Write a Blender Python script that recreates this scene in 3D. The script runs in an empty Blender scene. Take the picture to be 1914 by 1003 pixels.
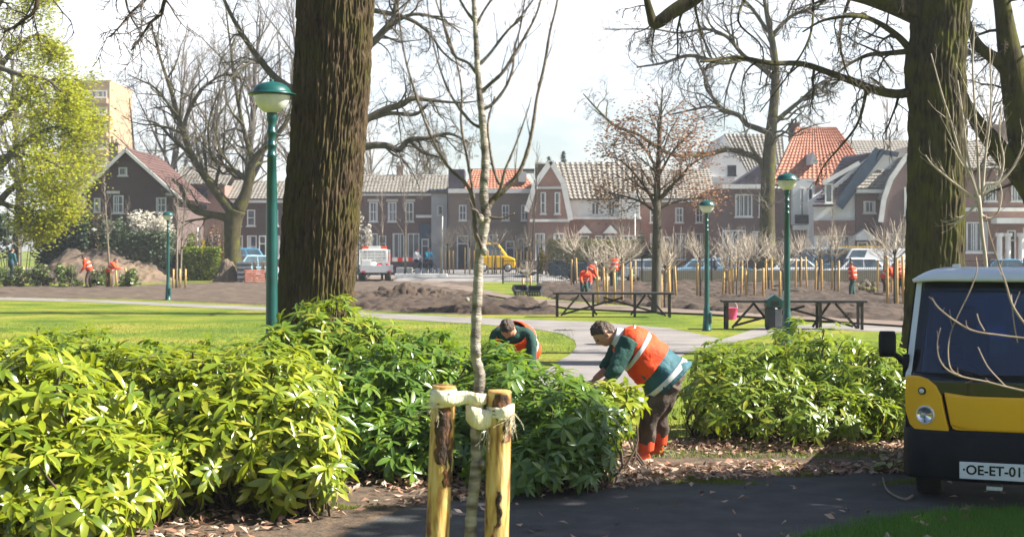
import bpy, math, random
from mathutils import Vector, Matrix, noise
V = Vector
PI = math.pi
rad = math.radians
scene = bpy.context.scene
COL = scene.collection

# ------------------------------------------------------------- camera
W, H, F, HC, HY, CX = 1914., 1003., 2658., 2.05, 468., 957.
cam_d = bpy.data.cameras.new('camera')
cam = bpy.data.objects.new('camera', cam_d)
COL.objects.link(cam)
cam.location = (0, 0, HC)
cam.rotation_euler = (rad(90), 0, 0)
cam_d.sensor_width = 36
cam_d.lens = F / W * 36
cam_d.shift_y = -(501.5 - HY) / W
cam_d.clip_start = .1
cam_d.clip_end = 6000
cam_d.dof.use_dof = True
cam_d.dof.focus_distance = 12.5
cam_d.dof.aperture_fstop = 5.6
scene.camera = cam

# ------------------------------------------------------------- sky and sun
SUN_AZ, SUN_EL = -3., 41.          # azimuth: degrees from +X (right) towards +Y (away)
sdir = V((math.cos(rad(SUN_EL)) * math.cos(rad(SUN_AZ)), math.cos(rad(SUN_EL)) * math.sin(rad(SUN_AZ)), math.sin(rad(SUN_EL))))
world = bpy.data.worlds.new('World')
scene.world = world
world.use_nodes = True
wn = world.node_tree.nodes
wl = world.node_tree.links
sky = wn.new('ShaderNodeTexSky')
sky.sky_type = 'NISHITA'
sky.sun_disc = False
sky.sun_elevation = rad(SUN_EL)
sky.sun_rotation = rad(90 - SUN_AZ)
sky.air_density = 1.0
sky.dust_density = 1.2
bg = wn['Background']
bg.inputs['Strength'].default_value = .05
tc = wn.new('ShaderNodeTexCoord')
mp = wn.new('ShaderNodeMapping')
mp.inputs['Scale'].default_value = (1, 1, 3.0)
nz = wn.new('ShaderNodeTexNoise')
nz.inputs['Scale'].default_value = 2.2
nz.inputs['Detail'].default_value = 7
nz.inputs['Roughness'].default_value = .58
rp = wn.new('ShaderNodeValToRGB')
rp.color_ramp.elements[0].position = .40
rp.color_ramp.elements[0].color = (.14, .15, .16, 1)
rp.color_ramp.elements[1].position = .62
mx = wn.new('ShaderNodeMixRGB')
mx.inputs['Color2'].default_value = (9.6, 9.8, 10.2, 1)      # thin bright cloud, thinning out overhead
wl.new(tc.outputs['Generated'], mp.inputs['Vector'])
wl.new(mp.outputs['Vector'], nz.inputs['Vector'])
wl.new(nz.outputs['Fac'], rp.inputs['Fac'])
sx = wn.new('ShaderNodeSeparateXYZ'); mr_ = wn.new('ShaderNodeMapRange'); mm = wn.new('ShaderNodeMath'); mm.operation = 'MULTIPLY'
mr_.inputs['From Min'].default_value = .17; mr_.inputs['From Max'].default_value = .34
mr_.inputs['To Min'].default_value = 1; mr_.inputs['To Max'].default_value = .0
wl.new(tc.outputs['Generated'], sx.inputs['Vector']); wl.new(sx.outputs['Z'], mr_.inputs['Value'])
my_ = wn.new('ShaderNodeMapRange'); my_.inputs['From Min'].default_value = -.35; my_.inputs['From Max'].default_value = .45
m2_ = wn.new('ShaderNodeMath'); m2_.operation = 'MULTIPLY'
wl.new(sx.outputs['Y'], my_.inputs['Value']); wl.new(rp.outputs['Color'], m2_.inputs[0]); wl.new(my_.outputs['Result'], m2_.inputs[1])
wl.new(m2_.outputs['Value'], mm.inputs[0]); wl.new(mr_.outputs['Result'], mm.inputs[1])
wl.new(mm.outputs['Value'], mx.inputs['Fac'])
wl.new(sky.outputs['Color'], mx.inputs['Color1'])
wl.new(mx.outputs['Color'], bg.inputs['Color'])

sun_d = bpy.data.lights.new('sun', 'SUN')
sun_d.energy = 5.0
sun_d.angle = rad(.53)
sun_d.color = (1, .95, .86)
sun = bpy.data.objects.new('sun', sun_d)
COL.objects.link(sun)
sun.rotation_euler = (-sdir).to_track_quat('-Z', 'Y').to_euler()

scene.view_settings.view_transform = 'Standard'
scene.view_settings.look = 'None'
scene.view_settings.exposure = 1.75
scene.view_settings.gamma = 1
scene.cycles.max_bounces = 8
scene.cycles.transparent_max_bounces = 12
scene.cycles.use_denoising = True

# ------------------------------------------------------------- helpers
def P(px, py, D):
    return V(((px - CX) / F * D, D, HC - (py - HY) / F * D))

def GD(py):
    return F * HC / (py - HY)

def GR(px, py):
    D = GD(py)
    return V(((px - CX) / F * D, D, 0))

def G(px, py):
    """ground point seen at a pixel; the street side is a little higher than the park"""
    D = GD(py); z = 0
    if py < 521.5:
        D = 97.5
        if 742 < px < 1030: z = .45
    return V(((px - CX) / F * D, D, z))

def tag(o, label=None, cat=None, group=None, kind=None):
    if label: o['label'] = label
    if cat: o['category'] = cat
    if group: o['group'] = group
    if kind: o['kind'] = kind
    return o

def thing(name, label, cat, loc=(0, 0, 0), group=None, rz=0):
    o = bpy.data.objects.new(name, None)
    COL.objects.link(o)
    o.empty_display_size = .2
    o.location = loc
    o.rotation_euler = (0, 0, rz)
    return tag(o, label, cat, group)

KIDS = {}
def copy_tree(o, loc=None, label=None, rz=None, sc=None, group=None, parent=None):
    c = o.copy()
    COL.objects.link(c)
    if parent is not None: c.parent = parent
    if loc is not None: c.location = loc
    if rz is not None: c.rotation_euler = (0, 0, rz)
    if sc is not None: c.scale = (sc, sc, sc) if not hasattr(sc, '__len__') else sc
    if label: c['label'] = label
    if group: c['group'] = group
    for ch in KIDS.get(o.name, []):
        copy_tree(ch, parent=c)
    KIDS[c.name] = [x for x in []]
    return c

def frame(d):
    d = d.normalized()
    a = V((0, 0, 1)) if abs(d.z) < .9 else V((1, 0, 0))
    u = d.cross(a).normalized()
    return u, u.cross(d).normalized()

class MB:
    def __init__(s):
        s.v = []; s.f = []; s.m = []; s.cur = 0
    def face(s, *pts):
        b = len(s.v)
        s.v.extend(V(p) for p in pts)
        s.f.append(tuple(range(b, b + len(pts)))); s.m.append(s.cur)
    def grid(s, rows, closed=False, capa=False, capb=False):
        b = len(s.v); n = len(rows[0])
        for r in rows: s.v.extend(r)
        for i in range(len(rows) - 1):
            for j in range(n if closed else n - 1):
                k = (j + 1) % n
                s.f.append((b + i * n + j, b + i * n + k, b + (i + 1) * n + k, b + (i + 1) * n + j)); s.m.append(s.cur)
        if capa: s.f.append(tuple(b + j for j in reversed(range(n)))); s.m.append(s.cur)
        if capb: s.f.append(tuple(b + (len(rows) - 1) * n + j for j in range(n))); s.m.append(s.cur)
    def tube(s, pts, rs, seg=8, cap=True):
        pts = [V(p) for p in pts]
        n = len(pts)
        if not hasattr(rs, '__len__'): rs = [rs] * n
        rows = []; u = None
        for i in range(n):
            d = pts[min(i + 1, n - 1)] - pts[max(i - 1, 0)]
            if d.length < 1e-9: d = V((0, 0, 1))
            d.normalize()
            if u is None: u, w = frame(d)
            else:
                u = u - d * u.dot(d)
                if u.length < 1e-6: u = frame(d)[0]
                u.normalize(); w = u.cross(d)
            r = rs[i]
            rows.append([pts[i] + u * (r * math.cos(2 * PI * k / seg)) - w * (r * math.sin(2 * PI * k / seg)) for k in range(seg)])
        s.grid(rows, True, cap, cap)
    def loft(s, rings, seg=16, cap=True):
        """rings: (centre, axis_u, axis_w, ru, rw)"""
        rows = []
        for c, u, w, ru, rw in rings:
            rows.append([V(c) + V(u) * (ru * math.cos(2 * PI * k / seg)) + V(w) * (rw * math.sin(2 * PI * k / seg)) for k in range(seg)])
        s.grid(rows, True, cap, cap)
    def lathe(s, c, prof, seg=20, cap=True):
        c = V(c)
        s.grid([[c + V((r * math.cos(2 * PI * k / seg), r * math.sin(2 * PI * k / seg), z)) for k in range(seg)] for r, z in prof], True, cap, cap)
    def box(s, c, size, rot=None):
        c = V(c); hx, hy, hz = size[0] / 2, size[1] / 2, size[2] / 2
        q = [V((x, y, z)) for z in (-hz, hz) for x, y in ((-hx, -hy), (hx, -hy), (hx, hy), (-hx, hy))]
        if rot is not None: q = [rot @ p for p in q]
        b = len(s.v); s.v.extend(c + p for p in q)
        for f in ((3, 2, 1, 0), (4, 5, 6, 7), (0, 1, 5, 4), (1, 2, 6, 5), (2, 3, 7, 6), (3, 0, 4, 7)):
            s.f.append(tuple(b + i for i in f)); s.m.append(s.cur)
    def bx(s, x0, x1, y0, y1, z0, z1):
        s.box(((x0 + x1) / 2, (y0 + y1) / 2, (z0 + z1) / 2), (x1 - x0, y1 - y0, z1 - z0))
    def bar(s, a, b, w, h):
        a = V(a); b = V(b); d = (b - a); u, q = frame(d)
        rot = Matrix((u, d.normalized(), q)).transposed()
        s.box((a + b) / 2, (w, d.length, h), rot)
    def prism(s, poly, depth):
        """poly: list of points (front outline, facing -depth); depth vector"""
        n = len(poly); b = len(s.v); depth = V(depth)
        s.v.extend(V(p) for p in poly); s.v.extend(V(p) + depth for p in poly)
        s.f.append(tuple(range(b, b + n))); s.f.append(tuple(b + n + i for i in reversed(range(n))))
        s.m += [s.cur] * 2
        for i in range(n):
            k = (i + 1) % n
            s.f.append((b + i, b + n + i, b + n + k, b + k)); s.m.append(s.cur)
    def sphere(s, c, r, seg=12, rings=8, sc=(1, 1, 1), fn=None):
        rows = []
        for i in range(rings + 1):
            t = PI * i / rings
            t = min(max(t, .02), PI - .02)
            row = []
            for k in range(seg):
                a = 2 * PI * k / seg
                n = V((math.sin(t) * math.cos(a), math.sin(t) * math.sin(a), math.cos(t)))
                q = V((n.x * sc[0], n.y * sc[1], n.z * sc[2])) * r
                if fn: q = fn(q, n)
                row.append(V(c) + q)
            rows.append(row)
        s.grid(rows[::-1], True, True, True)
    def build(s, name, mats, parent=None, smooth=False, world=False, bevel=0, fixn=False):
        me = bpy.data.meshes.new(name)
        off = V((0, 0, 0))
        if world and parent is not None:
            q = parent
            while q is not None:
                off += q.location; q = q.parent
        me.from_pydata([tuple(p - off) for p in s.v], [], s.f)
        if not hasattr(mats, '__len__'): mats = [mats]
        for m in mats: me.materials.append(m)
        if len(mats) > 1: me.polygons.foreach_set('material_index', s.m)
        if smooth: me.polygons.foreach_set('use_smooth', [True] * len(me.polygons))
        o = bpy.data.objects.new(name, me)
        COL.objects.link(o)
        if parent is not None:
            o.parent = parent
            KIDS.setdefault(parent.name, []).append(o)
        if bevel:
            b = o.modifiers.new('bevel', 'BEVEL'); b.width = bevel; b.segments = 2; b.limit_method = 'ANGLE'
        return o

def vox(o, size, it=4, fac=.5):
    m = o.modifiers.new('remesh', 'REMESH'); m.mode = 'VOXEL'; m.voxel_size = size; m.use_smooth_shade = True
    if it:
        k = o.modifiers.new('smooth', 'SMOOTH'); k.iterations = it; k.factor = fac
    return o

def cr(pts, per=6, extra=None):
    """Catmull-Rom through pts; every point may carry extra numbers (tuples)"""
    q = [tuple(p) for p in pts]
    q = [tuple(2 * a - b for a, b in zip(q[0], q[1]))] + q + [tuple(2 * a - b for a, b in zip(q[-1], q[-2]))]
    out = []
    for i in range(1, len(q) - 2):
        for k in range(per):
            t = k / per
            out.append(tuple(.5 * (2 * b + (c - a) * t + (2 * a - 5 * b + 4 * c - d) * t * t + (3 * b - a - 3 * c + d) * t ** 3)
                             for a, b, c, d in zip(q[i - 1], q[i], q[i + 1], q[i + 2])))
    out.append(q[-2])
    return out

def nz3(p, s=1., o=0.):
    return noise.noise(V((p[0] * s + o, p[1] * s - o, p[2] * s + 2 * o)))

# ------------------------------------------------------------- materials
def mat(name, c1, c2=None, scale=4., rough=.8, bump=0., bscale=None, metal=0., stretch=(1, 1, 1), lo=.35, hi=.65, spec=.4, detail=5., c3=None, objrand=0., coat=0., trans=0., island=0.):
    m = bpy.data.materials.new(name)
    m.use_nodes = True
    nt = m.node_tree; n = nt.nodes; l = nt.links
    b = n['Principled BSDF']
    b.inputs['Roughness'].default_value = rough
    b.inputs['Metallic'].default_value = metal
    b.inputs['Specular IOR Level'].default_value = spec
    b.inputs['Coat Weight'].default_value = coat
    b.inputs['Base Color'].default_value = (*c1, 1)
    if c2 is None and not bump: return m
    t = n.new('ShaderNodeTexCoord'); mpg = n.new('ShaderNodeMapping')
    mpg.inputs['Scale'].default_value = stretch
    l.new(t.outputs['Object'], mpg.inputs['Vector'])
    if c2 is not None:
        x = n.new('ShaderNodeTexNoise'); x.inputs['Scale'].default_value = scale; x.inputs['Detail'].default_value = detail
        l.new(mpg.outputs['Vector'], x.inputs['Vector'])
        r = n.new('ShaderNodeValToRGB')
        e = r.color_ramp.elements
        e[0].position = lo; e[0].color = (*c1, 1); e[1].position = hi; e[1].color = (*c2, 1)
        if c3:
            k = e.new(min(hi + .12, 1)); k.color = (*c3, 1)
        l.new(x.outputs['Fac'], r.inputs['Fac'])
        src = r.outputs['Color']
        if objrand or island:
            hs = n.new('ShaderNodeHueSaturation')
            if objrand: oi = n.new('ShaderNodeObjectInfo'); rs = oi.outputs['Random']
            else: oi = n.new('ShaderNodeNewGeometry'); rs = oi.outputs['Random Per Island']
            mr = n.new('ShaderNodeMapRange'); k = objrand or island
            mr.inputs['To Min'].default_value = 1 - k; mr.inputs['To Max'].default_value = 1 + k
            l.new(rs, mr.inputs['Value']); l.new(mr.outputs['Result'], hs.inputs['Value'])
            l.new(src, hs.inputs['Color']); src = hs.outputs['Color']
        l.new(src, b.inputs['Base Color'])
    if bump:
        y = n.new('ShaderNodeTexNoise'); y.inputs['Scale'].default_value = bscale or scale * 3; y.inputs['Detail'].default_value = 6
        l.new(mpg.outputs['Vector'], y.inputs['Vector'])
        bp = n.new('ShaderNodeBump'); bp.inputs['Strength'].default_value = min(bump, 1); bp.inputs['Distance'].default_value = .02 * max(bump, 1)
        l.new(y.outputs['Fac'], bp.inputs['Height']); l.new(bp.outputs['Normal'], b.inputs['Normal'])
    return m

def leafmat(name, cols, trans=.4, rough=.4, tcol=None, spec=.5, dead=None):
    """leaf: colour per leaf (mesh island) and light coming through the blade"""
    m = bpy.data.materials.new(name); m.use_nodes = True
    nt = m.node_tree; n = nt.nodes; l = nt.links
    b = n['Principled BSDF']; out = n['Material Output']
    g = n.new('ShaderNodeNewGeometry'); r = n.new('ShaderNodeValToRGB')
    e = r.color_ramp.elements
    e[0].position = 0; e[0].color = (*cols[0], 1); e[1].position = 1; e[1].color = (*cols[-1], 1)
    for i, c in enumerate(cols[1:-1]):
        k = e.new((i + 1) / (len(cols) - 1)); k.color = (*c, 1)
    l.new(g.outputs['Random Per Island'], r.inputs['Fac'])
    l.new(r.outputs['Color'], b.inputs['Base Color'])
    b.inputs['Roughness'].default_value = rough
    b.inputs['Specular IOR Level'].default_value = spec
    tr = n.new('ShaderNodeBsdfTranslucent')
    if tcol: tr.inputs['Color'].default_value = (*tcol, 1)
    else: l.new(r.outputs['Color'], tr.inputs['Color'])
    ms = n.new('ShaderNodeMixShader'); ms.inputs['Fac'].default_value = trans
    l.new(b.outputs['BSDF'], ms.inputs[1]); l.new(tr.outputs['BSDF'], ms.inputs[2])
    l.new(ms.outputs['Shader'], out.inputs['Surface'])
    return m

def brickmat(name, c1, c2, mortar, bw=.21, bh=.065, axis='XZ', ms=.012, bump=.4):
    m = bpy.data.materials.new(name); m.use_nodes = True
    nt = m.node_tree; n = nt.nodes; l = nt.links
    b = n['Principled BSDF']; b.inputs['Roughness'].default_value = .85
    t = n.new('ShaderNodeTexCoord'); s = n.new('ShaderNodeSeparateXYZ'); c = n.new('ShaderNodeCombineXYZ')
    l.new(t.outputs['Object'], s.inputs['Vector'])
    ad = n.new('ShaderNodeMath'); ad.operation = 'ADD'
    l.new(s.outputs['X'], ad.inputs[0]); l.new(s.outputs['Y'], ad.inputs[1])
    l.new(ad.outputs['Value'], c.inputs['X']); l.new(s.outputs['Z'], c.inputs['Y'])
    br = n.new('ShaderNodeTexBrick'); br.inputs['Scale'].default_value = 1
    br.inputs['Brick Width'].default_value = bw; br.inputs['Row Height'].default_value = bh; br.inputs['Mortar Size'].default_value = ms
    br.inputs['Color1'].default_value = (*c1, 1); br.inputs['Color2'].default_value = (*c2, 1); br.inputs['Mortar'].default_value = (*mortar, 1)
    l.new(c.outputs['Vector'], br.inputs['Vector'])
    x = n.new('ShaderNodeTexNoise'); x.inputs['Scale'].default_value = .7; x.inputs['Detail'].default_value = 5
    l.new(t.outputs['Object'], x.inputs['Vector'])
    mr = n.new('ShaderNodeMapRange'); mr.inputs['To Min'].default_value = .72; mr.inputs['To Max'].default_value = 1.25
    l.new(x.outputs['Fac'], mr.inputs['Value'])
    hs = n.new('ShaderNodeHueSaturation'); l.new(mr.outputs['Result'], hs.inputs['Value']); l.new(br.outputs['Color'], hs.inputs['Color'])
    l.new(hs.outputs['Color'], b.inputs['Base Color'])
    bp = n.new('ShaderNodeBump'); bp.inputs['Strength'].default_value = bump; bp.inputs['Distance'].default_value = .01
    l.new(br.outputs['Fac'], bp.inputs['Height']); bp.invert = True
    l.new(bp.outputs['Normal'], b.inputs['Normal'])
    return m

def tilemat(name, c1, c2, c3):
    return mat(name, c1, c2, scale=2.2, rough=.8, c3=c3, lo=.3, hi=.6, detail=9)

def glassmat(name, tint=(.55, .62, .66), refl=.25):
    """car or shop glass: dark see-through pane with a mirror sheen"""
    m = bpy.data.materials.new(name); m.use_nodes = True
    n = m.node_tree.nodes; l = m.node_tree.links
    out = n['Material Output']; n.remove(n['Principled BSDF'])
    tr = n.new('ShaderNodeBsdfTransparent'); tr.inputs['Color'].default_value = (*tint, 1)
    gl = n.new('ShaderNodeBsdfGlossy'); gl.inputs['Roughness'].default_value = .03
    fr = n.new('ShaderNodeFresnel'); fr.inputs['IOR'].default_value = 1.5
    ma = n.new('ShaderNodeMath'); ma.operation = 'ADD'; ma.inputs[1].default_value = refl; ma.use_clamp = True
    ms = n.new('ShaderNodeMixShader')
    l.new(fr.outputs['Fac'], ma.inputs[0]); l.new(ma.outputs['Value'], ms.inputs['Fac'])
    l.new(tr.outputs['BSDF'], ms.inputs[1]); l.new(gl.outputs['BSDF'], ms.inputs[2]); l.new(ms.outputs['Shader'], out.inputs['Surface'])
    return m

MT = {}
MT['white'] = mat('white_paint', (.78, .77, .73), (.62, .6, .56), scale=1.2, rough=.55)
MT['cream'] = mat('cream_paint', (.62, .56, .44), (.5, .45, .36), scale=1.2, rough=.6)
MT['pane'] = mat('window_pane', (.03, .04, .05), (.12, .14, .16), scale=.9, rough=.08, spec=.8)
MT['curtain'] = mat('net_curtain', (.45, .45, .44), (.6, .6, .58), scale=6, stretch=(6, 6, .3), rough=.5)
MT['dark'] = mat('dark_paint', (.02, .024, .03), (.035, .04, .045), scale=3, rough=.45)
MT['black'] = mat('black_rubber', (.012, .012, .013), (.02, .02, .021), scale=6, rough=.8)
MT['bark'] = mat('grey_bark', (.055, .048, .036), (.105, .09, .066), scale=6, rough=.95, bump=1, bscale=20, stretch=(1, 1, .25), c3=(.09, .1, .04))
MT['twig'] = mat('brown_twig', (.075, .06, .05), (.13, .105, .085), scale=3, rough=.9)
MT['paletwig'] = mat('pale_twig', (.32, .26, .2), (.46, .4, .32), scale=3, rough=.85)
MT['timber'] = mat('peeled_timber', (.62, .42, .17), (.5, .3, .1), scale=5, stretch=(1, 1, .25), rough=.8, bump=.5, bscale=30)
MT['lampgreen'] = mat('green_lamp_paint', (.005, .05, .047), (.008, .072, .065), scale=4, rough=.32, spec=.5)
MT['orange'] = mat('orange_cloth', (.82, .075, .008), (.7, .05, .006), scale=9, rough=.75, bump=.6, bscale=22)
MT['reflective'] = mat('silver_reflective_tape', (.5, .5, .5), (.62, .62, .6), scale=12, rough=.4)
MT['greencloth'] = mat('dark_green_cloth', (.012, .05, .04), (.02, .075, .06), scale=9, rough=.85, bump=.6, bscale=22)
MT['skin'] = mat('skin', (.5, .27, .18), (.42, .2, .13), scale=14, rough=.5)
MT['hair'] = mat('brown_hair', (.03, .018, .012), (.075, .045, .028), scale=22, rough=.5, bump=1, bscale=60)
# ------------------------------------------------------------- ground, paths, beds
def inside(p, poly):
    c = False; n = len(poly); x, y = p
    for i in range(n):
        x1, y1 = poly[i]; x2, y2 = poly[i - 1]
        if (y1 > y) != (y2 > y) and x < (x2 - x1) * (y - y1) / (y2 - y1) + x1: c = not c
    return c

def grassmat(name, a, b, c, fine=9.):
    m = bpy.data.materials.new(name); m.use_nodes = True
    n = m.node_tree.nodes; l = m.node_tree.links; bs = n['Principled BSDF']
    bs.inputs['Roughness'].default_value = .85; bs.inputs['Specular IOR Level'].default_value = .15
    t = n.new('ShaderNodeTexCoord')
    x = n.new('ShaderNodeTexNoise'); x.inputs['Scale'].default_value = .35; x.inputs['Detail'].default_value = 8; x.inputs['Roughness'].default_value = .65
    y = n.new('ShaderNodeTexNoise'); y.inputs['Scale'].default_value = fine; y.inputs['Detail'].default_value = 4
    l.new(t.outputs['Object'], x.inputs['Vector']); l.new(t.outputs['Object'], y.inputs['Vector'])
    r = n.new('ShaderNodeValToRGB'); e = r.color_ramp.elements
    e[0].position = .38; e[0].color = (*a, 1); e[1].position = .5; e[1].color = (*b, 1); k = e.new(.64); k.color = (*c, 1)
    l.new(x.outputs['Fac'], r.inputs['Fac'])
    mr = n.new('ShaderNodeMapRange'); mr.inputs['From Min'].default_value = .3; mr.inputs['From Max'].default_value = .7
    mr.inputs['To Min'].default_value = .65; mr.inputs['To Max'].default_value = 1.3
    l.new(y.outputs['Fac'], mr.inputs['Value'])
    hs = n.new('ShaderNodeHueSaturation'); l.new(mr.outputs['Result'], hs.inputs['Value']); l.new(r.outputs['Color'], hs.inputs['Color'])
    l.new(hs.outputs['Color'], bs.inputs['Base Color'])
    bp = n.new('ShaderNodeBump'); bp.inputs['Strength'].default_value = .8; bp.inputs['Distance'].default_value = .05
    l.new(y.outputs['Fac'], bp.inputs['Height']); l.new(bp.outputs['Normal'], bs.inputs['Normal'])
    return m

MT['grass'] = grassmat('lawn_grass', (.06,.1,.008), (.12,.155,.011), (.21,.19,.03))
MT['soil'] = mat('bare_soil', (.05,.034,.023), (.1,.07,.046), scale=1.6, rough=.95, bump=1, bscale=9, detail=8, c3=(.17,.13,.1))
MT['soildark'] = mat('dug_dark_soil', (.026, .017, .011), (.068, .044, .029), scale=2.2, rough=.95, bump=1, bscale=11, detail=8)
MT['gravel'] = mat('pale_path', (.15,.137,.128), (.21,.19,.178), scale=.8, rough=.9, bump=.5, bscale=30, detail=9)
MT['track'] = mat('earth_track', (.12,.087,.065), (.17,.127,.098), scale=.6, rough=.95, bump=.8, bscale=8, detail=9)
MT['asphalt'] = mat('asphalt', (.04, .039, .039), (.068, .066, .064), scale=3.5, rough=.85, bump=.6, bscale=60, detail=10, c3=(.11, .105, .1))
MT['paving'] = mat('street_paving', (.15,.14,.135), (.2,.19,.18), scale=.7, rough=.9, detail=8)
MT['mulch'] = mat('leaf_mulch', (.05, .035, .024), (.12, .08, .05), scale=6, rough=.95, bump=1, bscale=25, detail=8)

g = MB(); g.face((-2500, -60, 0), (2500, -60, 0), (2500, 4500, 0), (-2500, 4500, 0))
tag(g.build('ground', MT['grass']), kind='structure')

def dense(pix, step=12):
    out = []
    for i, a in enumerate(pix):
        b = pix[(i + 1) % len(pix)]
        k = max(1, int(max(abs(a[0] - b[0]) / (step * 6), abs(a[1] - b[1]) / step)))
        for j in range(k):
            out.append((a[0] + (b[0] - a[0]) * j / k, a[1] + (b[1] - a[1]) * j / k))
    return out

def sheet(name, pix, z, m, jit=0.03, seed=1):
    """flat sheet on the ground whose outline is given where it shows in the photo, edge slightly ragged"""
    import bmesh
    rr = random.Random(seed)
    pts = []
    for a in dense(pix):
        q = GR(*a); q.z = z
        k = jit * (1 + q.y * .03)
        pts.append(q + V((rr.uniform(-k, k), rr.uniform(-k, k) * 2, 0)))
    bm = bmesh.new()
    bm.faces.new([bm.verts.new(p) for p in pts])
    bmesh.ops.triangulate(bm, faces=bm.faces[:])
    bmesh.ops.recalc_face_normals(bm, faces=bm.faces[:])
    for f in bm.faces:
        if f.normal.z < 0: f.normal_flip()
    me = bpy.data.meshes.new(name); bm.to_mesh(me); bm.free(); me.materials.append(m)
    o = bpy.data.objects.new(name, me); COL.objects.link(o)
    return tag(o, kind='structure')

def bed(name, pix, cell, amp, scale, m, z=.012, ridge=0, seed=0., edge=.6):
    """dug earth: a lumpy sheet inside the outline"""
    poly = [(q.x, q.y) for q in (GR(*a) for a in dense(pix))]
    xs = [p[0] for p in poly]; ys = [p[1] for p in poly]
    x0, x1, y0, y1 = min(xs), max(xs), min(ys), max(ys)
    nx = int((x1 - x0) / cell) + 2; ny = int((y1 - y0) / cell) + 2
    b = MB(); idx = {}
    def vid(i, j):
        if (i, j) not in idx:
            x = x0 + i * cell; y = y0 + j * cell
            p = (x, y, seed)
            h = amp * (max(0, nz3(p, scale) + .25) + .55 * nz3(p, scale * 2.7) + .45 * abs(nz3(p, scale * 5.1)) + .3 * nz3(p, 5.5))
            h += ridge * max(0, nz3((x * .25, y, seed), .9))
            idx[(i, j)] = len(b.v); b.v.append(V((x + cell * .3 * nz3(p, 3, 5), y + cell * .3 * nz3(p, 3, 9), z + max(0, h))))
        return idx[(i, j)]
    for j in range(ny):
        for i in range(nx):
            if inside((x0 + (i + .5) * cell, y0 + (j + .5) * cell), poly):
                b.f.append((vid(i, j), vid(i + 1, j), vid(i + 1, j + 1), vid(i, j + 1))); b.m.append(0)
    cnt = [0] * len(b.v)
    for f in b.f:
        for i in f: cnt[i] += 1
    for i, c in enumerate(cnt):
        if c < 4: b.v[i].z = .002
    return tag(b.build(name, m, smooth=True), kind='structure')

# street with pavements in front of the houses
sheet('street', [(-500, 500.5), (2400, 500.5), (2400, 528), (1000, 528), (940, 522), (-500, 519)], .006, MT['paving'])
# earth band behind the lawn
bed('bare_soil', [(-150, 537), (260, 534), (420, 528), (660, 522), (740, 526), (830, 522), (900, 520), (900, 590), (700, 581), (520, 571), (250, 559), (-150, 553)], .3, .07, .7, MT['soil'], ridge=.03)
sheet('earth_track', [(640, 524), (735, 524), (800, 534), (905, 552), (990, 566), (1060, 578), (1330, 590), (1700, 612), (1700, 604), (1400, 588), (1100, 570), (960, 556), (870, 536), (800, 524), (735, 518), (640, 518)], .06, MT['track'])
bed('ploughed_soil', [(650, 553), (760, 549), (900, 558), (1010, 574), (1052, 588), (900, 588), (700, 580), (640, 575)], .13, .24, .9, MT['soildark'], z=.02, ridge=.12, seed=3.)
bed('planting_bed', [(1000, 533), (1240, 531), (1700, 532), (1900, 534), (1900, 604), (1700, 603), (1450, 594), (1250, 576), (1120, 566), (1040, 560), (1000, 550)], .15, .22, .8, MT['soildark'], z=.02, ridge=.05, seed=7.)
# pale footpath: across behind the lawn, widening to the bend behind the bushes
sheet('footpath', [(-200, 551), (150, 559), (320, 566), (520, 575), (700, 585), (900, 594), (1100, 601), (1250, 613), (1345, 632), (1330, 646), (1280, 660), (1240, 690), (1180, 760), (900, 760), (1010, 700), (1062, 664), (1078, 648), (1074, 636), (1050, 624), (1000, 615), (900, 606), (700, 594), (520, 582), (320, 572), (150, 564), (-200, 556)], .008, MT['gravel'], .015)
sheet('side_path', [(1330, 640), (1420, 612), (1560, 604), (1950, 612), (1950, 640), (1700, 622), (1560, 616), (1450, 622), (1370, 640)], .006, MT['gravel'], .015, 4)
# near asphalt path and the bed in front of it
sheet('mulch_bed', [(-300, 1040), (-300, 812), (500, 800), (1140, 818), (1700, 822), (2300, 826), (2300, 884), (1730, 886), (1480, 896), (1300, 906), (1150, 918), (980, 936), (860, 950), (760, 966), (700, 985), (660, 1016), (630, 1064), (380, 1090), (-300, 1090)], .006, MT['mulch'], .03, 5)
sheet('asphalt_path', [(600, 1060), (640, 1010), (690, 975), (770, 950), (860, 936), (980, 924), (1150, 912), (1300, 902), (1480, 892), (1730, 884), (2400, 880), (2400, 952), (1800, 954), (1640, 972), (1500, 1006), (1380, 1060)], .010, MT['asphalt'], .04, 6)

# the street lies a little higher than the park in the middle
b = MB(); rows = []
for D, z in ((92.6, -.05), (93.4, .22), (94.2, .40), (96, .45), (104, .5), (123, .55)):
    row = []
    for i in range(31):
        px = 738 + (1062 - 738) * i / 30; e = min(1, max(0, (1062 - px) / 50)) * min(1, max(0, (px - 736) / 6))
        row.append(V(((px - CX) / F * 97 * (1 + (D - 97) * .006), D, z * e + .02 * nz3((px * .1, D, 0), .9) * (D < 95))))
    rows.append(row)
b.grid(rows); tag(b.build('street_verge', MT['paving'], None, True), kind='structure')
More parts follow.
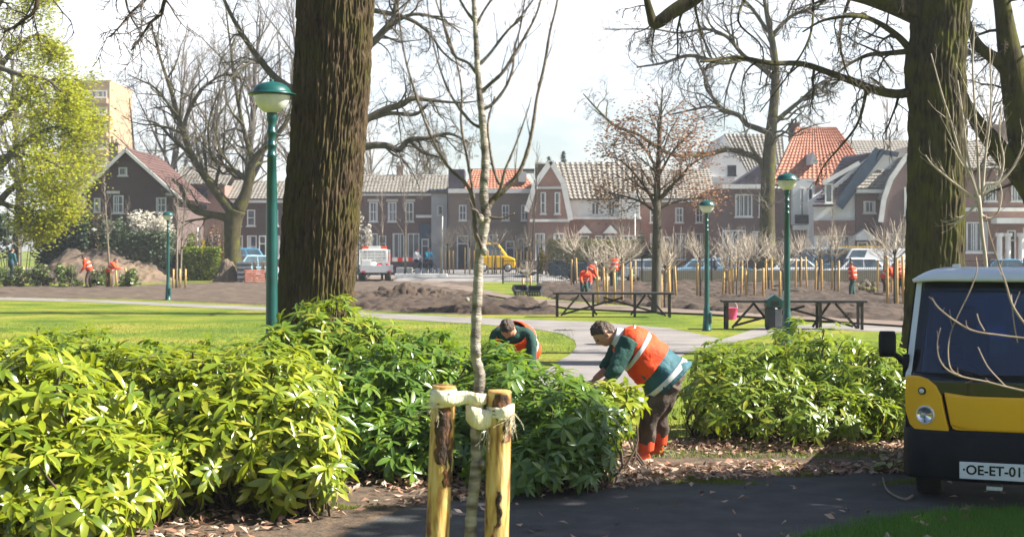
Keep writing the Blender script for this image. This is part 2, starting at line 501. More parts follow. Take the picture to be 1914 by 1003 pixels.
# ------------------------------------------------------------- houses across the street
MT['brickdark'] = brickmat('dark_brick', (.075, .04, .034), (.11, .058, .046), (.12, .1, .09))
MT['brickred'] = brickmat('red_brick', (.2, .085, .062), (.27, .12, .085), (.26, .2, .17))
MT['brickpurple'] = brickmat('purple_brick', (.12, .062, .058), (.165, .085, .075), (.17, .14, .13))
MT['brickbrown'] = brickmat('brown_brick', (.19, .13, .1), (.26, .17, .125), (.26, .22, .19))
MT['brickyellow'] = brickmat('yellow_brick', (.34, .19, .1), (.4, .24, .13), (.3, .24, .19), bw=.4, bh=.15)
MT['tilegrey'] = tilemat('grey_roof_tile', (.16, .145, .125), (.24, .22, .19), (.12, .12, .08))
MT['tilered'] = tilemat('red_roof_tile', (.28, .1, .06), (.38, .165, .1), (.2, .1, .07))
MT['tileslate'] = tilemat('slate_roof', (.035, .03, .045), (.06, .05, .07), (.07, .05, .06))
MT['tilebrown'] = tilemat('brown_roof_tile', (.06, .032, .03), (.1, .05, .042), (.07, .05, .04))
MT['plaster'] = mat('white_plaster', (.6, .6, .57), (.72, .71, .68), scale=.8, rough=.8, detail=8)
MT['greyplaster'] = mat('grey_plaster', (.42, .43, .43), (.52, .52, .5), scale=.8, rough=.8, detail=8)
MT['bluepaint'] = mat('dark_blue_paint', (.03, .06, .1), (.045, .08, .13), scale=2, rough=.4)

def roof(parent, name, el, er, rr, rl, m, tile=.3, course=.36, amp=.045, thick=.12):
    """tiled slope: eave left/right, ridge right/left, pantile waves modelled"""
    el, er, rr, rl = map(V, (el, er, rr, rl))
    n = (er - el).cross(rl - el).normalized()
    if n.z < 0: n = -n
    w = max((er - el).length, (rr - rl).length); h = max((rl - el).length, (rr - er).length)
    nu = max(4, int(w / tile) * 4); nv = max(2, int(h / course))
    b = MB(); rows = []
    for j in range(nv):
        for e in (0, 1):
            t = (j + (.02 if e == 0 else 1.0)) / nv
            row = []
            for i in range(nu + 1):
                u = i / nu
                p = el.lerp(er, u).lerp(rl.lerp(rr, u), t)
                row.append(p + n * (amp * (.5 + .5 * math.sin(2 * PI * u * w / tile)) + (.05 if e == 0 else .0) + .02 * nz3(p, .6)))
            rows.append(row)
    b.grid(rows)
    lo = [p - n * thick for p in (el, er, rr, rl)]
    b.face(lo[3], lo[2], lo[1], lo[0])
    for a, c, i, k in ((el, er, 0, 1), (er, rr, 1, 2), (rr, rl, 2, 3), (rl, el, 3, 0)):
        b.face(lo[i], lo[k], c, a)
    return b.build(name, m, parent, world=True)

class House:
    def __init__(s, label, x, D, name='house', cat='house', group=None):
        s.D = D
        s.root = thing(name, label, cat, ((x - CX) / F * D, D, 0), group)
    def p(s, x, y, dy=0): 
        q = P(x, y, s.D); q.y += dy; return q
    def z(s, y): return HC - (y - HY) / F * s.D
    def X(s, x): return (x - CX) / F * s.D
    def wall(s, poly, depth, m, name='wall', dy=0):
        b = MB(); pts = [s.p(x, y, dy) for x, y in poly]
        for q in pts: q.z = max(q.z, 0)
        b.prism(pts, (0, depth, 0))
        return b.build(name, m, s.root, world=True)
    def base(s): return HY + HC * F / s.D
    def box(s, name, x0, x1, y0, y1, d0, d1, m, bevel=0, parent=None):
        b = MB(); b.bx(s.X(x0), s.X(x1), s.D + d0, s.D + d1, max(0, s.z(y1)), s.z(y0))
        return b.build(name, m, parent or s.root, world=True, bevel=bevel)
    def window(s, x0, y0, x1, y1, nx=2, ny=1, m='white', dy=0, fw=.09, curtain=True, name='window'):
        X0, X1, Z0, Z1 = s.X(x0), s.X(x1), s.z(y1), s.z(y0); Y = s.D + dy
        b = MB()
        b.bx(X0, X0 + fw, Y - .07, Y + .03, Z0, Z1); b.bx(X1 - fw, X1, Y - .07, Y + .03, Z0, Z1)
        b.bx(X0 + fw, X1 - fw, Y - .07, Y + .03, Z0, Z0 + fw); b.bx(X0 + fw, X1 - fw, Y - .07, Y + .03, Z1 - fw, Z1)
        for i in range(1, nx):
            x = X0 + (X1 - X0) * i / nx; b.bx(x - .035, x + .035, Y - .06, Y + .02, Z0 + fw, Z1 - fw)
        for i in range(1, ny + 0):
            z = Z0 + (Z1 - Z0) * i / ny
            for k in range(nx):
                xa = X0 + (X1 - X0) * k / nx; xb = X0 + (X1 - X0) * (k + 1) / nx
                b.bx(xa + (.036 if k else fw), xb - (.036 if k < nx - 1 else fw), Y - .058, Y + .02, z - .03, z + .03)
        f = b.build(name, MT[m], s.root, world=True)
        g = MB(); g.bx(X0 + .02, X1 - .02, Y - .022, Y - .004, Z0 + .02, Z1 - .02)
        g.build('pane', MT['pane'], f, world=True)
        if curtain:
            for k in range(nx):
                c = MB()
                xa = X0 + (X1 - X0) * k / nx + .1; xb = X0 + (X1 - X0) * (k + 1) / nx - .1
                if xb - xa > .12:
                    w = (xb - xa) * RH.choice((.25, .4, .6))
                    if RH.random() < .7:
                        if RH.random() < .5: c.bx(xa, xa + w, Y - .03, Y - .023, Z0 + .12, Z1 - .12)
                        else: c.bx(xb - w, xb, Y - .03, Y - .023, Z0 + .12, Z1 - .12)
                if c.v: c.build('curtain', MT['curtain'], f, world=True)
        sl = MB(); sl.bx(X0 - .08, X1 + .08, Y - .13, Y - .003, Z0 - .09, Z0 - .002)
        sl.build('sill', MT[m], f, world=True)
        return f
    def door(s, x0, y0, x1, y1, m='dark', fm='white', dy=0, light=True):
        X0, X1, Z0, Z1 = s.X(x0), s.X(x1), max(.02, s.z(y1)), s.z(y0); Y = s.D + dy
        b = MB(); fw = .1
        b.bx(X0, X0 + fw, Y - .09, Y + .02, Z0, Z1); b.bx(X1 - fw, X1, Y - .09, Y + .02, Z0, Z1); b.bx(X0 + fw, X1 - fw, Y - .09, Y + .02, Z1 - fw, Z1)
        zt = Z0 + (Z1 - Z0) * .78
        b.bx(X0 + fw, X1 - fw, Y - .088, Y + .02, zt, zt + .08)
        f = b.build('door', MT[fm], s.root, world=True)
        d = MB(); d.bx(X0 + fw, X1 - fw, Y - .05, Y - .003, Z0, zt)
        d.build('door_leaf', MT[m], f, world=True)
        d = MB(); d.bx(X0 + fw, X1 - fw, Y - .03, Y - .003, zt + .08, Z1 - fw); d.build('fanlight', MT['pane'], f, world=True)
        d = MB(); d.sphere((X1 - fw - .12, Y - .08, Z0 + 1.0), .04, 8, 6); d.build('handle', MT['reflective'], f, world=True)
    def gutter(s, x0, x1, y, m='white', dy=0, h=.22, dp=.3):
        b = MB(); b.bx(s.X(x0), s.X(x1), s.D + dy - dp, s.D + dy - .003, s.z(y) - h, s.z(y)); return b.build('fascia', MT[m], s.root, world=True)
    def chimney(s, x, y0, y1, dy, w=.7, parent=None, m='brickbrown'):
        Dy = s.D + dy; k = Dy / F
        X = (x - CX) * k; z0 = HC - (y1 - HY) * k; z1 = HC - (y0 - HY) * k
        b = MB(); b.bx(X - w / 2, X + w / 2, Dy - .3, Dy + .3, z0 - .8, z1); b.bx(X - w / 2 - .07, X + w / 2 + .07, Dy - .37, Dy + .37, z1 + .001, z1 + .12)
        b.lathe((X - .15, Dy, z1 + .12), [(.12, 0), (.1, .35)], 10); b.lathe((X + .17, Dy, z1 + .12), [(.12, 0), (.1, .3)], 10)
        return b.build('chimney', MT[m], parent or s.root, world=True)
    def barge(s, a, b_, w=.3, m='white', dy=0, name='bargeboard'):
        b = MB(); p = s.p(*a, dy - .1); q = s.p(*b_, dy - .1)
        b.bar(p, q, .16, w); return b.build(name, MT[m], s.root, world=True)
RH = random.Random(5)

def front_roof(h, x0, x1, ye, yr, run, m, over=.35, x0r=None, x1r=None, name='roof'):
    """ridge parallel to the street: eave row ye and ridge row yr as seen; run = metres back to the ridge"""
    De = h.D - over; Dr = h.D + run
    ze = h.z(ye); zr = HC - (yr - HY) / F * Dr
    k = Dr / F
    X0, X1 = h.X(x0), h.X(x1)
    R0 = (x0r - CX) * k if x0r is not None else X0
    R1 = (x1r - CX) * k if x1r is not None else X1
    o = roof(h.root, name, (X0, De, ze), (X1, De, ze), (R1, Dr, zr), (R0, Dr, zr), m)
    roof(h.root, name, (X1, Dr + run, ze), (X0, Dr + run, ze), (R0, Dr, zr), (R1, Dr, zr), m, course=1.2, tile=1.2)
    return o

# --- dark brick house with the steep gable, left
h = House('dark brown brick house with a steep pointed gable behind the white blossom tree', 245, 104)
B = h.base()
h.wall([(162, B), (162, 352), (238, 281), (330, 362), (330, B)], 9, MT['brickdark'])
Y0 = h.D
for a, b2, n in (((150, 363), (238, 277), 'roof'), ((344, 374), (238, 277), 'roof')):
    p0 = h.p(*a, -.5); p1 = h.p(*b2, -.5)
    q0 = p0 + V((0, 9.8, 0)); q1 = p1 + V((0, 9.8, 0))
    if a[0] < b2[0]: o = roof(h.root, n, q0, p0, p1, q1, MT['tilebrown'])
    else: o = roof(h.root, n, p0, q0, q1, p1, MT['tilebrown'])
h.barge((150, 366), (238, 281), .22, dy=-.45); h.barge((345, 377), (238, 281), .22, dy=-.45)
h.window(292, 369, 311, 397, 2, 2); h.window(212, 365, 231, 398, 2, 2); h.window(222, 313, 238, 328, 1, 1)
h.box('lintel', 310, 330, 361, 366, -.12, -.003, MT['white']); h.box('lintel', 200, 224, 357, 362, -.12, -.003, MT['white'])
h.window(176, 370, 188, 396, 1, 2); h.window(196, 425, 226, 470, 3, 1); h.door(300, 436, 318, B)
h.chimney(214, 270, 300, 4)

# --- pinkish brick row behind the spreading tree
h = House('pale red brick terraced house behind the spreading tree, with a grey tiled dormer wall', 372, 116)
B = h.base()
h.wall([(322, B), (322, 345), (420, 345), (420, B)], 8, MT['brickred'])
front_roof(h, 318, 424, 345, 312, 4, MT['tilegrey'])
h.box('tiled_wall', 358, 388, 352, 390, -.15, -.003, MT['tileslate'])
h.window(344, 398, 354, 425, 1, 2); h.window(365, 408, 378, 428, 2, 1); h.window(396, 438, 410, 480, 1, 2); h.door(330, 440, 344, B)
h = House('dark brick terraced house with white window frames, just left of the thick oak trunk', 482, 117)
B = h.base()
h.wall([(421, B), (421, 372), (560, 372), (560, B)], 8, MT['brickdark'])
front_roof(h, 420, 563, 372, 338, 4, MT['tilegrey'])
for x in (436, 462, 505, 535): h.window(x, 392, x + 15, 422, 1, 2); h.window(x, 440, x + 18, 482, 1, 2)
h.door(484, 440, 498, B); h.gutter(420, 562, 374)

# --- long row with grey roof, right of the oak
h = House('brick row house under a long grey roof, right of the thick oak trunk', 745, 121)
B = h.base()
h.wall([(600, B), (600, 360), (806, 360), (806, B)], 8, MT['brickpurple'])
h.wall([(806.3, B), (806.3, 357), (836, 357), (836, B)], 8, MT['greyplaster'], 'side_wall', -.1)
rf = front_roof(h, 598, 838, 360, 327, 4, MT['tilegrey'])
h.chimney(748, 312, 328, 4, .6)
h.gutter(598, 806, 361)
for x in (690, 725, 757): h.window(x, 378, x + 16, 414, 2, 2); h.box('lintel', x - 3, x + 19, 372, 377, -.06, -.003, MT['cream'])
for x in (684, 734, 762): h.window(x, 436, x + 22, 484, 2, 1)
h.box('panel', 784, 805, 418, 517, -.12, -.004, MT['bluepaint']); h.box('canopy', 778, 808, 402, 407, -.5, -.004, MT['white'])
h.door(708, 440, 722, B); h.door(788, 446, 802, B, dy=-.125)
h.window(817, 384, 828, 402, 1, 1, dy=-.1)

# --- middle house with red tiled dormer roof
h = House('brown brick house with a red tiled roof front, left of the gambrel house', 915, 118)
B = h.base()
h.wall([(838, B), (838, 354), (996, 354), (996, B)], 8, MT['brickbrown'])
front_roof(h, 868, 1000, 354, 317, 2.4, MT['tilered'], x0r=884, x1r=975)
h.box('parapet', 838, 868, 316, 352, .2, 3.2, MT['tileslate']); h.box('flat_roof', 872, 1000, 312, 317, 2.6, 6, MT['dark'])
h.gutter(838, 1000, 353, h=.36, dp=.4)
h.box('dormer', 969, 984, 321, 340, -.1, 1.5, MT['greyplaster'])
for x in (858, 938, 974): h.window(x, 383, x + 14, 412, 2, 2)
h.window(912, 438, 930, 462, 2, 1); h.window(968, 445, 990, 488, 2, 1)
h.door(854, 440, 876, B); h.door(945, 450, 962, B, 'bluepaint')

# --- gambrel house
h = House('red brick house with a white edged gambrel gable behind the brown leaved tree', 1090, 113)
B = h.base()
h.wall([(1062, B), (1062, 405), (1196, 405), (1196, B)], 7, MT['brickred'])
gp = [(988, B), (986, 392), (1001, 345), (1029, 305), (1050, 343), (1063, 410), (1063, B)]
h.wall(gp, 6, MT['brickred'], 'gable_wall', -.9)
for a, b2 in (((984, 396), (1000, 345)), ((1000, 345), (1029, 303)), ((1029, 303), (1052, 343)), ((1052, 343), (1066, 412))):
    h.barge(a, b2, .42, dy=-.95)
# main roof: steep tiled slope from ridge to eave right of the gable
def pr(x, y, dy): 
    D = h.D + dy; return V(((x - CX) / F * D, D, HC - (y - HY) / F * D))
roof(h.root, 'roof', pr(1056, 372, -.4), pr(1200, 372, -.4), pr(1200, 304, 2.6), pr(1036, 304, 2.6), MT['tilegrey'], tile=.42, amp=.09)
roof(h.root, 'roof', pr(1200, 372, 6), pr(1000, 372, 6), pr(1000, 304, 2.6), pr(1200, 304, 2.6), MT['tilegrey'], tile=1.2, course=1.2)
h.wall([(1060, 405), (1060, 372), (1196, 372), (1196, 405)], 6, MT['plaster'], 'upper_wall', -.05)
h.box('gable_band', 990, 1064, 410, 415, -1.06, -.905, MT['white']); h.box('gable_band', 1003, 1052, 350, 354, -1.06, -.905, MT['white'])
h.window(1010, 360, 1020, 400, 1, 2, dy=-.9); h.window(1036, 360, 1046, 400, 1, 2, dy=-.9)
h.window(1105, 378, 1120, 402, 2, 1, dy=-.05); h.window(1136, 378, 1150, 402, 2, 1, dy=-.05)
h.window(1000, 436, 1018, 486, 2, 1, dy=-.9); h.window(1034, 436, 1054, 486, 2, 1, dy=-.9)
h.gutter(1064, 1198, 405, h=.2)
for x in (1092, 1140):
    b = MB(); b.prism([h.p(x - 14, 436, -.9), h.p(x, 421, -.9), h.p(x + 14, 436, -.9)], (0, .89, 0)); b.build('porch_gable', MT['white'], h.root, world=True)
    h.door(x - 9, 440, x + 9, B)
h.window(1112, 440, 1126, 486, 1, 1); h.window(1160, 440, 1184, 486, 2, 1)
h.box('rendered_wing', 1157, 1194, 362, 408, -.6, -.055, MT['plaster'])

# --- brick house joining on behind the lamp
h = House('purple brick house with tall dark windows, between the brown leaved tree and the small lamp', 1265, 116)
B = h.base()
h.wall([(1197, B), (1197, 372), (1336, 372), (1336, B)], 7, MT['brickred'])
front_roof(h, 1195, 1338, 372, 316, 4, MT['tilegrey'])
for x in (1215, 1262, 1300): h.window(x, 388, x + 15, 416, 2, 2); h.window(x, 436, x + 20, 486, 2, 1)
h.door(1238, 442, 1254, B); h.gutter(1196, 1337, 373)

# --- white gable with grey roof behind
h = House('white rendered gable house with a ribbed grey roof, farther back beside the red roof', 1395, 128)
B = h.base()
h.wall([(1318, B), (1320, 325), (1353, 252), (1402, 330), (1402, B)], 9, MT['plaster'])
roof(h.root, 'roof', pr(1398, 334, 14.5), pr(1470, 334, 14.5), pr(1462, 251, 17), pr(1353, 251, 17), MT['tilegrey'], tile=.42, amp=.09)
h.window(1360, 309, 1376, 328, 1, 1, 'dark', curtain=False); h.box('fascia', 1320, 1372, 331, 342, -.4, -.003, MT['greyplaster'])

# --- big red roofed house
h = House('purple brick house under the big hipped red tiled roof, right of the bare spreading tree', 1450, 109)
B = h.base()
h.wall([(1337, B), (1337, 352), (1516, 352), (1516, B)], 9, MT['brickpurple'])
roof(h.root, 'roof', pr(1440, 346, -.3), pr(1640, 346, -.3), pr(1562, 238, 4.5), pr(1490, 238, 4.5), MT['tilered'], tile=.4, amp=.08)
roof(h.root, 'hip_roof', pr(1440, 346, 9.5), pr(1440, 346, -.3), pr(1490, 238, 4.5), pr(1490, 238, 4.7), MT['tilered'])
roof(h.root, 'hip_roof', pr(1640, 346, -.3), pr(1640, 346, 9.5), pr(1562, 238, 4.7), pr(1562, 238, 4.5), MT['tilered'])
h.wall([(1362, 350), (1430, 303), (1444, 303), (1444, 350)], 3, MT['tileslate'], 'side_gable', -.2)
h.gutter(1349, 1440, 345, h=.33, dp=.45)
h.window(1374, 363, 1406, 405, 4, 1); h.window(1418, 363, 1424, 405, 1, 1); h.window(1350, 430, 1394, 486, 3, 1); h.window(1406, 432, 1426, 480, 2, 1)
h.box('dormer', 1478, 1519, 335, 420, -.7, -.004, MT['plaster']); h.window(1492, 352, 1500, 408, 1, 2, dy=-.7); h.window(1506, 352, 1516, 408, 1, 2, dy=-.7)
b = MB(); b.prism([h.p(1512, 308, -.5), h.p(1518, 285, -.5), h.p(1527, 305, -.5)], (0, 2.6, 0)); b.build('roof_light', MT['greyplaster'], h.root, world=True)
h.box('balcony_rail', 1480, 1524, 402, 418, -1.2, -1.15, MT['dark']); h.box('canopy', 1478, 1594, 421, 430, -1.1, -.705, MT['white'])
h.chimney(1484, 233, 246, 5, .8, m='brickdark')
h.door(1500, 440, 1520, B, 'dark', 'cream')

# --- slate and white house
h = House('white fronted house with a steep diagonal slate roof, left of the thick right trunk', 1590, 106)
B = h.base()
h.wall([(1521, B), (1521, 375), (1560, 345), (1634, 284), (1672, 290), (1690, 330), (1690, B)], 9, MT['plaster'])
h.wall([(1598, B), (1598, 362), (1645, 362), (1645, B)], .3, MT['brickpurple'], 'brick_front', -.305)
h.wall([(1521, 440), (1521, 412), (1597.7, 412), (1597.7, 440)], .2, MT['brickred'], 'brick_band', -.205)
roof(h.root, 'roof', pr(1519, 384, -.6), pr(1560, 384, -.6), pr(1638, 284, -.4), pr(1576, 293, 3), MT['tileslate'])
h.barge((1564, 386), (1641, 282), .8, 'bluepaint', dy=-.4); h.barge((1532, 344), (1600, 306), .3, 'white', dy=-.95)
h.barge((1638, 283), (1676, 290), .35, 'bluepaint', dy=-.3)
roof(h.root, 'porch_roof', pr(1600, 352, -1.1), pr(1660, 352, -1.1), pr(1668, 317, -.2), pr(1640, 317, -.2), MT['tilegrey'])
h.gutter(1596, 1662, 355, dy=-.8, h=.26)
h.window(1537, 344, 1551, 380, 1, 1, dy=-.9); h.window(1551, 440, 1590, 490, 3, 1); h.window(1612, 376, 1634, 398, 2, 1, dy=-.31)
b = MB(); b.prism([h.p(1592, 449, -1.2), h.p(1592, 441, -1.2), h.p(1609, 429, -1.2), h.p(1628, 441, -1.2), h.p(1628, 449, -1.2)], (0, .88, 0)); b.build('porch_gable', MT['white'], h.root, world=True)
h.door(1600, 452, 1620, B, dy=-.31)

# --- second gambrel, half behind the trunk
h = House('brick house with a curved white edged gambrel gable, half hidden behind the thick right trunk', 1720, 104)
B = h.base()
h.wall([(1646, B), (1650, 400), (1666, 340), (1693, 296), (1740, 268), (1800, 320), (1800, B)], 8, MT['brickpurple'])
for a, b2 in (((1645, 415), (1651, 372)), ((1651, 372), (1664, 335)), ((1664, 335), (1692, 294)), ((1692, 294), (1742, 262))): h.barge(a, b2, .36, dy=-.05)
for a, b2 in (((1651, 372), (1664, 335)), ((1664, 335), (1692, 294)), ((1692, 294), (1742, 262))):
    p0 = h.p(*a); p1 = h.p(*b2); roof(h.root, 'roof', p0 + V((0, 8.6, 0)), p0 + V((0, -.05, 0)), p1 + V((0, -.05, 0)), p1 + V((0, 8.6, 0)), MT['tilegrey'])
h.window(1690, 350, 1706, 402, 1, 2); h.window(1660, 436, 1690, 488, 2, 1); h.window(1760, 400, 1790, 470, 2, 2)
h = House('house with a long plain grey tiled roof farther back, above the slate roof', 1660, 130)
B = h.base()
h.wall([(1590, B), (1590, 312), (1800, 312), (1800, B)], 8, MT['brickbrown'])
front_roof(h, 1586, 1804, 312, 262, 4, MT['tilegrey']); h.window(1610, 320, 1630, 350, 2, 1)

# --- right end house with the white columns
h = House('brick house with white entrance columns and a grey roof, right of the thick right trunk', 1880, 103)
B = h.base()
h.wall([(1801, B), (1801, 316), (1990, 316), (1990, B)], 8, MT['brickred'])
front_roof(h, 1797, 1992, 316, 262, 3.5, MT['tilegrey'])
h.chimney(1873, 236, 266, 3.5, 1.5)
h.box('band', 1801, 1990, 388, 395, -.1, -.003, MT['white']); h.window(1840, 340, 1862, 376, 2, 1); h.window(1890, 340, 1912, 376, 2, 1); h.window(1806, 415, 1846, 470, 3, 1)
for x in (1860, 1876, 1900, 1926):
    b = MB(); b.lathe((h.X(x), h.D - .9, 0), [(.3, 0), (.3, .3), (.22, .32), (.19, 3.0), (.3, 3.1), (.3, 3.3)], 14); b.build('column', MT['white'], h.root, world=True)
h.box('canopy', 1852, 1936, 408, 418, -1.3, -.004, MT['white']); h.door(1882, 430, 1898, B); h.window(1912, 425, 1940, 475, 2, 1)
h.box('balustrade', 1801, 1856, 470, 474, -.5, -.4, MT['white'])

# --- apartment tower far left
h = House('tall orange brick apartment tower with white balconies, far behind the yellow green tree', 200, 300, 'apartment_tower', 'apartment building')
B = h.base()
h.wall([(120, B), (110, 158), (140, 158), (140, 150), (205, 150), (205, B)], 18, MT['brickyellow'])
for k in range(9):
    y = 172 + k * 32
    h.box('balcony', 152, 203, y + 13, y + 22, -1.6, -.01, MT['brickyellow'])
    h.window(155, y - 3, 200, y + 11, 5, 1, fw=.25); h.window(115, y, 136, y + 12, 3, 1, fw=.25)
# ------------------------------------------------------------- trees
def wiggle(r, p, d, L, n, w, up=0.):
    pts = [V(p)]; d = V(d).normalized(); st = L / n
    for i in range(n):
        d = (d + V((r.gauss(0, w), r.gauss(0, w), r.gauss(0, w) + up))).normalized()
        pts.append(pts[-1] + d * st)
    return pts

class Tree:
    """limbs (thick, part 'trunk') and twigs (thin, part 'crown')"""
    def __init__(s, seed, thr=.03, twig=.006, wand=.22, up=.05, ang=(.5, 1.1), tips=None):
        s.r = random.Random(seed); s.thr = thr; s.twig = twig; s.w = wand; s.up = up; s.ang = ang
        s.A = MB(); s.B = MB(); s.tips = []
    def limb(s, pts, rs, seg=None):
        if rs[0] > s.thr: s.A.tube(pts, rs, seg or (12 if rs[0] > .15 else 7), True)
        else: s.B.tube(pts, rs, 3, False)
    def side(s, pts, rs, n, L, depth, t0=.25, down=0., per=5, wmul=1., rmul=.6):
        if n and s.fine: rmul = .45
        """n side branches off a limb, each with its own"""
        r = s.r; m = len(pts)
        for k in range(n):
            t = t0 + (1 - t0) * (k + r.random()) / n
            i = min(int(t * (m - 1)), m - 2); f = t * (m - 1) - i
            p = pts[i].lerp(pts[i + 1], f); d = (pts[i + 1] - pts[i]).normalized()
            rr = rs[i] * (1 - f) + rs[i + 1] * f
            u, w = frame(d); a = r.uniform(0, 2 * PI); th = r.uniform(*s.ang)
            e = (d * math.cos(th) + (u * math.cos(a) + w * math.sin(a)) * math.sin(th))
            e.z += s.up * 3 - down * r.random()
            ln = L * r.uniform(.55, 1.25) * (1.15 - .6 * t)
            r0 = max(s.twig, min(rr * rmul, ln * s.slend + s.twig))
            q = wiggle(r, p, e, ln, per, s.w * wmul, s.up - down * .3)
            qs = [max(s.twig * .6, r0 * (1 - .8 * j / per)) for j in range(per + 1)]
            s.limb(q, qs)
            if depth > 0:
                s.side(q, qs, max(2, int(r.uniform(.7, 1.3) * s.nsub[depth - 1])), ln * s.lsub, depth - 1, .15, down, max(3, per - 1))
            else: s.tips.append((q[-1], (q[-1] - q[-2]).normalized()))
    nsub = [6, 7, 6]; lsub = .5; fine = False; slend = .018
    def build(s, root, tm, cm, trunk='trunk', crown='crown'):
        a = s.A.build(trunk, tm, root, True, True)
        if s.B.v: s.B.build(crown, cm, root, True, True)
        return a

def pxl(D, pts, dy=None, per=5):
    """limb drawn through photo points (x, y, width px [, depth offset]) at distance D"""
    k = D / F; raw = []
    for i, q in enumerate(pts):
        o = q[3] if len(q) > 3 else 0
        p = P(q[0], q[1], D + o)
        raw.append((p.x, p.y, p.z, q[2] * k / 2))
    c = cr(raw, per)
    return [V(q[:3]) for q in c], [max(.003, q[3]) for q in c]

# --- furrowed oak bark, modelled
def oak_bark(name, moss, light, dark):
    m = bpy.data.materials.new(name); m.use_nodes = True
    n = m.node_tree.nodes; l = m.node_tree.links; b = n['Principled BSDF']
    b.inputs['Roughness'].default_value = .95; b.inputs['Specular IOR Level'].default_value = .15
    t = n.new('ShaderNodeTexCoord')
    mp = n.new('ShaderNodeMapping'); mp.inputs['Scale'].default_value = (1, 1, .18)
    l.new(t.outputs['Object'], mp.inputs['Vector'])
    x = n.new('ShaderNodeTexNoise'); x.inputs['Scale'].default_value = 14; x.inputs['Detail'].default_value = 9; x.inputs['Roughness'].default_value = .7
    l.new(mp.outputs['Vector'], x.inputs['Vector'])
    r = n.new('ShaderNodeValToRGB'); e = r.color_ramp.elements
    e[0].position = .35; e[0].color = (*dark, 1); e[1].position = .68; e[1].color = (*light, 1)
    l.new(x.outputs['Fac'], r.inputs['Fac'])
    y = n.new('ShaderNodeTexNoise'); y.inputs['Scale'].default_value = 2.2; y.inputs['Detail'].default_value = 8
    l.new(t.outputs['Object'], y.inputs['Vector'])
    r2 = n.new('ShaderNodeValToRGB'); r2.color_ramp.elements[0].position = .42; r2.color_ramp.elements[1].position = .66
    l.new(y.outputs['Fac'], r2.inputs['Fac'])
    mx = n.new('ShaderNodeMixRGB'); mx.inputs['Color2'].default_value = (*moss, 1)
    l.new(r2.outputs['Color'], mx.inputs['Fac']); l.new(r.outputs['Color'], mx.inputs['Color1'])
    l.new(mx.outputs['Color'], b.inputs['Base Color'])
    bp = n.new('ShaderNodeBump'); bp.inputs['Strength'].default_value = .9; bp.inputs['Distance'].default_value = .03
    l.new(x.outputs['Fac'], bp.inputs['Height']); l.new(bp.outputs['Normal'], b.inputs['Normal'])
    return m
MT['oakbark'] = oak_bark('oak_bark', (.062, .052, .016), (.12, .083, .047), (.018, .012, .008))
MT['mossbark'] = oak_bark('mossy_bark', (.075, .075, .014), (.085, .068, .04), (.02, .017, .01))

def bark_trunk(rows_px, D, depth, amp, freq, seed, seg=150, nv=260, zf=.75, ridges=0):
    """rows_px: (y, left, right) outline in the photo -> furrowed round trunk"""
    k = D / F; prof = []
    for y, a, b in rows_px: prof.append((HC - (y - HY) * k, (a + b) / 2, (b - a) / 2 * k))
    prof.sort()
    zs = [p[0] for p in prof]; rows = []
    for i in range(nv + 1):
        z = zs[0] + (zs[-1] - zs[0]) * i / nv
        j = 0
        while j < len(prof) - 2 and z > prof[j + 1][0]: j += 1
        t = (z - prof[j][0]) / (prof[j + 1][0] - prof[j][0])
        cx = prof[j][1] * (1 - t) + prof[j + 1][1] * t; r = prof[j][2] * (1 - t) + prof[j + 1][2] * t
        c = V(((cx - CX) * k, D, z))
        row = []
        for s in range(seg):
            a = 2 * PI * s / seg; ca, sa = math.cos(a), math.sin(a)
            q = (ca * r, sa * r, z)
            wob = .35 * nz3((ca, sa, z * 1.1), 1.7, seed)
            if ridges:
                ph = a * ridges / 2 + 2.6 * nz3((ca * 1.6, sa * 1.6, z * .55), 1.6, seed) + 1.1 * nz3((ca * 3, sa * 3, z * 1.3), 2.2, seed + 4)
                f = abs(math.sin(ph)) ** .8 * (.75 + .9 * nz3((ca * 4, sa * 4, z * 1.6), 2., seed + 8)) * .62
            else: f = abs(noise.noise(V((ca * freq + wob, sa * freq + wob, z * zf + seed)))) * 1.6
            f2 = abs(noise.noise(V((ca * freq * 2.1 + wob, sa * freq * 2.1, z * zf * 3.4 + seed * 2))))
            h = amp * (min(1, f * 2.0) - .6) + amp * .75 * (min(1, f2 * 2.2) - .5)
            big = r * .05 * nz3((ca, sa, z * .5), 1.2, seed + 9)
            row.append(c + V((ca, sa * depth, 0)) * (r + h + big))
        rows.append(row)
    return rows

# big oak behind the bushes, left of centre
t = Tree(11, thr=.02, twig=.008, wand=.25, up=.02)
root = thing('oak_tree', 'thick furrowed oak trunk rising behind the rhododendrons beside the tall lamp', 'tree', ((598 - CX) / F * 20.5, 20.5, 0))
rows = bark_trunk([(752, 496, 690), (735, 505, 680), (690, 512, 668), (610, 517, 662), (540, 522, 660), (340, 536, 674), (170, 550, 689), (0, 557, 699), (-300, 575, 712), (-420, 560, 730)], 20.5, 1.0, .04, 9., 3.1, 420, 420, 1.5, 50)
t.A.grid(rows, True, True, True)
D = 20.5
for lp in ([(640, -330, 70), (560, -520, 50, -1), (430, -640, 36, -2), (250, -560, 22, -3), (120, -380, 12, -3)],
           [(640, -380, 80), (650, -560, 60, 1), (700, -800, 40, 1), (760, -1000, 20, 2)],
           [(660, -300, 60), (760, -480, 44, -1), (900, -600, 30, -2), (1080, -540, 18, -3), (1200, -400, 9, -3)],
           [(600, -350, 50), (500, -420, 36, 2), (330, -330, 22, 3), (220, -200, 12, 3)]):
    p, rs = pxl(D, lp); t.limb(p, rs); t.side(p, rs, 11, 2.6, 2, .3, .55)
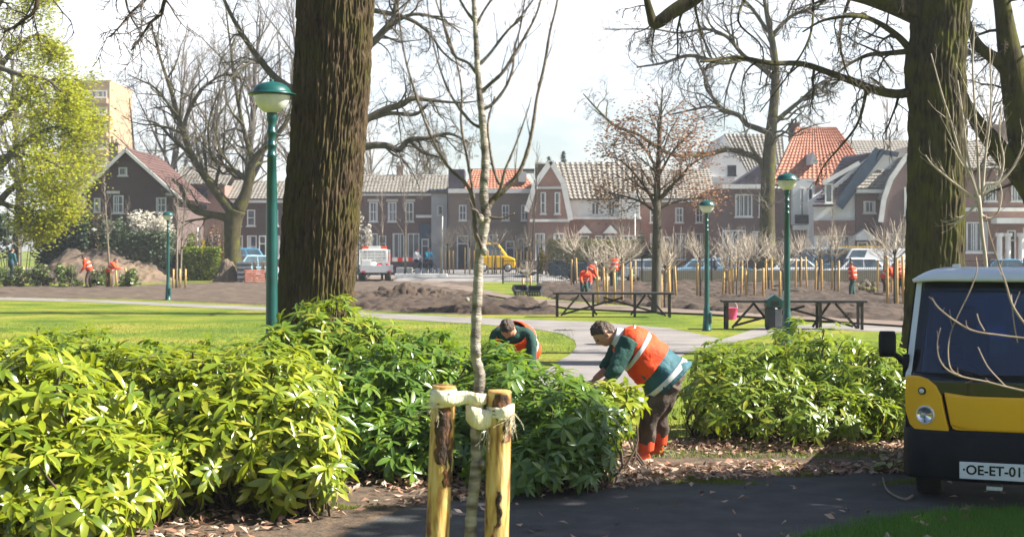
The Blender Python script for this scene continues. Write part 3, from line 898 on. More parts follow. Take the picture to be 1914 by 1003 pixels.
# hanging twigs that reach into the top left
for lp in ([(250, -560, 16, -3), (262, -300, 9, -3), (300, -60, 6, -3), (240, 30, 4, -3), (205, 70, 2, -3)],
           [(420, -500, 16, -2), (330, -200, 9, -2), (308, 0, 7, -2), (280, 45, 5, -2), (245, 95, 3, -2)],
           [(330, -330, 14, 3), (240, -100, 8, 3), (235, 0, 5, 3), (262, 60, 3, 3), (300, 95, 2, 3)],
           [(120, -380, 12, -3), (60, -150, 9, -3), (70, 0, 7, -3), (40, 40, 5, -3), (5, 62, 3, -3)]):
    p, rs = pxl(D, lp); t.limb(p, rs); t.side(p, rs, 14, .75, 1, .3, .2)
t.build(root, MT['oakbark'], MT['twig'])

# mossy trunk at the right, with its long limb to the left
t = Tree(23, thr=.02, twig=.007, wand=.28, up=.0)
D = 25.5
root = thing('mossy_tree', 'thick mossy tree trunk behind the utility truck with a long horizontal limb reaching left', 'tree', ((1746 - CX) / F * D, D, 0))
rows = bark_trunk([(690, 1676, 1812), (650, 1686, 1804), (600, 1691, 1801), (450, 1697, 1800), (300, 1699, 1802), (200, 1702, 1804), (130, 1694, 1804), (100, 1698, 1805), (60, 1706, 1806), (0, 1700, 1812), (-160, 1680, 1830)], D, 1.0, .036, 4.5, 7.7, 220, 300, 1.0, 30)
t.A.grid(rows, True, True, True)
L1 = [(1722, 20, 62), (1660, 2, 44), (1600, -14, 36), (1520, -26, 32, -1), (1420, -30, 30, -1), (1330, -24, 29, -1), (1290, 2, 27, -1), (1258, 22, 25, -1), (1234, 40, 23, -1), (1222, 44, 19, -1), (1217, 30, 16, -1), (1211, 8, 13, -1), (1206, -14, 10, -1)]
L2 = [(1712, 168, 20), (1680, 176, 18), (1640, 170, 17), (1600, 155, 15), (1560, 140, 13), (1500, 120, 11), (1440, 118, 9, -1), (1380, 108, 7, -1), (1310, 116, 4, -2)]
L3 = [(1706, 100, 16), (1680, 70, 13), (1640, 42, 10), (1600, 30, 8, -1), (1540, 38, 5, -1), (1500, 60, 3, -1)]
L4 = [(1702, 96, 12), (1660, 100, 10), (1620, 104, 8, 1), (1580, 125, 5, 1), (1540, 160, 3, 1)]
L5 = [(1740, -140, 70), (1640, -330, 50), (1500, -480, 30, -1), (1340, -560, 16, -2)]
L6 = [(1760, -140, 80), (1800, -400, 60), (1900, -650, 36, 1)]
for lp, n, L, dn in ((L1, 12, 1.2, .6), (L2, 16, 1.3, .55), (L3, 12, .9, .3), (L4, 10, .8, .3), (L5, 12, 2.2, .8), (L6, 8, 2.2, .6)):
    p, rs = pxl(D, lp); t.limb(p, rs); t.side(p, rs, n, L, 2, .12, dn)
for lp in ([(1620, 164, 8), (1612, 205, 6), (1598, 240, 5), (1570, 275, 4), (1540, 310, 3), (1524, 345, 2)],
           [(1590, -10, 7), (1570, 60, 5, -1), (1578, 120, 4, -1), (1600, 170, 2, -1)],
           [(1520, -20, 6), (1516, 60, 4, -1), (1480, 130, 3, -1), (1420, 210, 2, -1)],
           [(1400, -20, 6), (1380, 40, 4, -1), (1425, 90, 3, -1), (1420, 160, 2, -1)]):
    p, rs = pxl(D, lp); t.limb(p, rs); t.side(p, rs, 9, .55, 1, .2, .2)
t.build(root, MT['mossbark'], MT['twig'])

# bent dark tree at the right edge
t = Tree(31, thr=.02, twig=.007, wand=.28, up=.0)
D = 28.
root = thing('leaning_tree', 'dark leaning tree at the right edge with crooked mossy limbs', 'tree', ((2050 - CX) / F * D, D, 0))
for lp, n, L in (([(2050, 668, 150), (2040, 600, 125), (2010, 480, 112), (1975, 400, 100), (1935, 300, 84), (1914, 220, 68), (1898, 150, 54), (1884, 80, 40), (1872, 0, 30), (1850, -120, 24), (1800, -260, 14)], 16, 1.8),
              ([(1990, 470, 70), (1950, 385, 56), (1915, 335, 46), (1880, 296, 40), (1848, 255, 33), (1824, 225, 26), (1806, 190, 18), (1790, 140, 10)], 9, 1.),
              ([(1905, 160, 30), (1870, 118, 26), (1835, 92, 20), (1815, 60, 15), (1803, 20, 10)], 8, .9),
              ([(1916, 250, 24), (1880, 120, 20), (1850, 106, 14), (1812, 84, 9)], 7, .8),
              ([(1912, 210, 34), (1960, 80, 26), (2010, -80, 20), (2050, -260, 10)], 9, 1.5)):
    p, rs = pxl(D, lp); t.limb(p, rs, 16); t.side(p, rs, n, L, 2, .3, .35)
t.build(root, MT['mossbark'], MT['twig'])

# tree hidden behind the oak: its crooked limbs come out on the right
t = Tree(41, thr=.022, twig=.0055, wand=.34, up=.02); t.nsub = [5, 6, 6]
MT['finetwig'] = mat('fine_twig', (.09, .075, .062), (.16, .135, .11), scale=3, rough=.9)
D = 46.
root = thing('crooked_tree', 'bare crooked tree hidden behind the thick oak trunk, its limbs reaching out to the right', 'tree', ((612 - CX) / F * D, D, 0))
for lp, n, L in (([(612, 592, 60), (610, 480, 52), (606, 300, 46), (612, 100, 40), (600, -150, 26), (620, -400, 12)], 6, 3.),
              ([(612, 300, 22), (680, 275, 15), (720, 272, 13), (745, 280, 12), (765, 262, 10), (800, 258, 8), (840, 250, 6), (880, 268, 3)], 20, 1.7),
              ([(612, 262, 22), (680, 226, 15), (720, 205, 13), (750, 196, 12), (772, 184, 10), (810, 188, 7), (860, 192, 4), (900, 188, 2)], 20, 1.7),
              ([(612, 235, 18), (690, 222, 10), (730, 212, 8), (775, 214, 7), (800, 196, 4)], 8, 1.4),
              ([(612, 140, 24), (690, 85, 15), (715, 60, 13), (736, 34, 11), (742, 0, 8), (770, -60, 6)], 19, 2.),
              ([(690, 84, 9), (760, 30, 7), (820, 35, 5), (860, 60, 3)], 9, 1.5),
              ([(700, 20, 10), (760, 34, 8), (800, 60, 6), (830, 100, 4), (870, 130, 2)], 9, 1.4),
              ([(600, 190, 20), (520, 150, 14), (450, 60, 9), (400, -40, 5)], 12, 2.2),
              ([(765, 262, 7), (790, 285, 6), (815, 292, 4), (830, 300, 3)], 5, .8)):
    p, rs = pxl(D, lp); t.limb(p, rs, 10); t.side(p, rs, n, L, 3, .25, .15)
t.build(root, MT['bark'], MT['finetwig'])

# spreading tree left of the lamp
t = Tree(53, thr=.04, twig=.009, wand=.3, up=.03)
t.nsub = [4, 5, 6]
D = 93.5
root = thing('spreading_tree', 'low forking bare tree with spreading limbs behind the stacked pallets', 'tree', ((438 - CX) / F * D, D, 0))
for lp, n, L in (([(438, 532, 42), (436, 500, 34), (434, 450, 30), (436, 410, 34), (441, 392, 38)], 0, 0),
              ([(436, 410, 20), (412, 404, 15), (390, 400, 13), (366, 394, 12), (348, 375, 10), (338, 350, 8), (322, 335, 5)], 9, 4.),
              ([(438, 398, 26), (420, 378, 19), (398, 350, 16), (378, 322, 14), (358, 290, 12), (342, 245, 11), (332, 215, 9), (318, 165, 7), (300, 110, 5), (288, 60, 3)], 18, 5.2),
              ([(444, 394, 28), (458, 365, 22), (466, 335, 18), (472, 305, 15), (490, 280, 12), (520, 250, 9), (548, 210, 5)], 16, 5.),
              ([(342, 245, 9), (350, 215, 8), (368, 180, 7), (385, 160, 5), (420, 140, 4), (460, 150, 3)], 13, 4.2),
              ([(466, 340, 12), (440, 320, 10), (420, 310, 8), (395, 290, 6), (390, 230, 4), (410, 170, 3)], 13, 4.2),
              ([(340, 236, 6), (318, 200, 5), (290, 165, 4), (262, 150, 3), (240, 140, 2)], 11, 3.2),
              ([(358, 290, 7), (325, 262, 6), (295, 232, 4), (268, 225, 2)], 10, 3.),
              ([(472, 300, 10), (455, 240, 8), (440, 160, 6), (430, 80, 4), (420, 0, 2)], 15, 4.4)):
    p, rs = pxl(D, lp); t.limb(p, rs, 10)
    if n: t.side(p, rs, n, L, 3, .15)
t.build(root, MT['mossbark'], MT['finetwig'])

# wide tree right of centre
t = Tree(61, thr=.04, twig=.009, wand=.32, up=.02)
t.nsub = [4, 5, 6]
D = 96.
root = thing('wide_bare_tree', 'wide bare tree with crooked limbs standing in front of the red roofed house', 'tree', ((1434 - CX) / F * D, D, 0))
for lp, n, L in (([(1433, 525, 44), (1434, 470, 32), (1434, 400, 28), (1436, 320, 26), (1440, 260, 22), (1446, 200, 18), (1450, 140, 15), (1444, 80, 12), (1432, 20, 8), (1420, -60, 4)], 16, 5.),
              ([(1436, 330, 16), (1420, 300, 13), (1395, 288, 11), (1360, 280, 10), (1325, 288, 9), (1302, 286, 6)], 8, 2.5),
              ([(1442, 250, 12), (1415, 240, 11), (1395, 232, 10), (1380, 215, 9), (1350, 207, 8), (1338, 190, 6), (1320, 165, 5), (1316, 140, 3)], 14, 4.),
              ([(1444, 232, 11), (1470, 210, 9), (1500, 185, 7), (1520, 165, 5), (1540, 150, 3)], 12, 4.),
              ([(1452, 150, 11), (1400, 112, 9), (1350, 118, 8), (1290, 104, 7), (1240, 118, 5), (1190, 126, 3)], 17, 4.4),
              ([(1450, 130, 10), (1395, 108, 8), (1360, 70, 7), (1320, 55, 5), (1270, 62, 4), (1220, 55, 3), (1130, 55, 2)], 17, 4.2),
              ([(1380, 215, 6), (1330, 200, 5), (1296, 205, 4), (1250, 215, 3)], 10, 3.),
              ([(1440, 70, 9), (1480, 30, 7), (1530, 10, 5), (1580, -30, 3)], 13, 4.4),
              ([(1436, 60, 8), (1400, 10, 6), (1360, -20, 4), (1300, -40, 3)], 14, 4.2),
              ([(1300, 104, 5), (1320, 150, 4), (1336, 190, 4)], 7, 2.4),
              ([(1190, 250, 6, -3), (1150, 235, 5, -3), (1120, 208, 4, -3), (1090, 175, 2, -3)], 9, 2.6),
              ([(1330, 288, 7), (1260, 290, 7, -2), (1190, 250, 6, -3)], 5, 2.)):
    p, rs = pxl(D, lp); t.limb(p, rs, 10); t.side(p, rs, n, L, 3, .2)
t.build(root, MT['mossbark'], MT['finetwig'])

# small oak that kept its brown leaves
def leaf_quads(mb, r, tips, n, size, spread):
    for p, d in tips:
        for k in range(n):
            c = p + V((r.gauss(0, spread), r.gauss(0, spread), r.gauss(0, spread)))
            a = V((r.gauss(0, 1), r.gauss(0, 1), r.gauss(0, 1))).normalized(); u, w = frame(a)
            s = size * r.uniform(.6, 1.25)
            mb.face(c - u * s, c + w * s * .45, c + u * s, c - w * s * .45)
MT['brownleaf'] = leafmat('dry_brown_leaf', [(.18, .085, .045), (.29, .15, .08), (.23, .11, .055), (.36, .22, .13)], .35, .7)
t = Tree(71, thr=.02, twig=.007, wand=.22, up=.06, ang=(.5, 1.0))
D = 46.6
root = thing('young_oak_tree', 'slender oak still holding its dry brown leaves beside the picnic table', 'tree', ((1227 - CX) / F * D, D, 0))
p, rs = pxl(D, [(1226, 588, 22), (1226, 570, 18), (1227, 480, 17), (1228, 400, 15), (1229, 340, 11), (1232, 270, 8), (1236, 210, 4), (1238, 160, 2)])
t.limb(p, rs, 12); t.side(p, rs, 26, 2.1, 1, .42, per=6)
t.r.seed(4)
for lp in ([(1228, 395, 7), (1215, 365, 6), (1190, 330, 4), (1160, 300, 3), (1125, 290, 2)], [(1229, 380, 7), (1255, 350, 5), (1290, 310, 4), (1322, 290, 2)],
           [(1228, 400, 6), (1200, 378, 5), (1160, 365, 3), (1130, 360, 2)], [(1229, 390, 6), (1260, 378, 4), (1300, 370, 3), (1330, 372, 2)], [(1230, 330, 6), (1260, 280, 4), (1300, 240, 2)], [(1230, 320, 6), (1200, 270, 4), (1165, 240, 2)]):
    p, rs = pxl(D, lp); t.limb(p, rs); t.side(p, rs, 13, 1.05, 1, .2)
t.build(root, MT['bark'], MT['twig'])
lm = MB(); leaf_quads(lm, t.r, [x for x in t.tips if x[0].z < 6.9], 11, .055, .24)
lm.build('leaves', MT['brownleaf'], root, world=True)

# yellow green tree on the left
MT['springleaf'] = leafmat('spring_leaf', [(.24, .3, .012), (.36, .39, .014), (.47, .44, .03), (.3, .35, .014)], .6, .6)
t = Tree(83, thr=.05, twig=.012, wand=.2, up=.0, ang=(.4, 1.0))
t.nsub = [7, 8, 6]
D = 66.
root = thing('spring_leaved_tree', 'big tree in fresh yellow green leaf with drooping twigs at the left edge', 'tree', ((-30 - CX) / F * D, D, 0))
p, rs = pxl(D, [(-30, 552, 44), (-28, 480, 36), (-20, 380, 30), (-15, 250, 24), (-30, 100, 18), (-40, -60, 12), (-30, -180, 5)]); t.limb(p, rs)
for lp in ([(-22, 400, 16), (30, 345, 11), (80, 330, 8), (110, 350, 4), (125, 385, 2)], [(-18, 330, 18), (40, 270, 13), (100, 240, 9), (130, 250, 5), (155, 290, 2)], [(-20, 250, 16), (40, 190, 11), (100, 150, 7), (130, 160, 4), (150, 190, 2)],
           [(-24, 160, 14), (20, 100, 10), (70, 65, 6), (110, 90, 3)], [(-30, 60, 12), (10, -10, 8), (45, -40, 5), (80, 10, 2)], [(-22, 370, 14), (20, 385, 9), (60, 395, 6), (95, 420, 3)], [(-20, 300, 13, -2), (30, 290, 9, -3), (90, 300, 6, -4), (140, 330, 3, -4)],
           [(-20, 220, 13, 2), (60, 215, 9, 4), (120, 210, 6, 4), (170, 230, 3, 4)], [(-20, 120, 12, -3), (40, 140, 8, -4), (90, 150, 5, -4), (130, 190, 2, -4)], [(-30, 100, 12), (-90, 30, 8), (-140, 0, 4)], [(-25, 240, 12), (-90, 200, 8), (-150, 210, 4)]):
    p, rs = pxl(D, lp); t.limb(p, rs); t.side(p, rs, 12, 1.75, 2, .15, .35)
t.build(root, MT['bark'], MT['twig'])
lm = MB(); leaf_quads(lm, t.r, [x for x in t.tips if x[0].x < (215 - CX) / F * x[0].y], 6, .085, .3)
lm.build('leaves', MT['springleaf'], root, world=True)

# background bare trees: three kinds, copied
def back_tree(seed, Hh, name, label, px, D, tm, cm, group, spread=.5, n=22, tw=.02):
    t = Tree(seed, thr=.07, twig=tw, wand=.16, up=.06, ang=(.35, .9)); t.nsub = [5, 6, 6]
    x = (px - CX) / F * D
    root = thing(name, label, 'tree', (x, D, 0), group)
    p = wiggle(t.r, (x, D, 0), (0, 0, 1), Hh, 10, .05, .1); rs = [Hh * .022 * (1 - .09 * i) for i in range(11)]
    t.limb(p, rs); t.side(p, rs, n, Hh * spread, 2, .22)
    t.build(root, tm, cm)
    return root
MT['fartwig'] = mat('far_twig', (.16, .13, .11), (.22, .18, .15), scale=2, rough=.9)
bt1 = back_tree(101, 25, 'background_tree', 'tall bare tree behind the houses, directly left of the tall lamp head', 470, 135, MT['bark'], MT['fartwig'], 'bare trees behind the houses', .42, 30)
bt2 = back_tree(102, 19, 'background_tree', 'wide bare tree behind the houses, above the dark brick terrace', 385, 132, MT['bark'], MT['fartwig'], 'bare trees behind the houses', .5, 26)
for o, px, D, sc, rz, lb in ((bt1, 550, 150, 1.15, 2., 'tall bare tree just left of the thick oak trunk, behind the houses'), (bt2, 310, 150, 1.2, 1., 'pale bare tree between the gable house and the spreading tree'),
                         (bt2, 700, 180, .95, 2.6, 'low bare tree above the long grey roof, next to the thick oak trunk'), (bt1, 775, 200, .68, 1.2, 'bare tree behind the long grey roof, right of its chimney'),
                         (bt2, 820, 200, .9, 4., 'bare tree behind the end of the long grey roof'), (bt1, 1650, 180, .85, .6, 'bare tree behind the plain grey roof, left of the thick right trunk'),
                         (bt2, 1850, 150, 1.1, 5., 'bare tree behind the roof between the two right trunks'), (bt1, 30, 160, 1.1, 3., 'bare tree behind the apartment tower side of the yellow green tree')):
    copy_tree(o, ((px - CX) / F * D, D, 0), lb, rz, sc)

# dark conifers behind the gambrel house
MT['conifer'] = leafmat('conifer_needles', [(.015, .04, .022), (.03, .065, .035), (.02, .05, .03)], .1, .7)
def conifer(px, top, D, w, seed, label):
    r = random.Random(seed); x = (px - CX) / F * D; z1 = HC - (top - HY) / F * D
    root = thing('conifer', label, 'tree', (x, D, 0), 'conifers behind the gambrel house')
    b = MB(); b.tube([(x, D, 0), (x, D, z1)], [.25, .03], 6); b.build('trunk', MT['bark'], root, True, True)
    c = MB()
    for k in range(1600):
        t = r.random() ** .7; z = z1 - t * z1 * .7; rr = w * t * r.uniform(.3, 1) * (1 + .3 * math.sin(z * 5)); a = r.uniform(0, 2 * PI)
        p = V((x + rr * math.cos(a), D + rr * math.sin(a), z)); d = V((math.cos(a), math.sin(a), -.35)); u, v = frame(d); s = .34
        c.face(p - u * .13, p + d * s, p + u * .13, p - d * .1)
    c.build('crown', MT['conifer'], root, world=True)
conifer(1053, 282, 135, 2.2, 1, 'dark conifer whose tip rises just right of the gambrel peak')
conifer(1026, 292, 138, 1.9, 2, 'dark conifer whose tip rises just left of the gambrel peak')
# ------------------------------------------------------------- street lamps
MT['lampglass'] = mat('milky_lamp_glass', (.55, .56, .52), (.66, .66, .61), scale=6, rough=.25, spec=.6)
def make_lamp():
    root = thing('street_lamp', 'tall green street lamp with domed cap beside the thick oak trunk', 'street lamp', (0, 0, 0), 'green park lamps')
    b = MB()
    b.lathe((0, 0, 0), [(.17, 0), (.17, .04), (.145, .07), (.12, .45), (.105, .75), (.088, .8), (.082, 1.0), (.078, 2.6), (.062, 3.36), (.07, 3.37), (.07, 3.40), (.058, 3.41), (.056, 3.5), (.068, 3.51), (.068, 3.54), (.056, 3.55),
                         (.055, 3.68), (.07, 3.69), (.07, 3.72), (.055, 3.73), (.055, 3.84), (.07, 3.87), (.075, 3.96), (.07, 3.97)], 24)
    b.build('post', MT['lampgreen'], root, True)
    b = MB(); b.lathe((0, 0, 0), [(.07, 3.972), (.12, 3.99), (.19, 4.05), (.235, 4.13), (.255, 4.2), (.25, 4.215)], 24); b.build('globe', MT['lampglass'], root, True)
    b = MB(); b.lathe((0, 0, 0), [(.256, 4.216), (.33, 4.222), (.335, 4.235), (.275, 4.25), (.265, 4.27), (.245, 4.31), (.2, 4.355), (.13, 4.385), (.05, 4.4), (.03, 4.405), (.03, 4.43), (.01, 4.44)], 28); b.build('cap', MT['lampgreen'], root, True)
    b = MB(); b.bx(-.045, .045, -.175, -.1, .25, .62); b.build('hatch', MT['lampgreen'], root, bevel=.01)
    return root
lamp = make_lamp()
def lamp_at(o, px, py_base, top, label=None):
    D = GD(py_base); hgt = (py_base - top) / F * D
    loc = ((px - CX) / F * D, D, 0); sc = hgt / 4.44
    if o is lamp and label is None: o.location = loc; o.scale = (sc,) * 3; return o
    return copy_tree(o, loc, label, 1., sc)
lamp_at(lamp, 508, 748, 148)
lamp_at(lamp, 1471, 645, 321, 'green street lamp between the dark litter bin and the second picnic table')
lamp_at(lamp, 1321, 618, 372, 'green street lamp standing alone on the grass beside the footpath bend')
lamp_at(lamp, 314, 561, 394, 'small distant green street lamp before the dark soil heap on the left')

# ------------------------------------------------------------- long picnic tables
MT['darkwood'] = mat('dark_stained_wood', (.03, .026, .024), (.055, .047, .042), scale=3, stretch=(.3, 4, 4), rough=.7, bump=.4, bscale=20)
def make_table(L):
    root = thing('picnic_table', 'long dark wooden trestle table on the grass left of the brown leaved oak', 'table', (0, 0, 0), 'long dark trestle tables')
    b = MB()
    for k in range(3): b.bx(-L / 2, L / 2, -.36 + k * .245, -.13 + k * .245, .70, .76)
    b.build('table_top', MT['darkwood'], root)
    for x in (-L / 2 + .12, -L / 6, L / 6 + .05, L / 2 - .12):
        b = MB(); b.bx(x - .035, x + .035, -.3, -.23, 0, .698); b.build('leg', MT['darkwood'], root)
        b = MB(); b.bx(x - .035, x + .035, .23, .3, 0, .698); b.build('leg', MT['darkwood'], root)
        b = MB(); b.bx(x - .03, x + .03, -.228, .228, .6, .69); b.build('crossbar', MT['darkwood'], root)
    for a, c in (((-L / 2 + .25, -.26, .05), (-L / 2 + .8, -.26, .68)), ((L / 2 - .25, -.26, .05), (L / 2 - .8, -.26, .68)), ((-L / 2 + 1.35, .26, .05), (-L / 2 + .85, .26, .68)), ((L / 2 - 1.3, .26, .05), (L / 2 - .85, .26, .68)), ((-L / 2 + .3, 0, .08), (.3, 0, .6)), ((L / 2 - .3, 0, .08), (-.3, 0, .6))):
        b = MB(); b.bar(a, c, .045, .06); b.build('brace', MT['darkwood'], root)
    return root
tb = make_table(3.7); q = G(1146, 592); tb.location = q; tb.rotation_euler = (0, 0, -.06)
copy_tree(tb, G(1482, 615), 'long dark wooden trestle table behind the litter bin and the lamp on the right', -.05)

# litter bin
q = G(1446, 616)
root = thing('litter_bin', 'dark green litter bin with a pointed hood beside the right lamp', 'bin', q)
b = MB(); b.lathe((0, 0, 0), [(.2, 0), (.23, .1), (.23, .55), (.21, .58)], 8); b.build('bucket', MT['dark'], root)
b = MB(); b.prism([(-.21, -.2, .582), (.21, -.2, .582), (.21, -.2, .78), (0, -.2, .92), (-.21, -.2, .78)], (0, .4, 0)); b.build('hood', MT['lampgreen'], root, bevel=.015)
b = MB(); b.bx(-.1, .1, -.212, -.203, .63, .75); b.build('opening', MT['black'], root)
b = MB(); b.tube([(.3, .1, 0), (.3, .1, 1.0)], .04, 10); b.build('post', MT['reflective'], root, True)
MT['pink'] = mat('pink_plastic', (.6, .05, .2), (.7, .09, .27), scale=5, rough=.4)
q = G(1368, 597); root = thing('bucket', 'pink plastic bucket under the left end of the right table', 'bucket', q)
b = MB(); b.lathe((0, 0, 0), [(.13, 0), (.17, .34), (.185, .35), (.165, .34), (.125, .02)], 16, False); b.build('body', MT['pink'], root, True)
b = MB(); b.tube(cr([(-.17, 0, .34), (-.12, 0, .48), (0, 0, .54), (.12, 0, .48), (.17, 0, .34)], 4), .008, 6); b.build('handle', MT['white'], root, True)

# ------------------------------------------------------------- staked young trees in the planting bed
def make_young(seed, Hh=1.9, cw=1.0, name='young_tree'):
    r = random.Random(seed)
    root = thing(name, None, 'tree', (0, 0, 0), 'staked young trees')
    a = MB(); p = wiggle(r, (0, 0, 0), (0, 0, 1), Hh, 8, .025, .1); a.tube(p, [.04 - .0012 * i for i in range(9)], 7)
    a.sphere(p[-1], .07, 8, 6, (1, 1, 1.2)); a.build('trunk', MT['bark'], root, True)
    c = MB(); top = p[-1]
    for k in range(22):
        an = r.uniform(0, 2 * PI); el = r.uniform(.35, 1.4)
        d = V((math.cos(an) * math.cos(el), math.sin(an) * math.cos(el), math.sin(el)))
        q = wiggle(r, top - V((0, 0, r.uniform(0, .35))), d, cw * r.uniform(.8, 1.5), 6, .1, .07); c.tube(q, [.014, .012, .011, .009, .008, .007, .005], 3, False)
        for j in range(4):
            i = r.randint(1, 4); e = (q[i + 1] - q[i]).normalized() + V((r.gauss(0, .4), r.gauss(0, .4), r.gauss(0, .3) + .2))
            w = wiggle(r, q[i], e, cw * r.uniform(.3, .7), 4, .12, .06); c.tube(w, [.009, .008, .007, .006, .005], 3, False)
    c.build('crown', MT['paletwig'], root, True)
    return root
yk = [make_young(1, 1.75, 1.1), make_young(2, 1.9, 1.25), make_young(3, 1.65, 1.0)]
def make_stake():
    b = MB(); b.lathe((0, 0, 0), [(.05, 0), (.05, 1.38), (.04, 1.42)], 9); o = b.build('tree_stake', MT['timber'], None, True)
    return tag(o, None, 'stake', 'timber stakes of the young trees')
stk = make_stake(); used = [False, False, False]; stk_used = False
ORD = ['leftmost', 'second from left', 'third from left', 'rightmost']
YOUNG = [(836, 513, 4, 'just right of the two cyclists', 1.), (878, 514, 3, 'in front of the white framed door', 1.), (924, 514, 4, 'in front of the yellow van', 1.), (969, 510, 2, 'right of the yellow van', .9),
         (989, 508, 2, 'behind the wheelbarrow', .95), (1025, 510, 2, 'at the left end of the crowd barrier', .95), (985, 550, 2, 'between the two black crates', .55), (1073, 538, 2, 'in front of the crowd barrier', 1.1),
         (1116, 549, 3, 'right of the two stooping workers', .9), (1133, 568, 3, 'just behind the middle of the left table', .8), (1163, 567, 3, 'right of the standing orange worker', .95), (1182, 534, 2, 'by the fence left of the brown leaved oak', 1.),
         (1243, 578, 2, 'directly right of the brown leaved oak', .9), (1257, 558, 2, 'by the fence right of the brown leaved oak', .95), (1309, 560, 2, 'directly left of the lone lamp', 1.1), (1357, 560, 2, 'at the left end of the right table', .8),
         (1365, 535, 3, 'behind the left end of the right table', 1.05), (1377, 556, 2, 'in the dense cluster, nearest the right table', .95), (1396, 546, 3, 'in the middle of the dense cluster', 1.05), (1410, 560, 3, 'at the front right of the dense cluster', .9),
         (1437, 547, 2, 'left of the right lamp', 1.1), (1464, 562, 2, 'behind the right lamp post', .85), (1496, 541, 3, 'right of the right lamp, by the fence', 1.05), (1529, 550, 2, 'in front of the pale blue van', 1.1), (1561, 550, 2, 'left of the worker by the hedge clippings', 1.1),
         (1653, 552, 3, 'beside the stooping worker near the right trunk', 1.), (1673, 575, 3, 'frontmost beside the thick right trunk', 1.2)]
for i, (px, py, n, where, sc) in enumerate(YOUNG):
    if py < 520: sc *= 1.12
    k = i % 3; loc = G(px, py); s_ = sc * RH.uniform(.92, 1.08)
    lb = 'bare staked young tree ' + where
    if not used[k]:
        used[k] = True; yk[k].location = loc; yk[k]['label'] = lb; yk[k].scale = (s_,) * 3
    else: copy_tree(yk[k], loc, lb, RH.uniform(0, 6), s_)
    for j in range(n):
        dx = (j - (n - 1) / 2) * .32 * (1 if n < 4 else .9); dy = RH.uniform(-.22, .12)
        lb2 = (ORD[j] if j < n - 1 else 'rightmost') + ' stake of the young tree ' + where
        lc = loc + V((dx, dy - .05, -.05)); z = RH.uniform(1.0, 1.2) * sc
        if not stk_used:
            stk_used = True; o = stk; o.location = lc; o['label'] = lb2
        else: o = copy_tree(stk, lc, lb2)
        o.scale = (1, 1, z); o.rotation_euler = (RH.uniform(-.04, .04), RH.uniform(-.05, .05), RH.uniform(0, 6))

# slim street trees on the left with their stakes
MT['slimbark'] = mat('olive_bark', (.13, .11, .075), (.2, .17, .12), scale=8, rough=.9, bump=.6, bscale=30)
def slim(seed, Hh, n=18):
    t = Tree(seed, thr=.03, twig=.008, wand=.12, up=.09, ang=(.35, .8))
    root = thing('slim_tree', None, 'tree', (0, 0, 0), 'slim bare trees')
    p = wiggle(t.r, (0, 0, 0), (0, 0, 1), Hh, 12, .02, .05); rs = [.075 * (1 - .07 * i) for i in range(13)]
    t.limb(p, rs, 8); t.side(p, rs, n, Hh * .2, 1, .35)
    t.build(root, MT['slimbark'], MT['fartwig']); return root
sl = [slim(5, 6.2), slim(6, 5.5)]; su = [0, 0]
for i, (px, py, k, sc, lb) in enumerate(((206, 538, 0, 1., 'slim bare tree between the two workers in the shrub row'), (239, 514, 1, .95, 'slim bare tree standing at the foot of the big soil mound'), (330, 540, 1, 1., 'left of the twin slim trees behind the small distant lamp'),
                           (337, 539, 0, .95, 'right of the twin slim trees behind the small distant lamp'), (36, 532, 1, .9, 'slim bare tree at the left edge beside the worker in teal'), (714, 500, 1, 1.1, 'slim bare tree behind the flatbed truck'),
                           (757, 506, 0, 1.15, 'slim bare tree in front of the red and white road barrier'), (993, 504, 0, 1.35, 'slim bare tree left of the gambrel gable'), (1553, 520, 0, 1., 'slim mossy tree in front of the slate roofed house'), (1163, 510, 1, 1.1, 'slim bare tree at the right end of the hedge'))):
    loc = G(px, py)
    if not su[k]: su[k] = 1; sl[k].location = loc; sl[k]['label'] = lb; sl[k].scale = (sc,) * 3
    else: copy_tree(sl[k], loc, lb, i * 1.3, sc)
for px, py, n, where in ((209, 538, 3, 'of the slim tree between the shrub row workers'), (330, 540, 4, 'of the twin slim trees by the distant lamp'), (38, 531, 2, 'of the slim tree at the left edge'), (242, 535, 2, 'at the right end of the shrub row')):
    for j in range(n):
        o = copy_tree(stk, G(px, py) + V(((j - (n - 1) / 2) * .3, RH.uniform(-.2, .1), -.04)), (ORD[j] if j < n - 1 else 'rightmost') + ' timber stake ' + where)
        o.scale = (1, 1, .78); o.rotation_euler = (0, RH.uniform(-.05, .05), 1)

# ------------------------------------------------------------- iron fence and low wall before the cars
MT['iron'] = mat('dark_iron', (.016, .018, .02), (.03, .033, .036), scale=5, rough=.5)
D = 88.; k = D / F
root = thing('iron_fence', 'dark iron railing fence between the planting bed and the parked cars', 'fence', ((940 - CX) * k, D, 0))
x0, x1 = (940 - CX) * k, (1990 - CX) * k
b = MB(); x = x0
while x < x1: b.bx(x - .009, x + .009, D - .009, D + .009, .12, 1.45); x += .13
b.bx(x0, x1, D - .02, D + .02, .12, .16); b.bx(x0, x1, D - .02, D + .02, 1.38, 1.42); b.build('railing', MT['iron'], root, world=True)
x = x0; i = 0
while x < x1:
    b = MB(); b.bx(x - .05, x + .05, D - .05, D + .05, 0, 1.6); b.build('post', MT['iron'], root, world=True); x += 2.15
b = MB(); Dw = 90.5; b.bx((1195 - CX) * Dw / F, (1990 - CX) * Dw / F, Dw - .15, Dw + .15, 0, .8)
MT['wallbrick'] = brickmat('low_wall_brick', (.17, .13, .11), (.21, .165, .14), (.2, .18, .16))
o = b.build('low_wall', MT['wallbrick'], None); 
tag(o, 'low brown brick wall behind the iron fence, right of the brown leaved oak', 'wall')

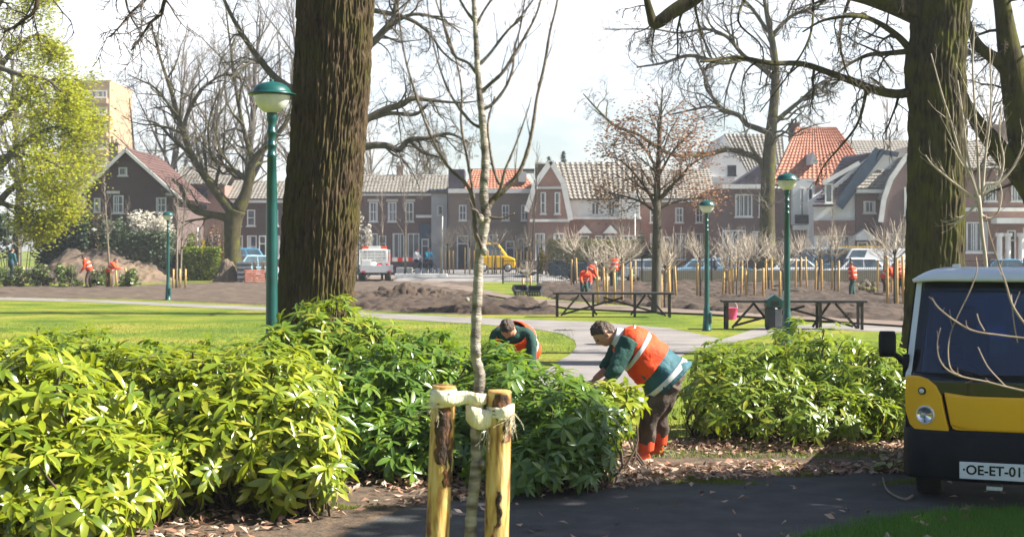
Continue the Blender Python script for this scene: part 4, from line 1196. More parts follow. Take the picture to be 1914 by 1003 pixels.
# ------------------------------------------------------------- parked cars and vans
MT['carglass'] = mat('car_glass', (.03, .05, .06), (.07, .1, .12), scale=1.5, rough=.06, spec=.9)
MT['carwhite'] = mat('white_car_paint', (.72, .73, .73), (.66, .67, .68), scale=1, rough=.25, coat=.6)
MT['carblue'] = mat('pale_blue_car_paint', (.25, .4, .5), (.2, .34, .44), scale=1, rough=.25, coat=.6)
MT['carteal'] = mat('blue_car_paint', (.06, .2, .32), (.05, .16, .26), scale=1, rough=.25, coat=.6)
MT['carsilver'] = mat('silver_car_paint', (.4, .42, .44), (.34, .36, .38), scale=1, rough=.25, coat=.6)
MT['caryellow'] = mat('yellow_car_paint', (.85, .5, .015), (.8, .45, .01), scale=1, rough=.3, coat=.6)
MT['lens'] = mat('lamp_lens', (.6, .6, .58), (.75, .75, .72), scale=12, rough=.1, spec=.8)
MT['redlens'] = mat('red_lamp_lens', (.5, .015, .015), (.35, .01, .01), scale=12, rough=.15)
MT['alloy'] = mat('wheel_alloy', (.35, .35, .36), (.45, .45, .46), scale=9, rough=.35, metal=.6)
def car(label, px, D, L, h, paint, kind='car', flip=1, rz=0., name='parked_car', cat='car', cuts_=None):
    root = thing(name, label, cat, ((px - CX) / F * D, D, 0), 'vehicles parked behind the fence' if px > 1000 else None, rz)
    w = .86
    if kind == 'car':
        body = [(-L / 2, .3), (L / 2 - .1, .28), (L / 2, .45), (L / 2 - .03, .7), (L / 2 - .5, .84), (L * .22, .92), (-L / 2 + .15, .95), (-L / 2 + .02, .8)]
        cab = [(L * .24, .9), (L * .08, h - .04), (-.1, h), (-L * .3, h - .06), (-L / 2 + .22, .93)]
    else:
        body = [(-L / 2, .32), (L / 2 - .1, .3), (L / 2, .5), (L / 2 - .03, .95), (L / 2 - .45, 1.12), (L / 2 - .6, 1.16), (-L / 2, 1.16)]
        cab = [(L / 2 - .55, 1.15), (L / 2 - 1.2, h - .06), (L / 2 - 1.6, h), (-L / 2 + .15, h - .02), (-L / 2, h - .15), (-L / 2, 1.15)]
    def ext(poly, y0, y1, inset=0.):
        b = MB(); n = len(poly); lo = min(p[1] for p in poly); hi = max(p[1] for p in poly)
        A = [V((x * flip, y0 + inset * (z - lo) / (hi - lo), z)) for x, z in poly]; B_ = [V((x * flip, y1 - inset * (z - lo) / (hi - lo), z)) for x, z in poly]
        b.grid([A, B_], True, True, True); return b
    ext(body, -w, w).build('body', paint, root, bevel=.06)
    cabo = ext(cab, -w + .03, w - .03, .16).build('cabin', paint, root, bevel=.05)
    cx = sum(p[0] for p in cab) / len(cab); cz = sum(p[1] for p in cab) / len(cab)
    xs = [p[0] for p in cab]
    # side glass, split by a pillar
    def sideglass(y):
        lo, hi = .98 if kind == 'car' else 1.2, h - .12
        def edge(z):
            pts = []
            n = len(cab)
            for i in range(n):
                (xa, za), (xb, zb) = cab[i], cab[(i + 1) % n]
                if (za - z) * (zb - z) <= 0 and za != zb: pts.append(xa + (xb - xa) * (z - za) / (zb - za))
            return min(pts), max(pts)
        (a0, a1), (b0, b1) = edge(lo), edge(hi)
        cuts = [(.06, .46), (.5, .93)] if kind == 'car' else [(.7, .96)]
        cuts = cuts_ or cuts
        zmin, zmax = min(p[1] for p in cab), max(p[1] for p in cab)
        for s0, s1 in cuts:
            b = MB(); q = []
            for e0, e1, z, s_ in ((a0, a1, lo, s0), (a0, a1, lo, s1), (b0, b1, hi, s1), (b0, b1, hi, s0)):
                ins = (-w + .03 + .16 * (z - zmin) / (zmax - zmin)) * (1 if y < 0 else -1)
                q.append(V(((e0 + (e1 - e0) * s_) * flip, ins + (-.012 if y < 0 else .012), z)))
            b.prism(q, (0, .02 if y < 0 else -.02, 0)); b.build('side_window', MT['carglass'], cabo)
    sideglass(-1); sideglass(1)
    (xa, za), (xb, zb) = cab[0], cab[1]
    def pane(nm, p0, p1, ww, off):
        b = MB(); d = V((p1[0] - p0[0], 0, p1[1] - p0[1])); nn = V((d.z, 0, -d.x)).normalized() * off
        A = V((p0[0], 0, p0[1])) + d * .1 + nn; B2 = V((p0[0], 0, p0[1])) + d * .92 + nn
        q = [V((A.x * flip, -ww, A.z)), V((A.x * flip, ww, A.z)), V((B2.x * flip, ww - .12, B2.z)), V((B2.x * flip, -ww + .12, B2.z))]
        b.prism(q, V((-nn.x * flip, 0, -nn.z)) * .9); b.build(nm, MT['carglass'], cabo)
    pane('windscreen', cab[0], cab[1], w - .12, .015)
    pane('rear_window', cab[-1], cab[-2], w - .12, -.015) if kind == 'car' else None
    for sx in (L * .31, -L * .3):
        for y in (-w + .06, w - .06):
            b = MB(); R_ = .31; s_ = -1 if y < 0 else 1
            b.grid([[V((sx * flip + r_ * math.cos(a), y + dy * s_, R_ + r_ * math.sin(a))) for a in [2 * PI * i / 20 for i in range(20)]] for r_, dy in ((.2, .075), (.29, .08), (.31, .05), (.31, -.12), (.2, -.12))], True, True, True)
            wh = b.build('wheel', MT['black'], root, True)
            b = MB(); b.grid([[V((sx * flip + r_ * math.cos(a), y + dy * s_, R_ + r_ * math.sin(a))) for a in [2 * PI * i / 20 for i in range(20)]] for r_, dy in ((.2, .077), (.19, .09), (.06, .07), (.05, .09))], True, False, True)
            b.build('rim', MT['alloy'], wh, True)
    zl = .66 if kind == 'car' else .8
    for y in (-w + .22, w - .22):
        b = MB(); b.sphere(((L / 2 - .1) * flip, y, zl), .12, 10, 6, (.9, 1.3, .7)); b.build('headlight', MT['lens'], root, True)
        b = MB(); b.bx(-.04, .04, y - .1, y + .1, zl, zl + .25)
        for i in range(len(b.v)): b.v[i].x += (-L / 2 + .0) * flip
        b.build('tail_light', MT['redlens'], root)
    return root
car('blue van parked behind the stacked pallets, left of the tall lamp', 458, 108, 4.4, 2.25, MT['carteal'], 'van', 1, .25, 'parked_van', 'van', [(.05, .35), (.4, .65), (.7, .96)])
car('pale blue estate car parked in front of the blue van', 464, 101, 4.0, 1.75, MT['carblue'], 'car', -1, .5)
yv = car('yellow van parked behind the foreground sapling', 926, 103, 2.9, 2.1, MT['caryellow'], 'van', 1, 0, 'parked_van', 'van', [(.04, .36), (.42, .9)])
yv.location.z = .5
car('pale blue van parked behind the right lamp', 1528, 99, 4.6, 2.25, MT['carblue'], 'van', -1, -.1, 'parked_van', 'van', [(.05, .35), (.4, .65), (.7, .96)])
cv = car('white van with yellow ladder rack, right of the pale blue van', 1622, 97.5, 5., 2.2, MT['carwhite'], 'van', -1, 0, 'parked_van', 'van')
b = MB()
for y in (-.6, 0, .6): b.bx(-1.9, 1.0, y - .06, y + .06, 2.24, 2.34)
b.build('roof_rack', MT['caryellow'], cv)
car('white hatchback between the right lamp and the white van', 1470, 93.5, 4.2, 1.5, MT['carwhite'], 'car', -1)
car('white car close behind the worker at the hedge clippings', 1595, 93., 4.3, 1.6, MT['carwhite'], 'car', -1)
car('silver car behind the fence, right of the hedge', 1215, 95, 4.1, 1.5, MT['carsilver'], 'car', 1)
car('pale blue car behind the fence, left of the lone lamp', 1300, 96, 4.1, 1.5, MT['carblue'], 'car', -1)
car('dark blue car partly behind the lone lamp', 1352, 99, 4.2, 1.55, MT['carteal'], 'car', 1)
car('blue car behind the columns side of the thick right trunk', 1890, 96, 4.2, 1.5, MT['carteal'], 'car', 1)

# ------------------------------------------------------------- white flatbed truck
D = 93.5; root = thing('flatbed_truck', 'white flatbed work truck with an orange beacon bar, right of the thick oak trunk', 'truck', ((704 - CX) / F * D, D, 0), None, .14)
b = MB(); b.bx(-.95, .95, 3.1, 4.6, .5, 1.35); b.bx(-.9, .9, 3.1, 4.3, 1.35, 2.15); cb = b.build('cab', MT['carwhite'], root, bevel=.08)
b = MB(); b.bx(-.75, .75, 3.08, 3.095, 1.45, 2.02); b.build('rear_window', MT['carglass'], cb)
b = MB(); b.bx(-1.05, 1.05, .05, 3.0, .68, .78); b.build('bed', MT['carsilver'], root)
for nm, a in (('side_board', (-1.08, -1.04, .05, 3.0, .782, 1.1)), ('side_board', (1.04, 1.08, .05, 3.0, .782, 1.1)), ('tailgate', (-1.08, 1.08, 0, .045, .6, 1.08))):
    b = MB(); b.bx(*a); b.build(nm, MT['carsilver'], root, bevel=.01)
b = MB(); b.bx(-1.05, -.98, 2.9, 2.97, .79, 2.1); b.bx(.98, 1.05, 2.9, 2.97, .79, 2.1); b.bx(-.98, .98, 2.9, 2.97, 2.02, 2.1)
for i in range(9): b.bx(-.98, .98, 2.91, 2.95, 1.05 + i * .105, 1.10 + i * .105)
for x in (-.5, 0, .5): b.bx(x - .03, x + .03, 2.96, 2.99, .79, 2.02)
b.build('headboard', MT['white'], root)
b = MB(); b.bx(-.4, .45, 3.4, 3.6, 2.152, 2.36); bb = b.build('beacon_bar', MT['white'], root, bevel=.02)
for x in (-.62, .66):
    b = MB(); b.bx(x - .2, x + .2, 3.39, 3.61, 2.152, 2.34); b.build('beacon', MT['orange'], bb, bevel=.03)
b = MB(); b.bx(-1.0, -.35, .15, 1.0, .785, 1.42); b.build('tool_box', MT['greyplaster'], root, bevel=.03)
MT['redcloth'] = mat('red_rags', (.5, .03, .04), (.6, .06, .06), scale=4)
for i in range(14):
    b = MB(); b.sphere((RH.uniform(-.25, .95), RH.uniform(.2, 1.5), .9 + RH.uniform(0, .28)), RH.uniform(.09, .16), 8, 6, (1.3, 1, .8)); b.build('load_bag', MT['redcloth'] if i % 3 == 0 else (MT['white'] if i % 3 == 1 else MT['dark']), root, True)
for x, y in ((-.85, .8), (.85, .8), (-.85, 3.9), (.85, 3.9)):
    b = MB(); b.grid([[V((x + dx, y + r_ * math.cos(a), .34 + r_ * math.sin(a))) for a in [2 * PI * i / 18 for i in range(18)]] for r_, dx in ((.2, -.12), (.34, -.1), (.34, .1), (.2, .12))], True, True, True); b.build('wheel', MT['black'], root, True)
for x in (-.85, .85):
    b = MB(); b.bx(x - .12, x + .12, -.03, -.003, .62, .72); b.build('tail_light', MT['redlens'], root)

# ------------------------------------------------------------- road works bits
MT['redwhite'] = mat('red_plastic', (.65, .03, .02), (.55, .02, .02), scale=3, rough=.45)
D = 103.; X = (753 - CX) / F * D
root = thing('road_barrier', 'red and white road barrier with round lamps behind the flatbed truck', 'barrier', (X, D, .5))
for i in range(6):
    b = MB(); b.bx(-1.15 + i * .385, -1.15 + (i + 1) * .385 - .003, -.05, .05, .75, 1.05); b.build('board', MT['redwhite'] if i % 2 == 0 else MT['white'], root)
for x in (-1., 1.):
    b = MB(); b.bx(x - .04, x + .04, -.04, .04, 0, .745); b.bx(x - .3, x + .3, -.25, .25, .0, .1); b.build('foot', MT['dark'], root)
    b = MB(); b.lathe((x, 0, 1.055), [(.04, 0), (.1, .03), (.1, .22), (.04, .25)], 12); b.build('warning_lamp', MT['orange'], root, True)
for i, px in enumerate((748, 763)):
    D2 = 98.5; o = MB(); X2 = (px - CX) / F * D2
    o.prism([(X2 - .28, D2, .44), (X2 + .28, D2, .44), (X2 + .27, D2, .88), (X2 - .27, D2, .88)], (0, .5, 0)); ob = o.build('concrete_block', MT['greyplaster'], None, bevel=.03)
    tag(ob, ('left' if i == 0 else 'right') + ' grey concrete block in front of the red and white barrier', 'block', 'grey concrete blocks')
for i, px in enumerate((781, 794, 807, 819)):
    D2 = 97.5; X2 = (px - CX) / F * D2
    o = MB(); o.lathe((X2, D2, .44), [(.2, 0), (.2, .34), (.17, .4)], 8); ob = o.build('stone_bollard', MT['greyplaster'], None, bevel=.02)
    tag(ob, ['leftmost', 'second from left', 'third from left', 'rightmost'][i] + ' low grey stone bollard at the cyclists feet', 'bollard', 'low stone bollards')
D2 = 94.; b = MB(); b.bx((738 - CX) / F * D2, (836 - CX) / F * D2, D2 - .1, D2 + .1, .3, .52); tag(b.build('kerb', MT['white'], None, bevel=.02), kind='structure')
for px, yb, yt, lb in ((827, 510, 404, 'thin white pole left of the foreground sapling'), (370, 520, 425, 'thin white pole left of the spreading tree'), (1187, 515, 400, 'thin white pole right of the hedge')):
    b = MB(); q = G(px, yb); D2 = q.y; b.lathe(q, [(.05, 0), (.05, .3), (.035, .32), (.035, HC - (yt - HY) / F * D2 - q.z)], 8); tag(b.build('white_pole', MT['white'], None, True), lb, 'pole')

# wheelbarrow
q = G(986, 526); root = thing('wheelbarrow', 'black wheelbarrow with white handles in front of the fence', 'wheelbarrow', q, None, .1)
b = MB(); b.loft([((.05, 0, .38), (1, 0, 0), (0, 1, 0), .34, .22), ((.05, 0, .66), (1, 0, 0), (0, 1, 0), .66, .36)], 12); b.build('tray', MT['dark'], root)
b = MB(); b.tube([(.85, .0, .28), (.2, .2, .36), (-1.1, .25, .6)], .022, 6); b.tube([(.85, 0, .28), (.2, -.2, .36), (-1.1, -.25, .6)], .022, 6); b.build('frame', MT['white'], root, True)
b = MB(); b.grid([[V((.85 + r_ * math.cos(a), y, .2 + r_ * math.sin(a))) for a in [2 * PI * i / 16 for i in range(16)]] for r_, y in ((.08, -.05), (.2, -.05), (.2, .05), (.08, .05))], True, True, True); b.build('wheel', MT['black'], root, True)
for y in (-.22, .22):
    b = MB(); b.tube([(-.3, y, .42), (-.42, y, 0)], .02, 6); b.build('leg', MT['dark'], root, True)
# black plant crates
def crate(px, py, rz, lb, tilt=.5):
    q = G(px, py); root = thing('plant_crate', lb, 'crate', q + V((0, 0, .13)), 'black plant crates', rz); root.rotation_euler = (tilt, 0, rz)
    b = MB(); b.bx(-.32, .32, -.22, .22, 0, .02)
    for s in (-1, 1): b.bx(s * .32 - .012, s * .32 + .012, -.22, .22, .021, .26); b.bx(-.307, .307, s * .22 - .012, s * .22 + .012, .021, .26)
    b.build('tray', MT['dark'], root)
    b = MB()
    for i in range(5): b.bx(-.26 + i * .12, -.2 + i * .12, -.236, -.233, .06, .2)
    b.build('slots', MT['greyplaster'], root)
crate(971, 551, .4, 'left black plant crate tipped up on the grass behind the sapling', .7)
crate(1000, 553, -.3, 'right black plant crate tipped up on the grass behind the sapling', .6)
# crowd barrier and trailer
q = G(1062, 523); root = thing('crowd_barrier', 'grey tubular crowd barrier in front of the dark trailer', 'barrier', q)
b = MB(); b.tube([(-.95, 0, .12), (-.95, 0, 1.1), (.95, 0, 1.1), (.95, 0, .12), (-.95, 0, .12)], .022, 6)
for i in range(11): b.tube([(-.8 + i * .16, 0, .12), (-.8 + i * .16, 0, 1.1)], .012, 5)
b.build('frame', MT['alloy'], root)
for x in (-.7, .7):
    b = MB(); b.bx(x - .03, x + .03, -.3, .3, 0, .04); b.build('foot', MT['alloy'], root)
q = G(1068, 519); root = thing('box_trailer', 'dark blue open trailer loaded with a pale sheet behind the crowd barrier', 'trailer', q)
b = MB(); b.bx(-1.5, 1.5, -.7, .7, .35, 1.2); b.build('box', MT['bluepaint'], root, bevel=.03)
b = MB(); rows = [[V((-1.5 + 3 * i / 12, -.7 + 1.4 * j / 6, 1.25 + .22 * nz3((i, j, 3), .45) + .12 * math.sin(i * .5))) for i in range(13)] for j in range(7)]; b.grid(rows); sh = b.build('sheet', MT['greyplaster'], root, True)
m_ = sh.modifiers.new('solid', 'SOLIDIFY'); m_.thickness = .04
for y in (-.78, .78):
    b = MB(); b.grid([[V((.1 + r_ * math.cos(a), y + dy, .31 + r_ * math.sin(a))) for a in [2 * PI * i / 16 for i in range(16)]] for r_, dy in ((.15, -.08), (.31, -.08), (.31, .08), (.15, .08))], True, True, True); b.build('wheel', MT['black'], root, True)

# ------------------------------------------------------------- pallets
MT['palletwood'] = mat('weathered_pallet', (.3, .22, .15), (.42, .32, .22), scale=4, rough=.9)
MT['redwood'] = mat('reddish_pallet', (.32, .12, .085), (.42, .18, .13), scale=4, rough=.9)
def pallet_mb():
    b = MB()
    for i in range(6): b.bx(-.6, .6, -.4 + i * .142, -.31 + i * .142, .122, .144)
    for x in (-.55, 0, .55): b.bx(x - .05, x + .05, -.4, .4, .098, .12)
    for x in (-.55, 0, .55):
        for y in (-.34, 0, .34): b.bx(x - .05, x + .05, y - .05, y + .05, .022, .096)
    for y in (-.34, 0, .34): b.bx(-.6, .6, y - .05, y + .05, 0, .02)
    return b
def pallet(loc, rot, m, lb):
    o = pallet_mb().build('pallet', m, None); o.location = loc; o.rotation_euler = rot; tag(o, lb, 'pallet', 'pallets stacked by the spreading tree')
q = G(489, 527)
for i in range(9): pallet(q + V((RH.uniform(-.03, .03), .5, .147 * i)), (0, 0, RH.uniform(-.05, .05)), MT['palletwood'], ['lowest', 'second lowest', 'third lowest', 'fourth lowest', 'middle fifth', 'fourth highest', 'third highest', 'second highest', 'topmost'][i] + ' pallet of the flat weathered stack beside the tall lamp')
q = G(476, 529)
pallet(q + V((0, .1, .42)), (1.25, 0, .1), MT['redwood'], 'reddish pallet leaning upright against the pallet stack')
pallet(q + V((-.1, .3, .42)), (1.35, 0, .05), MT['redwood'], 'second reddish pallet leaning behind the front one')
q = G(456, 528); root = thing('grey_crate_stack', 'dark grey wire crate container left of the reddish leaning pallet', 'crate', q, None, .2)
b = MB(); b.bx(-.45, .45, -.4, .4, .1, 1.35); b.build('body', mat('grey_mesh_plastic', (.09, .1, .11), (.14, .155, .165), scale=9), root, bevel=.02)
for z in (.25, .55, .85, 1.15):
    b = MB(); b.bx(-.48, .48, -.43, -.402, z, z + .05); b.build('rail', MT['dark'], root)
for x in (-.4, .4):
    b = MB(); b.bx(x - .05, x + .05, -.4, .4, 0, .098); b.build('runner', MT['dark'], root)

# ------------------------------------------------------------- heaps of earth
def heap(name, px, py, wpx, top, depth, m, seed, lb, dome=1.):
    q = G(px, py); D = q.y; w = wpx / F * D / 2; hh = (py - top) / F * D
    b = MB(); rows = []; n, k = 96, 60
    for j in range(k + 1):
        row = []
        for i in range(n + 1):
            u = -1 + 2 * i / n; v = -1 + 2 * j / k; rr = min(1, math.sqrt(u * u + v * v))
            ha = (math.cos(rr * PI) * .5 + .5) ** dome
            x, y = u * w, v * depth
            z = hh * ha * (1 + .35 * nz3((x, y, seed), .55)) + .3 * ha * nz3((x, y, seed), 1.6) + .2 * min(1, ha * 6) * nz3((x, y, seed), 4.) + .14 * min(1, ha * 6) * abs(nz3((x, y, seed), 7.)) - .06
            row.append(V((x + .12 * nz3((x, y, 1), 5.), y, z)))
        rows.append(row)
    b.grid(rows)
    o = b.build(name, m, None, True); o.location = q + V((0, depth * .55, 0)); tag(o, lb, 'soil heap', 'heaps of dug soil')
MT['sandsoil'] = mat('sandy_soil', (.07, .052, .04), (.15, .105, .066), scale=.7, rough=.95, bump=1, bscale=8, detail=8)
heap('soil_heap', 165, 528, 330, 465, 4.5, MT['sandsoil'], 1., 'big pale sandy soil heap behind the two bending workers', .7)
heap('soil_heap', 330, 520, 150, 464, 3., MT['soildark'], 2., 'dark soil heap behind the small distant lamp', .8)
heap('soil_heap', 235, 520, 130, 470, 3., MT['soildark'], 5., 'brown soil heap between the sandy and the dark heap', .8)
heap('soil_heap', 422, 528, 66, 486, 1.2, MT['sandsoil'], 3., 'small soil heap at the foot of the spreading tree', .8)
heap('soil_heap', 760, 561, 230, 536, 2., MT['soildark'], 4., 'low dark ridge of dug soil in front of the flatbed truck', .9)

# ------------------------------------------------------------- hedges and shrubs far back
def leaf_mass(name, label, cat, px, py, wpx, top, depth, n, size, m, seed, twigs=None, group=None, round_=True, tm=None, flat=.2):
    r = random.Random(seed); q = G(px, py); D = q.y; k = D / F; w = wpx * k / 2; hh = (py - top) * k
    if py < 521.5: hh = HC - (top - HY) * k - q.z
    root = thing(name, label, cat, q, group)
    t = MB()
    for i in range(twigs or 14):
        a = r.uniform(-.8, .8) * w; p = V((a * .5, r.uniform(-.3, .3) * depth, 0)); e = V((a * 1.05, r.uniform(-.6, .6) * depth, hh * r.uniform(.7, 1.02) * (1 - .35 * (a / w) ** 2 if round_ else 1)))
        c = cr([p, p.lerp(e, .5) + V((r.gauss(0, .1), 0, .1)), e], 3); t.tube(c, [.03 * (1 - .1 * j) for j in range(len(c))], 4, False)
    t.build('stems', tm or MT['bark'], root, True)
    c = MB(); lobes = [(r.uniform(-.75, .75), r.uniform(-.5, .5), r.uniform(.12, .8), r.uniform(.22, .42)) for _ in range(12)]
    for i in range(n):
        if round_:
            lx, ly, lz, lr = r.choice(lobes); d = V((r.gauss(0, 1), r.gauss(0, 1), r.gauss(0, 1))).normalized() * (lr * r.random() ** .35)
            p = V(((lx + d.x) * w, (ly + d.y) * depth, max(.04, (lz + d.z) * hh * .92)))
        else: p = V((r.uniform(-1, 1) * w, r.uniform(-1, 1) * depth, hh * (r.random() ** .6)))
        a = V((r.gauss(0, .6), r.gauss(0, .6), r.gauss(flat, .6))).normalized(); u, v = frame(a); s = size * r.uniform(.6, 1.3)
        c.face(p - u * s, p + v * s * .5, p + u * s, p - v * s * .5)
    c.build('foliage', m, root)
    return root
MT['limeleaf'] = leafmat('lime_leaf', [(.13, .19, .012), (.2, .25, .015), (.16, .21, .02)], .35, .6)
MT['yellowleaf'] = leafmat('yellow_blossom', [(.55, .4, .01), (.7, .52, .015)], .3, .6)
MT['darkleaf'] = leafmat('dark_evergreen_leaf', [(.012, .035, .014), (.03, .06, .022), (.02, .045, .02)], .15, .45)
MT['whiteblossom'] = leafmat('white_blossom', [(.62, .56, .46), (.74, .7, .62), (.66, .62, .52)], .3, .6)
MT['brownshrub'] = leafmat('brown_shrub_leaf', [(.1, .085, .04), (.16, .13, .06), (.13, .13, .035)], .25, .8)
MT['olive'] = leafmat('grey_green_leaf', [(.07, .11, .06), (.11, .15, .08), (.09, .13, .05)], .2, .6)
MT['beech'] = leafmat('pale_beech_leaf', [(.28, .25, .11), (.36, .32, .16), (.22, .24, .1)], .3, .8)
leaf_mass('clipped_hedge', 'low lime green hedge left of the spreading tree trunk', 'hedge', 380, 512, 74, 461, 1., 5200, .11, MT['limeleaf'], 1, round_=False)
leaf_mass('forsythia', 'bright yellow flowering shrub behind the lime green hedge', 'shrub', 384, 508, 24, 440, .8, 900, .09, MT['yellowleaf'], 2)
leaf_mass('lime_shrub', 'loose lime green shrub behind the lime green hedge', 'shrub', 355, 507, 52, 430, 1.2, 1300, .11, MT['limeleaf'], 3)
leaf_mass('dark_shrub', 'dark evergreen thicket under the yellow green tree at the left edge', 'shrub', 30, 512, 330, 385, 3., 9000, .19, MT['darkleaf'], 4, 30)
leaf_mass('brown_shrub', 'brown leafless looking thicket behind the big soil heap', 'shrub', 150, 508, 130, 372, 2., 3000, .12, MT['brownshrub'], 5, 40)
leaf_mass('grey_green_shrub', 'grey green rounded shrub behind the slim tree by the soil heap', 'shrub', 212, 508, 70, 398, 1.6, 2600, .12, MT['olive'], 6)
leaf_mass('evergreen_hedge', 'dark green hedge under the white blossom tree', 'hedge', 280, 508, 90, 432, .8, 3200, .12, MT['olive'], 7, round_=False)
leaf_mass('clipped_hedge', 'pale clipped beech hedge behind the dark trailer', 'hedge', 1110, 514, 175, 447, .9, 6500, .11, MT['beech'], 8, round_=False)
leaf_mass('yellow_shrub', 'narrow yellow flowering shrub at the left end of the pale hedge', 'shrub', 1011, 512, 13, 457, .4, 500, .09, MT['yellowleaf'], 9)
leaf_mass('dark_shrub', 'dark green rounded shrub between hedge and purple brick house', 'shrub', 1212, 514, 50, 432, 1., 1800, .13, MT['darkleaf'], 10)
leaf_mass('brown_shrub', 'reddish brown twiggy shrub behind the spreading tree trunk', 'shrub', 405, 510, 90, 405, 1.2, 900, .1, MT['brownleaf'], 11, 50)
leaf_mass('hedge_clippings', 'pale heap of hedge clippings beside the standing worker on the right', 'clippings', 1621, 552, 32, 522, .5, 900, .09, MT['beech'], 12, 30, tm=MT['paletwig'])
leaf_mass('pale_blossom_tree', 'pale blossom shrub right beside the thick oak trunk', 'shrub', 672, 512, 52, 398, 1., 1600, .1, MT['whiteblossom'], 14)
# white blossom tree
bl = leaf_mass('blossom_tree', 'white blossom tree in front of the dark gable house', 'tree', 274, 506, 82, 396, 1.8, 10, .08, MT['whiteblossom'], 13, 3)
t = Tree(97, thr=.03, twig=.01, wand=.15, up=.02); q = G(274, 506); D = q.y
for lp in ([(266, 518, 6), (268, 470, 4), (262, 430, 3), (250, 408, 2)], [(282, 518, 6), (284, 470, 4), (290, 430, 3), (304, 412, 2)], [(272, 500, 4), (275, 440, 3), (276, 405, 2)], [(284, 470, 3), (300, 440, 2), (310, 430, 2)]):
    p, rs = pxl(D, lp); t.limb(p, rs); t.side(p, rs, 8, .75, 1, .5)
t.build(bl, MT['slimbark'], MT['twig'], 'limb', 'twigs')
lm = MB(); leaf_quads(lm, t.r, [x for x in t.tips if x[0].z > 2.4], 12, .09, .17); lm.build('blossom', MT['whiteblossom'], bl, world=True)
# ------------------------------------------------------------- people
MT['teal'] = mat('dark_teal_jacket', (.012, .075, .095), (.02, .1, .12), scale=7, rough=.7, bump=.8, bscale=14)
MT['khaki'] = mat('dark_khaki_trousers', (.06, .045, .035), (.1, .075, .055), scale=7, rough=.9, bump=.8, bscale=16)
MT['bootred'] = mat('orange_rubber_boot', (.62, .09, .03), (.5, .06, .02), scale=5, rough=.5)
MT['sole'] = mat('grey_boot_sole', (.16, .15, .14), (.25, .24, .22), scale=12, rough=.9)
MT['whitecloth'] = mat('white_shirt', (.7, .7, .7), (.6, .6, .62), scale=6, rough=.85)
MT['skyblue'] = mat('sky_blue_shirt', (.05, .42, .6), (.04, .35, .5), scale=6, rough=.85)
MT['navy'] = mat('navy_trousers', (.02, .03, .06), (.035, .045, .08), scale=6, rough=.9)
MT['greyhair'] = mat('grey_hair', (.3, .29, .27), (.42, .41, .39), scale=20, rough=.6)
MT['eye'] = mat('dark_eye', (.02, .015, .012), (.03, .02, .015), scale=20, rough=.15)

def gauss(n, d, w):
    d = V(d).normalized(); a = max(-1, min(1, n.dot(d)))
    return math.exp(-((1 - a) / w))

def head_rows(c, f, u, r=.115, seg=28, rings=20):
    """sculpted head: returns MB rows; f face direction, u up"""
    f = V(f).normalized(); u = (V(u) - f * V(u).dot(f)).normalized(); l = u.cross(f)
    rows = []
    for i in range(rings + 1):
        t = min(max(PI * i / rings, .03), PI - .03); row = []
        for k in range(seg):
            a = 2 * PI * k / seg
            n = V((math.sin(t) * math.cos(a), math.sin(t) * math.sin(a), math.cos(t)))      # x face, y left, z up
            q = V((n.x * .84, n.y * .68, n.z * 1.0)) * r
            low = max(0, -n.z)
            q.y *= 1 - .25 * low; 
            if n.x > 0: q.x *= 1 + .06 * low
            else: q.x *= 1 - .22 * low
            s = .2 * gauss(n, (1, 0, -.12), .012) + .10 * gauss(n, (1, 0, .05), .01) + .06 * gauss(n, (.8, 0, -.75), .03) + .04 * gauss(n, (.9, 0, .28), .03) - .07 * gauss(n, (.88, .36, .08), .012) - .07 * gauss(n, (.88, -.36, .08), .012) \
                + .035 * gauss(n, (.95, 0, -.42), .01) - .03 * gauss(n, (.95, 0, -.52), .004) + .03 * gauss(n, (.7, .5, -.15), .03) + .03 * gauss(n, (.7, -.5, -.15), .03)
            q += n * (r * s)
            row.append(V(c) + f * q.x + l * q.y + u * q.z)
        rows.append(row)
    return rows, f, l, u

def add_head(mb, c, f, u, r=.115):
    rows, f, l, u = head_rows(c, f, u, r)
    mb.grid(rows[::-1], True, True, True)
    for s in (-1, 1):
        e = V(c) + l * (s * r * .69) - u * (r * .08) - f * (r * .02)
        mb.loft([(e - u * r * .25, f, l, r * .06, r * .05), (e, f + u * .3, l, r * .14, r * .07), (e + u * r * .2 - f * r * .05, f, l, r * .15, r * .07), (e + u * r * .3 - f * r * .06, f, l, r * .07, r * .04)], 8)
    return f, l, u

def hair_mb(c, f, u, r, fringe=.35, curl=.012, seed=1., cap=1.07, seg=36, rings=26):
    rows, f, l, u = head_rows(c, f, u, r, seg, rings); out = []
    for row in rows:
        o = []
        for p in row:
            d = p - V(c); n = V((d.dot(f), d.dot(l), d.dot(u))) / d.length
            lim = fringe + .05 * nz3(n, 4, seed)
            on = n.z * .75 - n.x * .66 + (.12 if n.x < .3 else 0)
            k = cap if on > lim - .3 else .86
            if on > lim - .3: k += curl / r * (nz3(n, 5, seed) + .6 * nz3(n, 11, seed))
            o.append(V(c) + d * k)
        out.append(o)
    b = MB(); b.grid(out[::-1], True, True, True); return b

